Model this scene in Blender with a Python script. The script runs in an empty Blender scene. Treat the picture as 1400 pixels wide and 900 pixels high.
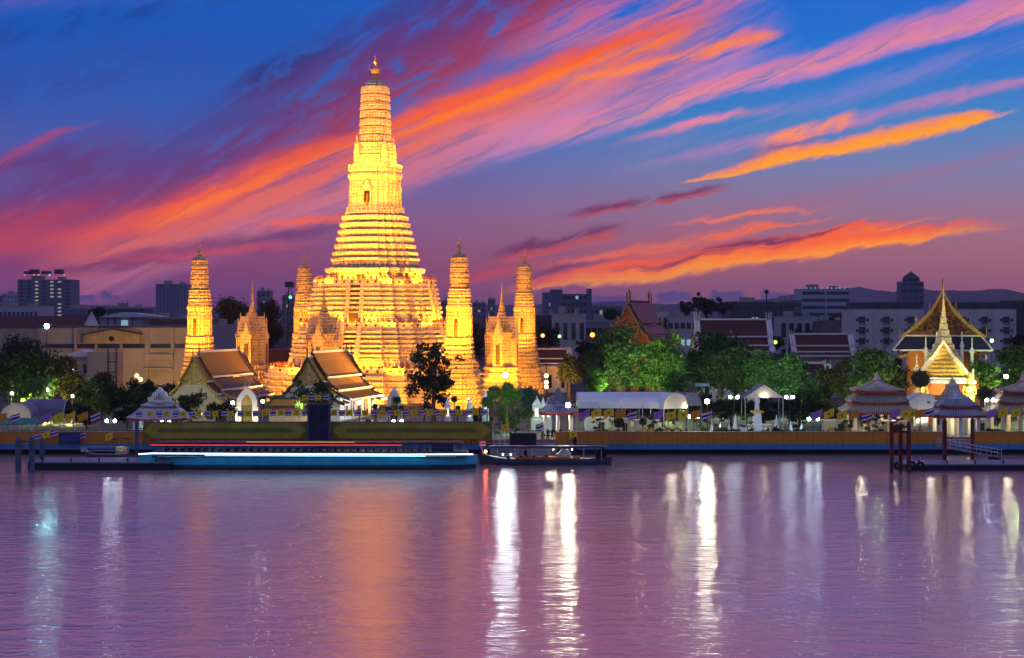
import bpy, bmesh, math, random
import numpy as np
from mathutils import Vector, Matrix

R = math.radians
SC = bpy.context.scene
COL = SC.collection
random.seed(7)

# ------------------------------------------------------------------ camera
F = 2380.0            # focal length in photo pixels (photo is 1400 wide)
CAMZ = 22.4           # height of the viewpoint above the river
HZ = 430.0            # horizon row of the photo


def X(px, Y):
    return (px - 700.0) * Y / F


def Z(py, Y):
    return CAMZ - (py - HZ) * Y / F


cd = bpy.data.cameras.new("camera")
cam = bpy.data.objects.new("camera", cd)
COL.objects.link(cam)
cam.location = (0, 0, CAMZ)
cam.rotation_euler = (R(90), 0, 0)
cd.sensor_width = 36
cd.lens = 36 * F / 1400
cd.shift_y = -20 / 1400
cd.clip_start = 1
cd.clip_end = 40000
SC.camera = cam

SC.view_settings.view_transform = 'Standard'
SC.view_settings.look = 'None'
SC.view_settings.exposure = 0
SC.view_settings.gamma = 1
SC.view_settings.use_curve_mapping = False
SC.render.engine = 'CYCLES'
SC.cycles.use_denoising = True
SC.cycles.max_bounces = 5
SC.cycles.diffuse_bounces = 2
SC.cycles.glossy_bounces = 3
SC.cycles.transparent_max_bounces = 6
SC.cycles.sample_clamp_indirect = 6
SC.cycles.use_light_tree = True


def lin(c):
    o = []
    for v in c:
        v = v / 255.0
        o.append(v / 12.92 if v <= 0.04045 else ((v + 0.055) / 1.055) ** 2.4)
    return (o[0], o[1], o[2], 1.0)


# ------------------------------------------------------------------ sky
W = bpy.data.worlds.new("World")

W.use_nodes = True
NT = W.node_tree
NT.nodes.clear()


def nd(t, tree=None, **kw):
    n = (tree or NT).nodes.new(t)
    for k, v in kw.items():
        setattr(n, k, v)
    return n


def wire(a, b, tree=None):
    (tree or NT).links.new(a, b)


def mth(op, a, b=None, c=None, tree=None, clamp=False):
    n = nd('ShaderNodeMath', tree, operation=op, use_clamp=clamp)
    for i, v in enumerate((a, b, c)):
        if v is None:
            continue
        if isinstance(v, (int, float)):
            n.inputs[i].default_value = v
        else:
            wire(v, n.inputs[i], tree)
    return n.outputs[0]


def ramp(fac, stops, tree=None, interp='LINEAR'):
    n = nd('ShaderNodeValToRGB', tree)
    cr = n.color_ramp
    cr.interpolation = interp
    while len(cr.elements) < len(stops):
        cr.elements.new(0.5)
    for e, (p, c) in zip(cr.elements, stops):
        e.position = p
        e.color = c
    if fac is not None:
        wire(fac, n.inputs[0], tree)
    return n


tc = nd('ShaderNodeTexCoord')
sep = nd('ShaderNodeSeparateXYZ')
wire(tc.outputs['Generated'], sep.inputs[0])
az = mth('ARCTAN2', sep.outputs[0], sep.outputs[1])
el = mth('ARCSINE', sep.outputs[2])
sx = mth('MULTIPLY', az, F)        # sky direction, in 1/2380 rad
sy = mth('MULTIPLY', el, F)


def comb(a, b, c):
    n = nd('ShaderNodeCombineXYZ')
    for i, v in enumerate((a, b, c)):
        if isinstance(v, (int, float)):
            n.inputs[i].default_value = v
        else:
            wire(v, n.inputs[i])
    return n.outputs[0]


def skydir(px, py):
    a = math.atan((px - 700) / F)
    e = math.atan((HZ - py) / F * math.cos(a))
    return a * F, e * F


def dotc(vec, k):
    n = nd('ShaderNodeVectorMath', operation='DOT_PRODUCT')
    wire(vec, n.inputs[0])
    n.inputs[1].default_value = k
    return n.outputs['Value']


def noise(vec, scale, detail, rough=0.55, dist=0.0, tree=None):
    n = nd('ShaderNodeTexNoise', tree)
    n.inputs['Scale'].default_value = scale
    n.inputs['Detail'].default_value = detail
    n.inputs['Roughness'].default_value = rough
    n.inputs['Distortion'].default_value = dist
    if vec is not None:
        wire(vec, n.inputs['Vector'], tree)
    return n.outputs['Fac']


P0 = comb(sx, sy, 1.0)


def rot_coords(vec, deg, along, across, z=0.0):
    c, s = math.cos(R(deg)), math.sin(R(deg))
    return comb(dotc(vec, (c / along, s / along, 0)), dotc(vec, (-s / across, c / across, 0)), z)


# gentle wind shear so that cloud edges feather
w1 = noise(rot_coords(P0, 22, 150, 46), 1.0, 4, 0.6)
w2 = noise(rot_coords(P0, 30, 60, 22, 3.1), 1.0, 5, 0.62)
wy = mth('MULTIPLY_ADD', w1, 34.0, -17.0)
wy2 = mth('MULTIPLY_ADD', w2, 20.0, -10.0)
P = comb(mth('ADD', sx, wy2), mth('ADD', sy, mth('ADD', wy, wy2)), 1.0)
fibA = noise(rot_coords(P, 24, 230, 15), 1.0, 5, 0.62, 0.4)
fibB = noise(rot_coords(P, 12, 200, 11, 5.0), 1.0, 5, 0.6, 0.4)
fibC = noise(rot_coords(P, 33, 80, 22, 9.0), 1.0, 5, 0.62, 0.5)
FIB = {'A': fibA, 'B': fibB, 'C': fibC}

facv = mth('MULTIPLY', sy, 1 / 860.0, clamp=True)


def sky_stops(rows):
    return [((HZ - y) / 860.0, lin(c)) for y, c in rows]


rl = ramp(facv, sky_stops([(430, (84, 44, 98)), (402, (104, 50, 104)), (360, (128, 60, 104)), (300, (118, 78, 132)),
                           (240, (82, 82, 156)), (150, (42, 86, 172)), (60, (14, 82, 178)), (0, (4, 88, 188)),
                           (-60, (60, 84, 172)), (-280, (160, 92, 134)), (-430, (80, 84, 136))]))
rr = ramp(facv, sky_stops([(430, (100, 62, 102)), (402, (136, 76, 102)), (350, (150, 92, 112)), (290, (140, 106, 138)),
                           (230, (108, 120, 168)), (170, (54, 126, 192)), (100, (6, 114, 204)), (0, (0, 102, 206)),
                           (-60, (60, 92, 186)), (-280, (160, 96, 136)), (-430, (80, 84, 138))]))


def mix(fac, a, b):
    n = nd('ShaderNodeMix', data_type='RGBA')
    wire(fac, n.inputs[0])
    wire(a, n.inputs[6])
    wire(b, n.inputs[7])
    return n.outputs[2]


def smooth(v, a, b, lo=0.0, hi=1.0):
    n = nd('ShaderNodeMapRange', interpolation_type='SMOOTHSTEP')
    wire(v, n.inputs[0])
    n.inputs[1].default_value = a
    n.inputs[2].default_value = b
    n.inputs[3].default_value = lo
    n.inputs[4].default_value = hi
    return n.outputs[0]


sky = mix(smooth(sx, -420, 420), rl.outputs[0], rr.outputs[0])


def streak(A, B, w, across, along, fib='A', f=(0.3, 0.62), bend=0.0, taper=None):
    """one bank of cloud: A, B its ends on the sky, w its half width, colours from its upper to its lower edge"""
    global sky
    a = np.array(skydir(*A))
    b = np.array(skydir(*B))
    d = b - a
    L = np.hypot(*d)
    d = d / L
    n = np.array((d[1], -d[0]))           # towards the lower edge
    s = dotc(P, (d[0] / L, d[1] / L, -float(a @ d) / L))
    t = dotc(P, (n[0] / w / 2, n[1] / w / 2, -float(a @ n) / w / 2 + 0.5))
    if bend:
        q = mth('MULTIPLY', s, mth('SUBTRACT', 1.0, s))
        t = mth('MULTIPLY_ADD', q, bend * 2.0 / w, t)
    if taper:
        tp = ramp(s, [(k, (v, v, v, v)) for k, v in taper], interp='EASE').outputs[1]
        t = mth('ADD', mth('DIVIDE', mth('SUBTRACT', t, 0.5), tp), 0.5)
    rt = ramp(t, [((k + 1) / 2, lin(c)[:3] + (al,)) for k, c, al in across], interp='EASE')
    rs = ramp(s, [(k, (v, v, v, v)) for k, v in along], interp='EASE')
    m = mth('MULTIPLY', rt.outputs[1], rs.outputs[1])
    if f:
        m = mth('MULTIPLY', m, smooth(FIB[fib], f[0], f[1]))
    sky = mix(m, sky, rt.outputs[0])


DK = (96, 42, 104)
# left side, high and faint, then low and soft
streak((-60, 150), (330, 40), 60, [(-1, (30, 80, 170), 0), (0, (44, 62, 146), .6), (1, (70, 78, 160), 0)], [(0, .8), (.5, .9), (1, 0)], 'C', (.4, .66))
streak((-60, 60), (420, -30), 40, [(-1, (10, 70, 160), 0), (0, (10, 56, 138), .6), (1, (30, 84, 176), 0)], [(0, .8), (.5, .9), (1, 0)], 'C', (.42, .66))
streak((-80, 370), (240, 170), 74, [(-1, (70, 56, 136), 0), (-.2, (98, 48, 114), .9), (.5, (122, 50, 104), .9), (1, (150, 60, 100), 0)], [(0, 1), (.6, .9), (1, 0)], 'C', (.2, .55))
streak((-60, 268), (158, 160), 17, [(-1, (110, 66, 140), 0), (0, (158, 66, 116), .9), (1, (124, 52, 112), 0)], [(0, .8), (.6, 1), (1, 0)], 'A', (.25, .55), 14, [(0, 1.6), (1, .3)])
streak((-80, 330), (330, 262), 50, [(-1, (140, 54, 104), 0), (-.2, (166, 54, 84), .9), (.4, (184, 62, 82), .9), (1, (140, 60, 110), 0)], [(0, 1), (.55, .85), (1, 0)], 'A', (.2, .55))
streak((-60, 242), (150, 205), 30, [(-1, (90, 60, 140), 0), (0, (96, 46, 112), .8), (1, (120, 50, 104), 0)], [(0, .9), (.6, .8), (1, 0)], 'C', (.3, .55))
# the great bank: purple back, glowing under side
streak((90, 345), (800, -70), 100, [(-1, (40, 52, 134), 0), (-.55, (74, 48, 120), .6), (-.1, (108, 42, 100), .92), (.4, (150, 52, 88), .95), (1, (200, 80, 90), 0)], [(0, 0), (.18, .75), (.5, 1), (1, 1)], 'C', (.27, .56))
streak((20, 392), (1060, 12), 66, [(-1, (190, 64, 84), 0), (-.45, (226, 84, 66), .9), (0, (226, 104, 88), .95), (.5, (204, 112, 134), .85), (1, (160, 110, 160), 0)], [(0, 0), (.12, .8), (.5, 1), (.8, .9), (1, 0)], 'A', (.2, .55), bend=-4)
streak((150, 316), (1010, 10), 24, [(-1, (220, 74, 62), 0), (-.1, (246, 92, 40), 1), (.4, (255, 118, 24), 1), (1, (240, 116, 84), 0)], [(0, 0), (.12, .8), (.35, .6), (.55, 1), (.85, 1), (1, 0)], 'A', (.24, .52), bend=10)
streak((285, 140), (500, 40), 34, [(-1, (24, 46, 126), 0), (-.1, (38, 42, 112), .9), (.5, (74, 44, 112), .85), (1, (110, 50, 110), 0)], [(0, 0), (.4, .9), (1, .3)], 'C', (.38, .58))
streak((430, 120), (740, -50), 52, [(-1, (50, 60, 150), 0), (0, (92, 50, 122), .9), (1, (140, 54, 104), 0)], [(0, 0), (.4, .9), (1, 1)], 'C', (.32, .56))
streak((560, 228), (1100, 34), 46, [(-1, (226, 120, 130), 0), (-.3, (216, 122, 150), .8), (.4, (182, 126, 192), .75), (1, (140, 126, 204), 0)], [(0, 0), (.25, .9), (.8, .9), (1, 0)], 'A', (.38, .58))
streak((640, 66), (1120, -50), 40, [(-1, (150, 80, 170), 0), (-.2, (206, 98, 140), .85), (.5, (236, 112, 108), .85), (1, (220, 120, 150), 0)], [(0, 0), (.4, .9), (.8, .8), (1, 0)], 'A', (.34, .6))
streak((700, 130), (1078, 38), 13, [(-1, (236, 110, 100), 0), (0, (252, 128, 70), 1), (1, (230, 120, 130), 0)], [(0, 0), (.3, 1), (.9, .9), (1, 0)], 'A', (.2, .5))
# right: pink and lilac streamers
streak((650, 206), (1440, -12), 30, [(-1, (150, 124, 206), 0), (-.2, (232, 126, 150), .95), (.3, (242, 136, 136), 1), (.6, (206, 128, 184), .8), (1, (140, 126, 200), 0)], [(0, 0), (.2, .6), (.5, 1), (1, .95)], 'A', (.26, .54), 0, [(0, 1.1), (.5, .8), (1, 1.1)])
streak((960, 130), (1440, -20), 30, [(-1, (120, 110, 205), 0), (0, (176, 120, 194), .8), (1, (160, 124, 190), 0)], [(0, 0), (.5, .8), (1, .9)], 'A', (.4, .6))
streak((780, 232), (1440, 46), 22, [(-1, (90, 120, 200), 0), (0, (140, 126, 196), .7), (1, (110, 124, 195), 0)], [(0, 0), (.4, .9), (.8, .8), (1, .5)], 'A', (.35, .6))
streak((820, 200), (1095, 138), 9, [(-1, (200, 126, 180), 0), (0, (232, 130, 152), .95), (1, (200, 126, 170), 0)], [(0, 0), (.5, 1), (1, 0)], 'A', (.2, .45))
streak((800, 246), (1440, 100), 13, [(-1, (130, 124, 190), 0), (-.1, (184, 122, 176), .85), (1, (130, 120, 180), 0)], [(0, 0), (.4, .9), (.9, 1), (1, .9)], 'B', (.2, .5))
streak((1020, 205), (1180, 155), 15, [(-1, (240, 120, 120), 0), (0, (252, 140, 90), 1), (.6, (232, 126, 120), .9), (1, (180, 110, 150), 0)], [(0, 0), (.35, 1), (.8, .9), (1, 0)], 'C', (.3, .5))
streak((980, 228), (1160, 186), 13, [(-1, (150, 90, 150), 0), (0, (132, 70, 124), .85), (1, (190, 100, 110), 0)], [(0, 0), (.5, .9), (1, 0)], 'C', (.32, .55))
streak((925, 249), (1405, 150), 17, [(-1, (230, 120, 120), 0), (-.3, (250, 138, 70), .9), (.2, (255, 152, 22), 1), (.42, (255, 158, 16), .95), (1, (236, 130, 96), 0)], [(0, 0), (.05, .8), (.3, 1), (.85, 1), (1, 0)], 'B', (.12, .4), 5, [(0, .12), (.3, .8), (.7, 1.1), (1, .25)])
# dark wisps low over the middle
streak((740, 303), (1010, 250), 11, [(-1, (130, 60, 100), 0), (0, (112, 48, 90), .95), (.6, (170, 70, 80), .8), (1, (200, 90, 90), 0)], [(0, 0), (.3, 1), (.8, 1), (1, 0)], 'C', (.32, .52))
streak((650, 356), (865, 312), 13, [(-1, (110, 46, 92), 0), (-.2, (98, 40, 88), .95), (.5, (190, 70, 70), .8), (1, (220, 90, 80), 0)], [(0, 0), (.3, 1), (.8, .9), (1, 0)], 'C', (.3, .5))
streak((560, 400), (780, 350), 18, [(-1, (150, 50, 90), 0), (0, (196, 64, 74), .8), (1, (180, 70, 90), 0)], [(0, 0), (.5, .9), (1, .2)], 'B', (.25, .5))
streak((10, 384), (500, 306), 20, [(-1, (120, 46, 96), 0), (0, (104, 44, 98), .95), (1, (124, 52, 104), 0)], [(0, .3), (.3, 1), (.8, .8), (1, 0)], 'B', (.25, .5), 0, [(0, .6), (.4, 1.2), (1, .4)])
streak((60, 366), (500, 326), 11, [(-1, (190, 70, 90), 0), (0, (190, 70, 92), .9), (1, (150, 60, 100), 0)], [(0, 0), (.5, 1), (1, 0)], 'B', (.25, .5))
streak((325, 312), (500, 298), 12, [(-1, (220, 90, 86), 0), (0, (236, 94, 72), .95), (1, (190, 80, 96), 0)], [(0, 0), (.5, 1), (.85, .8), (1, 0)], 'B', (.2, .45))
streak((420, 372), (560, 358), 9, [(-1, (150, 60, 100), 0), (0, (110, 46, 100), .7), (1, (150, 60, 100), 0)], [(0, 0), (.5, 1), (1, 0)], 'B', (.2, .45))
streak((880, 314), (1190, 273), 6, [(-1, (220, 108, 96), 0), (0, (232, 114, 86), .95), (1, (200, 100, 100), 0)], [(0, 0), (.4, 1), (1, 0)], 'B', (.25, .5), 0, [(0, .4), (.5, 1.2), (1, .3)])
streak((700, 372), (1180, 288), 13, [(-1, (210, 90, 86), 0), (0, (236, 104, 62), .95), (1, (190, 80, 90), 0)], [(0, 0), (.3, .9), (.75, 1), (1, 0)], 'B', (.28, .52), 0, [(0, .5), (.5, 1.2), (1, .2)])
streak((740, 384), (1310, 292), 12, [(-1, (220, 70, 56), 0), (-.2, (244, 92, 32), .95), (.4, (255, 122, 14), 1), (1, (200, 80, 70), 0)], [(0, 0), (.3, .9), (.8, 1), (1, 0)], 'B', (.2, .46), 0, [(0, .6), (.6, 1.2), (1, .3)])
streak((670, 400), (1420, 304), 19, [(-1, (226, 70, 50), 0), (-.35, (246, 92, 34), .95), (.2, (255, 124, 14), 1), (.48, (255, 148, 12), .95), (1, (214, 104, 90), 0)], [(0, 0), (.1, .8), (.3, 1), (.75, 1), (1, 0)], 'B', (.14, .42), 9, [(0, .5), (.35, 1.25), (.8, .8), (1, .2)])
streak((760, 382), (1090, 330), 6, [(-1, (130, 46, 76), 0), (0, (104, 40, 84), .9), (1, (160, 54, 66), 0)], [(0, 0), (.4, 1), (.8, .9), (1, 0)], 'B', (.34, .5), 0, [(0, .4), (.5, 1.4), (1, .2)])
streak((900, 352), (1180, 311), 7, [(-1, (120, 44, 80), 0), (0, (92, 36, 86), .95), (1, (150, 50, 70), 0)], [(0, 0), (.4, 1), (.8, .9), (1, 0)], 'B', (.26, .44), 0, [(0, .3), (.5, 1.3), (1, .3)])
streak((690, 384), (860, 352), 8, [(-1, (150, 50, 80), 0), (0, (120, 44, 86), .85), (1, (170, 60, 70), 0)], [(0, 0), (.4, 1), (1, 0)], 'B', (.3, .5))
for cx_, cy_, hw, hh in ((836, 410, 32, 8), (921, 405, 27, 9), (993, 405, 26, 9), (1062, 404, 24, 9), (114, 407, 14, 5), (150, 404, 16, 4)):
    streak((cx_ - hw, cy_), (cx_ + hw, cy_), hh * 1.25, [(-1, (80, 58, 112), 0), (-.5, (66, 52, 112), 1), (.7, (74, 56, 114), 1), (1, (110, 64, 106), 0)], [(0, 0), (.18, 1), (.82, 1), (1, 0)], 'B', None)
# more of the same above the frame, seen only by the water and the land
streak((-1500, -120), (2600, -640), 150, [(-1, (120, 60, 120), 0), (-.2, (214, 104, 120), .8), (.4, (222, 116, 120), .85), (1, (150, 90, 150), 0)], [(0, .5), (.5, 1), (1, .6)], 'A', (.25, .6))
streak((-1500, -480), (2600, -960), 200, [(-1, (100, 60, 120), 0), (0, (206, 108, 128), .9), (1, (120, 70, 140), 0)], [(0, .7), (.5, 1), (1, .7)], 'A', (.2, .6))

below = smooth(sy, -8, 0)
ground_glow = nd('ShaderNodeRGB')
ground_glow.outputs[0].default_value = lin((56, 36, 60))
sky = mix(below, ground_glow.outputs[0], sky)
east = nd('ShaderNodeRGB')
east.outputs[0].default_value = lin((84, 88, 128))
sky = mix(smooth(sep.outputs[1], 0.5, -0.3), sky, east.outputs[0])
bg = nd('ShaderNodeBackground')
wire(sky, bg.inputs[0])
# sky overhead and behind is boosted beyond dusk, as added fill light
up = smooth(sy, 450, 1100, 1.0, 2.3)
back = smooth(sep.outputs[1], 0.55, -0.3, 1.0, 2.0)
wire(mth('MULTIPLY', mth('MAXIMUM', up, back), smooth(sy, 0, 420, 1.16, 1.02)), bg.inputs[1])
SUN_EL, SUN_AZ = R(2.0), R(30.0)                  # just gone, behind the temple to the right
nish = nd('ShaderNodeTexSky', sky_type='NISHITA', sun_disc=False, sun_elevation=SUN_EL, sun_rotation=SUN_AZ)
bg2 = nd('ShaderNodeBackground')
wire(nish.outputs[0], bg2.inputs[0])
bg2.inputs[1].default_value = 0.003
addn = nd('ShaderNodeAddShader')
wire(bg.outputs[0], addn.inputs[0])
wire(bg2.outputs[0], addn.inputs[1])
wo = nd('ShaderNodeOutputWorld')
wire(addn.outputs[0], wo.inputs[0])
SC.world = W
W.cycles.sampling_method = 'MANUAL'
W.cycles.sample_map_resolution = 512

sl = bpy.data.lights.new("sun", 'SUN')
sl.energy = 0.06
sl.angle = R(12)
sl.color = (1.0, 0.55, 0.4)
so = bpy.data.objects.new("sun", sl)
COL.objects.link(so)
so.rotation_euler = (R(90) - SUN_EL, 0, R(180) - SUN_AZ)

#@@SPLIT@@
# ------------------------------------------------------------------ helpers


class MB:
    """collects shapes and links them as one mesh object"""

    def __init__(s):
        s.v, s.f, s.m = [], [], []
        s.cur = 0

    def add(s, vs, fs, mi=None):
        o = len(s.v)
        s.v.extend([tuple(p) for p in vs])
        s.f.extend([tuple(i + o for i in f) for f in fs])
        s.m.extend([s.cur if mi is None else mi] * len(fs))
        return s

    def box(s, cx, cy, z0, lx, ly, lz, rz=0.0, mi=None, taper=1.0):
        c, sn = math.cos(rz), math.sin(rz)
        vs = []
        for k, zz in ((1.0, z0), (taper, z0 + lz)):
            for a, b in ((-1, -1), (1, -1), (1, 1), (-1, 1)):
                x, y = a * lx / 2 * k, b * ly / 2 * k
                vs.append((cx + x * c - y * sn, cy + x * sn + y * c, zz))
        return s.add(vs, [(3, 2, 1, 0), (4, 5, 6, 7), (0, 1, 5, 4), (1, 2, 6, 5), (2, 3, 7, 6), (3, 0, 4, 7)], mi)

    def hexa(s, vs, mi=None):
        return s.add(vs, [(3, 2, 1, 0), (4, 5, 6, 7), (0, 1, 5, 4), (1, 2, 6, 5), (2, 3, 7, 6), (3, 0, 4, 7)], mi)

    def loft(s, rings, mi=None, cap=True):
        n = len(rings[0])
        vs = [p for r in rings for p in r]
        fs = []
        for k in range(len(rings) - 1):
            for i in range(n):
                j = (i + 1) % n
                fs.append((k * n + i, k * n + j, (k + 1) * n + j, (k + 1) * n + i))
        if cap:
            fs.append(tuple(reversed(range(n))))
            fs.append(tuple(range((len(rings) - 1) * n, len(rings) * n)))
        return s.add(vs, fs, mi)

    def lathe(s, prof, n=12, cx=0.0, cy=0.0, z=0.0, mi=None):
        return s.loft([[(cx + r * math.cos(2 * math.pi * i / n), cy + r * math.sin(2 * math.pi * i / n), z + h) for i in range(n)]
                       for r, h in prof], mi)

    def tube(s, p0, p1, r0, r1=None, n=6, mi=None):
        r1 = r0 if r1 is None else r1
        a, b = Vector(p0), Vector(p1)
        d = (b - a).normalized()
        u = d.orthogonal().normalized()
        w = d.cross(u)
        ring = lambda c, r: [tuple(c + u * (r * math.cos(2 * math.pi * i / n)) + w * (r * math.sin(2 * math.pi * i / n))) for i in range(n)]
        return s.loft([ring(a, r0), ring(b, r1)], mi)

    def path(s, pts, r, n=6, mi=None):
        for a, b in zip(pts[:-1], pts[1:]):
            s.tube(a, b, r, r, n, mi)
        return s

    def ball(s, c, r, sz=1.0, nu=10, nv=6, mi=None):
        prof = [(max(1e-3, r * math.sin(math.pi * k / nv)), -r * sz * math.cos(math.pi * k / nv)) for k in range(nv + 1)]
        return s.lathe(prof, nu, c[0], c[1], c[2], mi)

    def poly_xz(s, pts, y0, y1, mi=None):
        """outline in x-z extruded along y"""
        return s.loft([[(x, y0, z) for x, z in pts], [(x, y1, z) for x, z in pts]], mi)

    def poly_yz(s, pts, x0, x1, mi=None):
        return s.loft([[(x0, y, z) for y, z in pts], [(x1, y, z) for y, z in pts]], mi)

    def poly_xy(s, pts, z0, z1, mi=None):
        return s.loft([[(x, y, z0) for x, y in pts], [(x, y, z1) for x, y in pts]], mi)

    def build(s, name, mats, parent=None, loc=None, smooth=False, fix=True):
        me = bpy.data.meshes.new(name)
        me.from_pydata(s.v, [], s.f)
        for m in (mats if isinstance(mats, (list, tuple)) else [mats]):
            me.materials.append(m)
        if len(me.materials) > 1:
            me.polygons.foreach_set('material_index', s.m)
        if smooth:
            me.polygons.foreach_set('use_smooth', [True] * len(s.f))
        if fix and len(s.f) < 60000:
            b = bmesh.new()
            b.from_mesh(me)
            bmesh.ops.recalc_face_normals(b, faces=b.faces)
            b.to_mesh(me)
            b.free()
        o = bpy.data.objects.new(name, me)
        COL.objects.link(o)
        if parent is not None:
            o.parent = parent
        if loc is not None:
            o.location = loc
        return o


def tag(o, label=None, cat=None, group=None, kind=None):
    if label:
        o['label'] = label
    if cat:
        o['category'] = cat
    if group:
        o['group'] = group
    if kind:
        o['kind'] = kind
    return o


def thing(name, label, cat, loc=(0, 0, 0), rz=0.0, group=None):
    o = bpy.data.objects.new(name, None)
    o.empty_display_size = 0.5
    COL.objects.link(o)
    o.location = loc
    o.rotation_euler = (0, 0, rz)
    return tag(o, label, cat, group)


def structure(name, mb, m, label=None):
    o = mb.build(name, m)
    return tag(o, label, None, None, 'structure')


KIDS = {}


def kids(o):
    return [c for c in o.children]


def copy_tree(o, parent=None, label=None, loc=None, rz=None, scale=None, group=None):
    c = o.copy()
    COL.objects.link(c)
    c.parent = parent
    if label:
        c['label'] = label
    if group:
        c['group'] = group
    if loc is not None:
        c.location = loc
    if rz is not None:
        c.rotation_euler = (0, 0, rz)
    if scale is not None:
        c.scale = (scale,) * 3 if isinstance(scale, (int, float)) else scale
    for ch in o.children:
        copy_tree(ch, c)
    return c


ORD = ['first', 'second', 'third', 'fourth', 'fifth', 'sixth', 'seventh', 'eighth', 'ninth', 'tenth', 'eleventh', 'twelfth', 'thirteenth', 'fourteenth']

# ------------------------------------------------------------------ materials
MATS = {}


def mat(name, c, rough=0.75, var=0.25, scale=0.6, bump=0.0, bscale=3.0, metal=0.0, emit=None, estr=0.0, spec=0.3, alpha=None):
    if name in MATS:
        return MATS[name]
    m = bpy.data.materials.new(name)
    m.use_nodes = True
    t = m.node_tree
    b = t.nodes['Principled BSDF']
    b.inputs['Roughness'].default_value = rough
    b.inputs['Metallic'].default_value = metal
    b.inputs['Specular IOR Level'].default_value = spec
    co = nd('ShaderNodeTexCoord', t)
    if var > 0:
        f = noise(co.outputs['Object'], scale, 4, 0.6, tree=t)
        lo = tuple(v * (1 - var) for v in c) + (1,)
        hi = tuple(min(1, v * (1 + var)) for v in c) + (1,)
        r = ramp(f, [(0.3, lo), (0.7, hi)], t)
        wire(r.outputs[0], b.inputs['Base Color'], t)
    else:
        b.inputs['Base Color'].default_value = tuple(c) + (1,)
    if bump > 0:
        f2 = noise(co.outputs['Object'], bscale, 3, 0.6, tree=t)
        bn = nd('ShaderNodeBump', t)
        bn.inputs['Strength'].default_value = 1.0
        bn.inputs['Distance'].default_value = bump
        wire(f2, bn.inputs['Height'], t)
        wire(bn.outputs[0], b.inputs['Normal'], t)
    if emit:
        b.inputs['Emission Color'].default_value = tuple(emit) + (1,)
        b.inputs['Emission Strength'].default_value = estr
    MATS[name] = m
    return m


def s3(*c):
    return lin(c)[:3]


def banded(name, c1, c2, period, axis='Z', rough=0.7, thick=0.5, bump=0.03, spec=0.3):
    """surface with courses (tiles, boards, sheeting) along one object axis"""
    if name in MATS:
        return MATS[name]
    m = bpy.data.materials.new(name)
    m.use_nodes = True
    t = m.node_tree
    b = t.nodes['Principled BSDF']
    b.inputs['Roughness'].default_value = rough
    b.inputs['Specular IOR Level'].default_value = spec
    co = nd('ShaderNodeTexCoord', t)
    sp = nd('ShaderNodeSeparateXYZ', t)
    wire(co.outputs['Object'], sp.inputs[0], t)
    a = sp.outputs['XYZ'.index(axis)]
    fr = mth('FRACT', mth('DIVIDE', a, period, tree=t), tree=t)
    tri = mth('ABSOLUTE', mth('SUBTRACT', fr, 0.5, tree=t), tree=t)
    nz = noise(co.outputs['Object'], 0.7, 5, 0.65, tree=t)
    f = mth('MULTIPLY_ADD', nz, 0.6, mth('MULTIPLY_ADD', tri, 1.2, -0.35, tree=t), tree=t, clamp=True)
    r = ramp(f, [(max(0.0, thick - 0.3), tuple(c1) + (1,)), (min(1.0, thick + 0.3), tuple(c2) + (1,))], t)
    wire(r.outputs[0], b.inputs['Base Color'], t)
    bn = nd('ShaderNodeBump', t)
    bn.inputs['Distance'].default_value = bump
    wire(tri, bn.inputs['Height'], t)
    wire(bn.outputs[0], b.inputs['Normal'], t)
    MATS[name] = m
    return m


def porcelain(name, c, dark=(0.20, 0.11, 0.05)):
    """stucco set with broken porcelain: rows of rosettes with darker joints"""
    m = bpy.data.materials.new(name)
    m.use_nodes = True
    t = m.node_tree
    b = t.nodes['Principled BSDF']
    b.inputs['Roughness'].default_value = 0.6
    b.inputs['Specular IOR Level'].default_value = 0.35
    co = nd('ShaderNodeTexCoord', t)
    mp = nd('ShaderNodeMapping', t)
    mp.inputs['Scale'].default_value = (1.5, 1.5, 1.9)
    wire(co.outputs['Object'], mp.inputs[0], t)
    vo = nd('ShaderNodeTexVoronoi', t)
    vo.inputs['Scale'].default_value = 1.0
    vo.inputs['Randomness'].default_value = 0.45
    wire(mp.outputs[0], vo.inputs['Vector'], t)
    sp = nd('ShaderNodeSeparateXYZ', t)
    wire(co.outputs['Object'], sp.inputs[0], t)
    fr = mth('FRACT', mth('MULTIPLY', sp.outputs[2], 1.35, tree=t), tree=t)
    tri = mth('ABSOLUTE', mth('SUBTRACT', fr, 0.5, tree=t), tree=t)
    big = noise(co.outputs['Object'], 0.35, 5, 0.65, tree=t)
    h = mth('ADD', mth('MULTIPLY', vo.outputs['Distance'], 0.85, tree=t), mth('MULTIPLY', tri, 0.55, tree=t), tree=t)
    f = mth('ADD', h, mth('MULTIPLY_ADD', big, 0.5, -0.25, tree=t), tree=t)
    mid = tuple(v * 0.8 for v in c)
    r = ramp(f, [(0.25, tuple(c) + (1,)), (0.62, mid + (1,)), (0.9, tuple(dark) + (1,))], t)
    wire(r.outputs[0], b.inputs['Base Color'], t)
    bn = nd('ShaderNodeBump', t)
    bn.inputs['Distance'].default_value = 0.12
    bn.inputs['Strength'].default_value = 0.9
    bn.invert = True
    wire(h, bn.inputs['Height'], t)
    wire(bn.outputs[0], b.inputs['Normal'], t)
    return m


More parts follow.
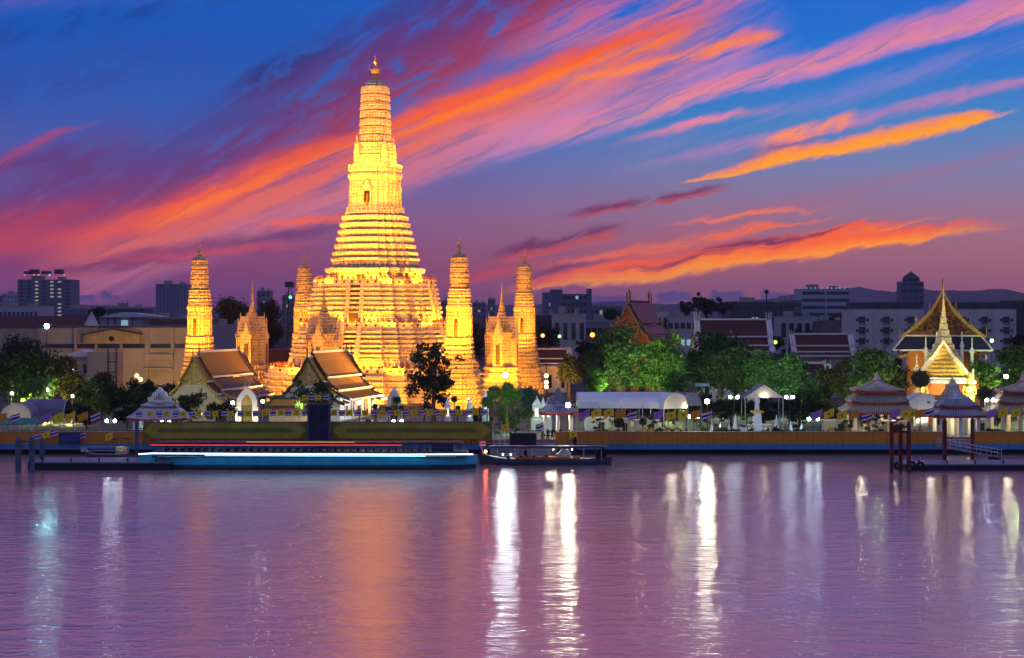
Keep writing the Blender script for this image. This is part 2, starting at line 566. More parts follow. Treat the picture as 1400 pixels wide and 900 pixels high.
M_PORC = porcelain('porcelain_stucco', (0.72, 0.62, 0.44))
M_PORC2 = porcelain('gilded_stucco', (0.66, 0.52, 0.26), (0.16, 0.08, 0.03))
M_FIG = mat('terracotta_figures', (0.34, 0.13, 0.05), 0.8, 0.3, 1.5)
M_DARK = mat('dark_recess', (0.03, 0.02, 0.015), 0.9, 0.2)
M_GILT = mat('gilt', (0.75, 0.48, 0.12), 0.35, 0.2, 2.0, metal=0.6)
M_GILT_D = mat('old_gilt', (0.42, 0.24, 0.06), 0.45, 0.4, 2.5, bump=0.08, bscale=3, metal=0.4)
M_WHITE = mat('limewash', (0.72, 0.70, 0.64), 0.85, 0.12, 0.5, bump=0.01)
M_CREAM = mat('cream_plaster', (0.62, 0.52, 0.36), 0.85, 0.14, 0.4, bump=0.01)
M_EDGE = mat('pale_roof_edge', (0.62, 0.60, 0.55), 0.6, 0.15, 1.5)
M_GREENROOF = banded('green_tile', (0.02, 0.06, 0.03), (0.05, 0.12, 0.05), 0.3, 'Z')
M_ORANGETILE = banded('orange_tile', (0.38, 0.17, 0.02), (0.58, 0.29, 0.05), 0.32, 'Z')
M_BROWNTILE = banded('brown_tile', (0.12, 0.07, 0.05), (0.24, 0.14, 0.10), 0.32, 'Z')
M_REDTILE = banded('red_tile', (0.07, 0.02, 0.022), (0.15, 0.045, 0.04), 0.35, 'Z')
M_PINKTILE = banded('faded_red_tile', (0.22, 0.09, 0.09), (0.36, 0.16, 0.15), 0.5, 'Z')
M_REDTRIM = mat('red_trim', (0.45, 0.05, 0.025), 0.6, 0.2)
M_BLUETILE = banded('slate_blue_tile', (0.022, 0.03, 0.07), (0.06, 0.08, 0.15), 0.45, 'X')
M_GREYTILE = banded('grey_tile', (0.06, 0.055, 0.06), (0.15, 0.14, 0.14), 0.45, 'X')
M_STEEL = mat('dark_steel', (0.05, 0.05, 0.055), 0.5, 0.3, metal=0.5)
M_POLE = mat('pale_pole', (0.45, 0.45, 0.45), 0.5, 0.1, metal=0.3)
M_CONC = mat('concrete', (0.26, 0.25, 0.24), 0.9, 0.3, 0.4, bump=0.02)
M_PAVE = mat('pale_paving', (0.12, 0.115, 0.09), 0.85, 0.25, 0.3)
M_TRUNK = mat('bark', (0.09, 0.06, 0.04), 0.9, 0.4, 2.0, bump=0.05, bscale=4)
M_TENT = mat('tent_canvas', (0.62, 0.64, 0.70), 0.7, 0.08, 0.4)
M_GREYTENT = mat('grey_tent_canvas', (0.16, 0.16, 0.22), 0.7, 0.15, 0.4)
M_WOODRED = mat('red_painted_pile', (0.12, 0.02, 0.02), 0.7, 0.4, 1.0)
M_PILE = mat('blue_grey_pile', (0.07, 0.10, 0.15), 0.7, 0.4, 1.0)
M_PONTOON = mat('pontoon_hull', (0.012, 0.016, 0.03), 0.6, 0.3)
M_DECK = mat('pontoon_deck', (0.14, 0.15, 0.20), 0.55, 0.3, 0.5)
M_RAIL = mat('galvanised_rail', (0.45, 0.47, 0.50), 0.4, 0.1, metal=0.6)
M_BLACKC = mat('black_cloth', (0.015, 0.015, 0.02), 0.9, 0.2)
M_SKIN = mat('skin', (0.35, 0.2, 0.13), 0.6, 0.1)
M_MARBLE = mat('pale_statue_stone', (0.66, 0.68, 0.72), 0.5, 0.1)
M_GARLAND = mat('yellow_garland', (0.72, 0.50, 0.02), 0.8, 0.2, 3.0, bump=0.05, bscale=8)
M_GOLDROBE = mat('gold_figure', (0.75, 0.55, 0.16), 0.4, 0.2, 3, metal=0.3)


def stained(name, c, dirt):
    """painted river wall with board joints, runs of dirt and weathered patches"""
    m = bpy.data.materials.new(name)
    m.use_nodes = True
    t = m.node_tree
    b = t.nodes['Principled BSDF']
    b.inputs['Roughness'].default_value = .75
    co = nd('ShaderNodeTexCoord', t)
    mp = nd('ShaderNodeMapping', t)
    mp.inputs['Scale'].default_value = (1.3, 1.3, .22)
    wire(co.outputs['Object'], mp.inputs[0], t)
    runs = noise(mp.outputs[0], 1.6, 4, .7, tree=t)
    big = noise(co.outputs['Object'], .09, 4, .6, tree=t)
    sp = nd('ShaderNodeSeparateXYZ', t)
    wire(co.outputs['Object'], sp.inputs[0], t)
    fr = mth('ABSOLUTE', mth('SUBTRACT', mth('FRACT', mth('DIVIDE', sp.outputs[0], 2.4, tree=t), tree=t), .5, tree=t), tree=t)
    joint = mth('GREATER_THAN', fr, .482, tree=t)
    f = mth('ADD', mth('MULTIPLY', runs, .6, tree=t), mth('MULTIPLY_ADD', big, .8, mth('MULTIPLY', joint, .25, tree=t), tree=t), tree=t)
    r = ramp(f, [(.45, tuple(c) + (1,)), (.72, tuple(.6 * x + .4 * y for x, y in zip(c, dirt)) + (1,)), (.95, tuple(dirt) + (1,))], t)
    wire(r.outputs[0], b.inputs['Base Color'], t)
    MATS[name] = m
    return m


def leafmat(name, c, trans=0.25):
    m = bpy.data.materials.new(name)
    m.use_nodes = True
    t = m.node_tree
    b = t.nodes['Principled BSDF']
    b.inputs['Roughness'].default_value = 0.6
    b.inputs['Specular IOR Level'].default_value = 0.25
    geo = nd('ShaderNodeNewGeometry', t)
    r = ramp(geo.outputs['Random Per Island'], [(0, tuple(v * 0.5 for v in c) + (1,)), (0.6, tuple(c) + (1,)), (1, tuple(v * 1.7 for v in c) + (1,))], t)
    wire(r.outputs[0], b.inputs['Base Color'], t)
    tr = nd('ShaderNodeBsdfTranslucent', t)
    wire(r.outputs[0], tr.inputs[0], t)
    mx = nd('ShaderNodeMixShader', t)
    mx.inputs[0].default_value = trans
    wire(b.outputs[0], mx.inputs[1], t)
    wire(tr.outputs[0], mx.inputs[2], t)
    wire(mx.outputs[0], t.nodes['Material Output'].inputs[0], t)
    return m


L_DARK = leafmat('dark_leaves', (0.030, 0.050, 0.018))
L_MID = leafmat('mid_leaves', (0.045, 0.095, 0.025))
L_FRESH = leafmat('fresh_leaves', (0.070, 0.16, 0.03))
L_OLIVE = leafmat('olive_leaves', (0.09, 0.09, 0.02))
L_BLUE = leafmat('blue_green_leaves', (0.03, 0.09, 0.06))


def glow(name, c, s):
    if name in MATS:
        return MATS[name]
    m = bpy.data.materials.new(name)
    m.use_nodes = True
    t = m.node_tree
    t.nodes.remove(t.nodes['Principled BSDF'])
    e = nd('ShaderNodeEmission', t)
    e.inputs[0].default_value = tuple(c) + (1,)
    e.inputs[1].default_value = s
    wire(e.outputs[0], t.nodes['Material Output'].inputs[0], t)
    MATS[name] = m
    return m


def light(kind, loc, power, color, target=None, size=0.3, spot=70, blend=0.6, parent=None, sx=None, sy=None):
    l = bpy.data.lights.new("lamp_light", kind)
    l.energy = power
    l.color = color
    if kind == 'SPOT':
        l.spot_size = R(spot)
        l.spot_blend = blend
        l.shadow_soft_size = size
    elif kind == 'POINT':
        l.shadow_soft_size = size
    elif kind == 'AREA':
        l.shape = 'RECTANGLE'
        l.size = sx
        l.size_y = sy
    o = bpy.data.objects.new("lamp_light", l)
    COL.objects.link(o)
    if parent is not None:
        o.parent = parent
    o.location = loc
    if target is not None:
        d = Vector(target) - Vector(loc)
        o.rotation_euler = d.to_track_quat('-Z', 'Y').to_euler()
    return o


AMBER = (1.0, 0.345, 0.01)
COOL = (0.72, 0.88, 1.0)
WARMW = (1.0, 0.93, 0.62)
GREENW = (0.72, 1.0, 0.55)
ORANGE = (1.0, 0.5, 0.15)

# ------------------------------------------------------------------ setting: land, river, hills
GZ = 2.3          # level of the temple grounds above the river
QY = 278.0        # the quay


def make_ground():
    mb = MB()
    mb.add([(-9000, QY + 1.2, GZ), (9000, QY + 1.2, GZ), (9000, 11500, GZ), (-9000, 11500, GZ)], [(0, 1, 2, 3)])
    structure('ground', mb, mat('city_ground', (0.05, 0.055, 0.045), 0.95, 0.4, 0.05))
    mb = MB()
    mb.add([(-110, QY + 1.25, GZ + .01), (110, QY + 1.25, GZ + .01), (110, 345, GZ + .01), (-110, 345, GZ + .01)], [(0, 1, 2, 3)])
    structure('temple_pavement', mb, M_PAVE)


def make_water():
    m = bpy.data.materials.new('river_water')
    m.use_nodes = True
    t = m.node_tree
    b = t.nodes['Principled BSDF']
    b.inputs['Base Color'].default_value = (0.54, 0.37, 0.32, 1)
    b.inputs['Roughness'].default_value = 0.155
    b.inputs['IOR'].default_value = 1.9
    b.inputs['Metallic'].default_value = 0.33
    co = nd('ShaderNodeTexCoord', t)

    def wave(scale_x, scale_y, detail, off):
        mp = nd('ShaderNodeMapping', t)
        mp.inputs['Scale'].default_value = (scale_x, scale_y, 1)
        mp.inputs['Location'].default_value = (off, off, 0)
        mp.inputs['Rotation'].default_value = (0, 0, R(off))
        wire(co.outputs['Object'], mp.inputs[0], t)
        return noise(mp.outputs[0], 1.0, detail, 0.55, tree=t)

    a = wave(0.028, 0.060, 2, 3)
    bb = wave(0.24, 0.42, 3, -7)
    c = wave(0.9, 1.25, 3, 12)
    h = mth('ADD', mth('MULTIPLY', a, 0.06, tree=t), mth('ADD', mth('MULTIPLY', bb, 0.28, tree=t), mth('MULTIPLY', c, 0.13, tree=t), tree=t), tree=t)
    patch = wave(0.016, 0.05, 3, 21)          # calmer and more ruffled patches of the current
    wire(mth('MULTIPLY_ADD', patch, 0.22, 0.05, tree=t), b.inputs['Roughness'], t)
    h = mth('MULTIPLY', h, mth('MULTIPLY_ADD', patch, 1.2, 0.42, tree=t), tree=t)
    bn = nd('ShaderNodeBump', t)
    bn.inputs['Strength'].default_value = 1.0
    bn.inputs['Distance'].default_value = 0.55
    wire(h, bn.inputs['Height'], t)
    wire(bn.outputs[0], b.inputs['Normal'], t)
    mb = MB()
    mb.add([(-900, -250, 0), (900, -250, 0), (900, QY + .9, 0), (-900, QY + .9, 0)], [(0, 1, 2, 3)])
    structure('river_water', mb, m)


def make_hills():
    m = mat('far_forest_hills', (0.035, 0.04, 0.075), 1.0, 0.2, 0.002, spec=0.0)
    rng = random.Random(3)
    for Y, prof, dep in ((9000, [(560, 419), (700, 417), (790, 414), (860, 412), (930, 416), (1000, 413), (1080, 409), (1120, 402), (1160, 398), (1190, 394.5), (1214, 392.5), (1240, 397),
                                 (1265, 399), (1290, 395), (1300, 393), (1325, 397.5), (1350, 397), (1380, 398), (1420, 395), (1480, 404)], 1500),
                         (7500, [(-80, 418), (0, 414), (60, 417), (180, 420), (330, 423), (560, 424), (800, 422), (1000, 420), (1180, 413), (1300, 411), (1380, 405), (1500, 409)], 1200)):
        pts = []
        for (x0, y0), (x1, y1) in zip(prof[:-1], prof[1:]):
            n = max(2, int((x1 - x0) / 5))
            for k in range(n):
                f = k / n
                f2 = f * f * (3 - 2 * f)
                pts.append((x0 + (x1 - x0) * f, y0 + (y1 - y0) * f2 + rng.uniform(-.5, .5)))
        n = len(pts)
        vs = [(X(px, Y), Y, GZ - 1) for px, _ in pts]
        vs += [(X(px, Y), Y + dep * .5, Z(py, Y + dep * .5)) for px, py in pts]
        vs += [(X(px, Y), Y + dep, GZ - 1) for px, _ in pts]
        fs = [(k * n + i, k * n + i + 1, (k + 1) * n + i + 1, (k + 1) * n + i) for k in range(2) for i in range(n - 1)]
        mb = MB()
        mb.add(vs, fs)
        structure('hills', mb, m)


make_ground()
make_water()
make_hills()


def make_quay():
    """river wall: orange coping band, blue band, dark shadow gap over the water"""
    t = thing('river_wall', 'long orange and blue river wall along the temple bank', 'wall', (0, QY, 0))
    zt, zo, zb = 3.55, 1.75, 0.85
    mo = stained('orange_wall_paint', (0.66, 0.25, 0.015), (0.36, 0.13, 0.012))
    mbl = stained('blue_wall_paint', (0.07, 0.24, 0.44), (0.03, 0.10, 0.18))
    # the wall has landing openings with a notch, like at the right hand pier
    spans = [(-180, X(196, QY)), (X(196, QY), X(672, QY)), (X(760, QY), X(1288, QY)), (X(1332, QY), 180)]
    mb = MB()
    for a, b in spans:
        mb.box((a + b) / 2, 0.55, zo, b - a, 1.1, zt - zo)
    mb.build('orange_band', mo, t)
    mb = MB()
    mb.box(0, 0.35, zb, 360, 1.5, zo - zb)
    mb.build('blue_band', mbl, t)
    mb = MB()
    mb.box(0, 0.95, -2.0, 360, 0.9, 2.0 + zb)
    mb.build('footing', M_PONTOON, t)  # near-black colour carries the shadow gap under the blue band
    mb = MB()
    for a, b in spans:
        mb.box((a + b) / 2, 0.55, zt, b - a, 1.25, 0.1)
    mb.build('coping', mat('wall_coping', (0.30, 0.2, 0.09), 0.8, 0.2), t)


make_quay()


def make_haze():
    m = bpy.data.materials.new('evening_haze')
    m.use_nodes = True
    t = m.node_tree
    t.nodes.remove(t.nodes['Principled BSDF'])
    v = nd('ShaderNodeVolumePrincipled', t)
    v.inputs['Color'].default_value = (0.86, 0.80, 0.92, 1)
    v.inputs['Density'].default_value = 4e-5
    v.inputs['Anisotropy'].default_value = 0.2
    wire(v.outputs[0], t.nodes['Material Output'].inputs['Volume'], t)
    mb = MB()
    mb.hexa([(-9500, -400, -3.6), (9500, -400, -3.6), (9500, 12000, -3.6), (-9500, 12000, -3.6), (-9500, -400, 230), (9500, -400, 230), (9500, 12000, 230), (-9500, 12000, 230)])
    o = mb.build('haze', m)
    o['kind'] = 'stuff'


make_haze()
# ------------------------------------------------------------------ the towers
M_TREAD = mat('shade_toned_treads', (0.10, 0.07, 0.04), .9, .3)  # dark tone puts the shade of the stair slot into the treads
PR = R(-14.5)        # the temple stands a little turned from the river


def redent(k=1.0):
    q = [(1, .42), (.89, .42), (.89, .60), (.77, .60), (.77, .77), (.60, .77), (.60, .89), (.42, .89), (.42, 1)]
    pts = []
    for a in range(4):
        c, s = [(1, 0), (0, 1), (-1, 0), (0, -1)][a]
        pts += [(x * c - y * s, x * s + y * c) for x, y in q]
    return pts


RED = redent()


def prang_loft(mb, prof, plan=RED, mi=None):
    mb.loft([[(x * r, y * r, z) for x, y in plan] for r, z in prof], mi)


def bands(z0, z1, r0, r1, n, lip=0.35, gap=0.42):
    """stack of n overhanging courses between two levels"""
    out = []
    for k in range(n):
        f0, f1 = k / n, (k + 1) / n
        za, zb = z0 + (z1 - z0) * f0, z0 + (z1 - z0) * f1
        h = zb - za
        ra, rb = r0 + (r1 - r0) * f0, r0 + (r1 - r0) * f1
        out += [(ra - lip * .7, za), (ra - lip * .7, za + h * gap * .8), (ra + lip * .2, za + h * gap), (ra + lip * .55, za + h * (gap + .12)),
                (ra + lip * .55, za + h * .86), (ra * .3 + rb * .7, za + h * .97)]
    return out


def row(mb, r, z, shape, per_side, plan=RED):
    """repeat a small figure round the plan, spread along its edges"""
    n = len(plan)
    for i in range(n):
        a, b = plan[i], plan[(i + 1) % n]
        L = math.hypot(b[0] - a[0], b[1] - a[1]) * r
        k = max(1, int(round(L / per_side)))
        for j in range(k):
            f = (j + 0.5) / k
            shape(mb, (a[0] + (b[0] - a[0]) * f) * r, (a[1] + (b[1] - a[1]) * f) * r, z)


def spike(h, w):
    def f(mb, x, y, z):
        mb.lathe([(w, 0), (w * .8, h * .3), (w * .95, h * .42), (w * .35, h * .72), (0.02, h)], 6, x, y, z)
    return f


def figure(h, w):
    def f(mb, x, y, z):
        mb.lathe([(w * .7, 0), (w, h * .35), (w * .55, h * .55), (w * .75, h * .72), (w * .3, h * .84), (w * .36, h * .93), (0.02, h)], 6, x, y, z)
    return f


def stair(t, r_top, z_top, r_bot, z_bot, w, name='stair'):
    """four steep stairs with flanking walls, one per face"""
    for a in range(4):
        mb = MB()
        n = max(8, int((z_top - z_bot) / 0.55))
        for k in range(n):
            f = k / n
            r = r_bot + (r_top - r_bot) * f
            z = z_bot + (z_top - z_bot) * f
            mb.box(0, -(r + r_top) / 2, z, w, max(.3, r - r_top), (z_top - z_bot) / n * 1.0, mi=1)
        for sx_ in (-1, 1):
            x0, x1 = sx_ * w / 2, sx_ * (w / 2 + w * .3)
            pts = [(-r_bot - .5, z_bot), (-r_bot - .5, z_bot + 1.6), (-r_top - .5, z_top + 1.3), (-r_top + .4, z_top + 1.3), (-r_top + .4, z_bot)]
            mb.poly_yz(pts, min(x0, x1), max(x0, x1))
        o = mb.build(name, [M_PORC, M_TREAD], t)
        o.rotation_euler = (0, 0, a * math.pi / 2)


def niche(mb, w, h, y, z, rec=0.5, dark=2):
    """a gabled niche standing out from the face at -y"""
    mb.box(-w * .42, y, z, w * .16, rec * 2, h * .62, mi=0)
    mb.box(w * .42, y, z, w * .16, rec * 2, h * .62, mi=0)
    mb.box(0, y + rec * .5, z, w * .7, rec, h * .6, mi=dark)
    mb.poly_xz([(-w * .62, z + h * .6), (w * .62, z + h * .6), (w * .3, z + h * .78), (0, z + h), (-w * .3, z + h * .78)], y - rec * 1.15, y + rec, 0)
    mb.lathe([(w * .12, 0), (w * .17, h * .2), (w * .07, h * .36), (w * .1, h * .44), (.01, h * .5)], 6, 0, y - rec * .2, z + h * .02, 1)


def cob(mb, prof_r, z0, z1, n, ribs=0.0):
    """the ribbed corn-cob top: courses of antefixes between thin grooves"""
    out = []
    for k in range(n):
        f0, f1 = k / n, (k + 1) / n
        za, zb = z0 + (z1 - z0) * f0, z0 + (z1 - z0) * f1
        ra, rb = prof_r(f0), prof_r(f1)
        h = zb - za
        out += [(ra * .9, za), (ra * .9, za + h * .1), (ra * 1.02, za + h * .14), (ra * 1.0, za + h * .5), (rb * .99, za + h * .95)]
    rt = prof_r(1.0)
    hh = (z1 - z0) * 0.13
    out += [(rt * .9, z1), (rt * .86, z1 + hh * .3), (rt * .7, z1 + hh * .62), (rt * .45, z1 + hh * .88), (rt * .2, z1 + hh)]
    prang_loft(mb, out)
    # antefixes on every course
    for k in range(n):
        f = (k + .12) / n
        r = prof_r(f) * 1.02
        z = z0 + (z1 - z0) * f
        h = (z1 - z0) / n * .72
        row(mb, r, z, lambda m_, x, y, zz: m_.box(x, y, zz, r * .09, r * .09, h, math.atan2(y, x), taper=.5), r * .2)
    return z1 + hh


def finial(t, z, h, w, mats=(M_GILT,)):
    mb = MB()
    mb.lathe([(w * .6, 0), (w * .9, h * .06), (w * .45, h * .14), (w * .35, h * .2), (w, h * .3), (w * .95, h * .42), (w * .3, h * .52), (w * .18, h * .6),
              (w * .5, h * .68), (w * .2, h * .76), (w * .1, h * .86), (.02, h)], 10, 0, 0, z)
    for a in range(4):
        c, s = math.cos(a * math.pi / 2 + .6), math.sin(a * math.pi / 2 + .6)
        mb.tube((0, 0, z + h * .3), (c * w * 1.5, s * w * 1.5, z + h * .42), w * .12, w * .04, 5)
        mb.tube((c * w * 1.5, s * w * 1.5, z + h * .42), (c * w * 1.3, s * w * 1.3, z + h * .58), w * .07, w * .02, 5)
    mb.build('finial', M_GILT, t)


CX, CY = X(513, 416), 416.0


def main_prang():
    t = thing('temple_tower', 'tall golden floodlit central tower with stepped terraces and ribbed spire', 'temple tower', (CX, CY, 0), PR)
    k = 416 / F / 1.075
    r_ = lambda hw: hw * k
    z_ = lambda y: Z(y, 416)
    P3 = [M_PORC, M_FIG, M_DARK]
    # lowest terrace
    mb = MB()
    prang_loft(mb, [(25.6, GZ - .2), (25.6, 3.4)] + bands(3.4, 8.6, 25.0, 23.6, 4, .5) + [(23.4, 8.6), (23.4, 9.0), (21, 9.0)])
    row(mb, 24.2, 5.0, figure(1.4, .4), 1.5)
    mb.build('lower_terrace', P3, t)
    mb = MB()
    prang_loft(mb, [(23.3, 9.0), (23.3, 10.1), (22.8, 10.1), (22.8, 9.0)])
    row(mb, 23.05, 10.1, lambda m_, x, y, z: spike(1.1, .34)(m_, x, y, z), 1.7)
    mb.m = [1 if any(mb.v[i][2] > 10.11 for i in f) else 0 for f in mb.f]
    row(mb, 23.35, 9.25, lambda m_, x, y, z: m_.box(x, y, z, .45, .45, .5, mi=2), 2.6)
    mb.build('lower_parapet', P3, t)
    # second terrace
    mb = MB()
    prang_loft(mb, [(19.6, 8.9), (19.6, 10.2), (18.8, 10.2), (18.8, 12.3)] + bands(12.3, 18.8, 18.6, 16.6, 6, .45) + [(16.6, 18.8), (16.6, 19.3), (14, 19.3)])
    row(mb, 18.95, 10.3, figure(1.9, .48), 1.45)
    row(mb, 18.0, 14.0, figure(1.0, .3), 1.2)
    mb.build('middle_terrace', P3, t)
    mb = MB()
    prang_loft(mb, [(16.55, 19.3), (16.55, 20.5), (16.1, 20.5), (16.1, 19.3)])
    row(mb, 16.3, 20.5, spike(1.0, .32), 1.5)
    mb.m = [1 if any(mb.v[i][2] > 20.51 for i in f) else 0 for f in mb.f]
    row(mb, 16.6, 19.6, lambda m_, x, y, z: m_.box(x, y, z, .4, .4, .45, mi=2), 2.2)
    mb.build('middle_parapet', P3, t)
    # third terrace
    mb = MB()
    prang_loft(mb, [(15.2, 19.2), (15.2, 20.6), (14.5, 20.6), (14.5, 22.2)] + bands(22.2, 28.7, 14.7, 13.5, 6, .42) + [(13.5, 28.7), (13.5, 29.3), (11, 29.3)])
    row(mb, 14.7, 20.6, figure(1.7, .45), 1.35)
    row(mb, 14.55, 23.5, figure(1.1, .34), 1.2)
    mb.build('upper_terrace', P3, t)
    mb = MB()
    prang_loft(mb, [(13.6, 29.3), (13.6, 30.6), (13.2, 30.6), (13.2, 29.3)])
    row(mb, 13.4, 30.6, spike(.95, .3), 1.35)
    mb.m = [1 if any(mb.v[i][2] > 30.61 for i in f) else 0 for f in mb.f]
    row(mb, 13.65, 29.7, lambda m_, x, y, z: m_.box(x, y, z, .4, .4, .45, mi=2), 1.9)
    mb.build('upper_parapet', P3, t)
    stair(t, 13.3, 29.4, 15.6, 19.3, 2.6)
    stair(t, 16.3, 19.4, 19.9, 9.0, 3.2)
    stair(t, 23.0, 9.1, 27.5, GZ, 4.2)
    # base of the tower with a ring of demon supporters, then the flaring courses
    mb = MB()
    prang_loft(mb, [(10.0, 29.2), (10.0, 32.1), (10.9, 32.4), (11.1, 33.0), (10.9, 33.4), (9.4, 33.6), (9.4, 35.0), (9.9, 35.3), (9.9, 35.7)]
               + bands(35.7, 46.0, 9.2, 6.75, 6, .42, .36) + [(6.4, 46.0)])
    row(mb, 10.15, 29.4, figure(2.4, .5), 1.3)
    row(mb, 9.5, 33.6, figure(1.5, .36), .95)
    row(mb, 8.6, 38.3, figure(.7, .2), .8)
    for a in range(4):
        b2 = MB()
        niche(b2, 3.2, 4.2, -10.3, 29.3)
        c, s = math.cos(a * math.pi / 2), math.sin(a * math.pi / 2)
        mb.v, o = mb.v, len(mb.v)
        mb.add([(x * c - y * s, x * s + y * c, z) for x, y, z in b2.v], [])
        mb.f += [tuple(i + o for i in f) for f in b2.f]
        mb.m += b2.m
    mb.build('tower_base', P3, t)
    # body with the four niches
    mb = MB()
    prang_loft(mb, [(6.5, 46), (6.7, 46.6), (6.3, 47.2), (6.0, 48.0), (5.75, 49), (5.6, 54.3), (5.8, 54.8), (6.0, 55.2), (6.0, 55.8), (5.6, 56.0), (5.9, 56.6), (5.9, 57.2), (5.2, 57.4)])
    row(mb, 5.62, 48.4, lambda m_, x, y, z: m_.box(x, y, z, .22, .22, 5.6, math.atan2(y, x)), .75)
    row(mb, 6.35, 46.7, figure(1.3, .3), 1.0)
    row(mb, 5.9, 57.2, figure(.9, .22), .8)
    mb.build('tower_body', P3, t)
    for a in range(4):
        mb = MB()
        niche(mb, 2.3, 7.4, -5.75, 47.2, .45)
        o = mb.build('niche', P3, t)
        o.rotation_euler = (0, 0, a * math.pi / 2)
    # collar with small corner towers
    mb = MB()
    prang_loft(mb, [(4.4, 57.3), (4.4, 58.6), (4.0, 58.9), (4.0, 60.0), (4.2, 60.3), (3.8, 60.6), (3.75, 63.0), (3.9, 63.2), (3.2, 63.4)])
    row(mb, 4.2, 58.8, figure(1.2, .22), .62)
    row(mb, 3.85, 60.6, figure(1.5, .26), .66)
    mb.build('collar', P3, t)
    for a in range(4):
        mb = MB()
        mb.lathe([(.95, 0), (.95, .9), (.72, 1.2), (.72, 3.4), (.8, 3.7), (.66, 4.0), (.62, 5.4), (.5, 6.0), (.2, 6.4), (.22, 6.8), (.02, 7.8)], 8)
        r = 4.75
        ang = a * math.pi / 2 + math.pi / 4
        rr_ = r * 1.02
        mb.build('corner_turret', M_PORC, t, (rr_ * math.cos(ang), rr_ * math.sin(ang), 57.3))
    mb = MB()
    zt = cob(mb, lambda f: 3.42 - .05 * f - .42 * max(0, f - .3), 63.3, 76.8, 7)
    mb.build('ribbed_spire', P3, t)
    finial(t, zt - .2, 84.8 - zt, 1.05)


def corner_prang():
    t = thing('corner_tower', 'x', 'temple tower', (0, 0, 0), PR, 'corner towers round the central tower')
    P3 = [M_PORC2, M_FIG, M_DARK]
    mb = MB()
    prang_loft(mb, [(5.6, GZ - .2), (5.6, 3.2), (5.3, 3.4)] + bands(3.4, 7.6, 5.1, 4.1, 4, .28) + [(4.1, 7.6), (4.1, 8.0)] + bands(8.0, 11.8, 3.9, 3.2, 4, .2)
               + bands(11.8, 16.8, 3.15, 2.7, 5, .16) + [(2.4, 16.8)])
    row(mb, 5.0, 4.2, figure(.9, .25), .7)
    row(mb, 4.0, 8.1, figure(1.0, .25), .7)
    row(mb, 3.2, 12.0, figure(.9, .22), .6)
    mb.build('tower_base', P3, t)
    mb = MB()
    prang_loft(mb, [(2.75, 16.7), (2.85, 17.3), (2.55, 17.6), (2.42, 18.2), (2.38, 23.0), (2.5, 23.3), (2.62, 23.9), (2.5, 24.4), (2.3, 24.6), (2.3, 25.4), (2.45, 25.7), (2.2, 26.0), (2.1, 27.6), (2.2, 27.8), (1.7, 28.0)])
    row(mb, 2.42, 18.0, lambda m_, x, y, z: m_.box(x, y, z, .11, .11, 4.8, math.atan2(y, x)), .4)
    row(mb, 2.35, 24.5, figure(.9, .16), .5)
    row(mb, 2.2, 26.0, figure(1.5, .18), .45)
    mb.build('tower_body', P3, t)
    for a in range(4):
        mb = MB()
        niche(mb, 1.15, 6.4, -2.5, 17.6, .25)
        o = mb.build('niche', P3, t)
        o.rotation_euler = (0, 0, a * math.pi / 2)
    mb = MB()
    zt = cob(mb, lambda f: 1.86 - .04 * f - .42 * max(0, f - .35) ** 1.3, 27.9, 34.7, 6)
    mb.build('ribbed_spire', P3, t)
    finial(t, zt - .15, 39.0 - zt, .5)
    return t


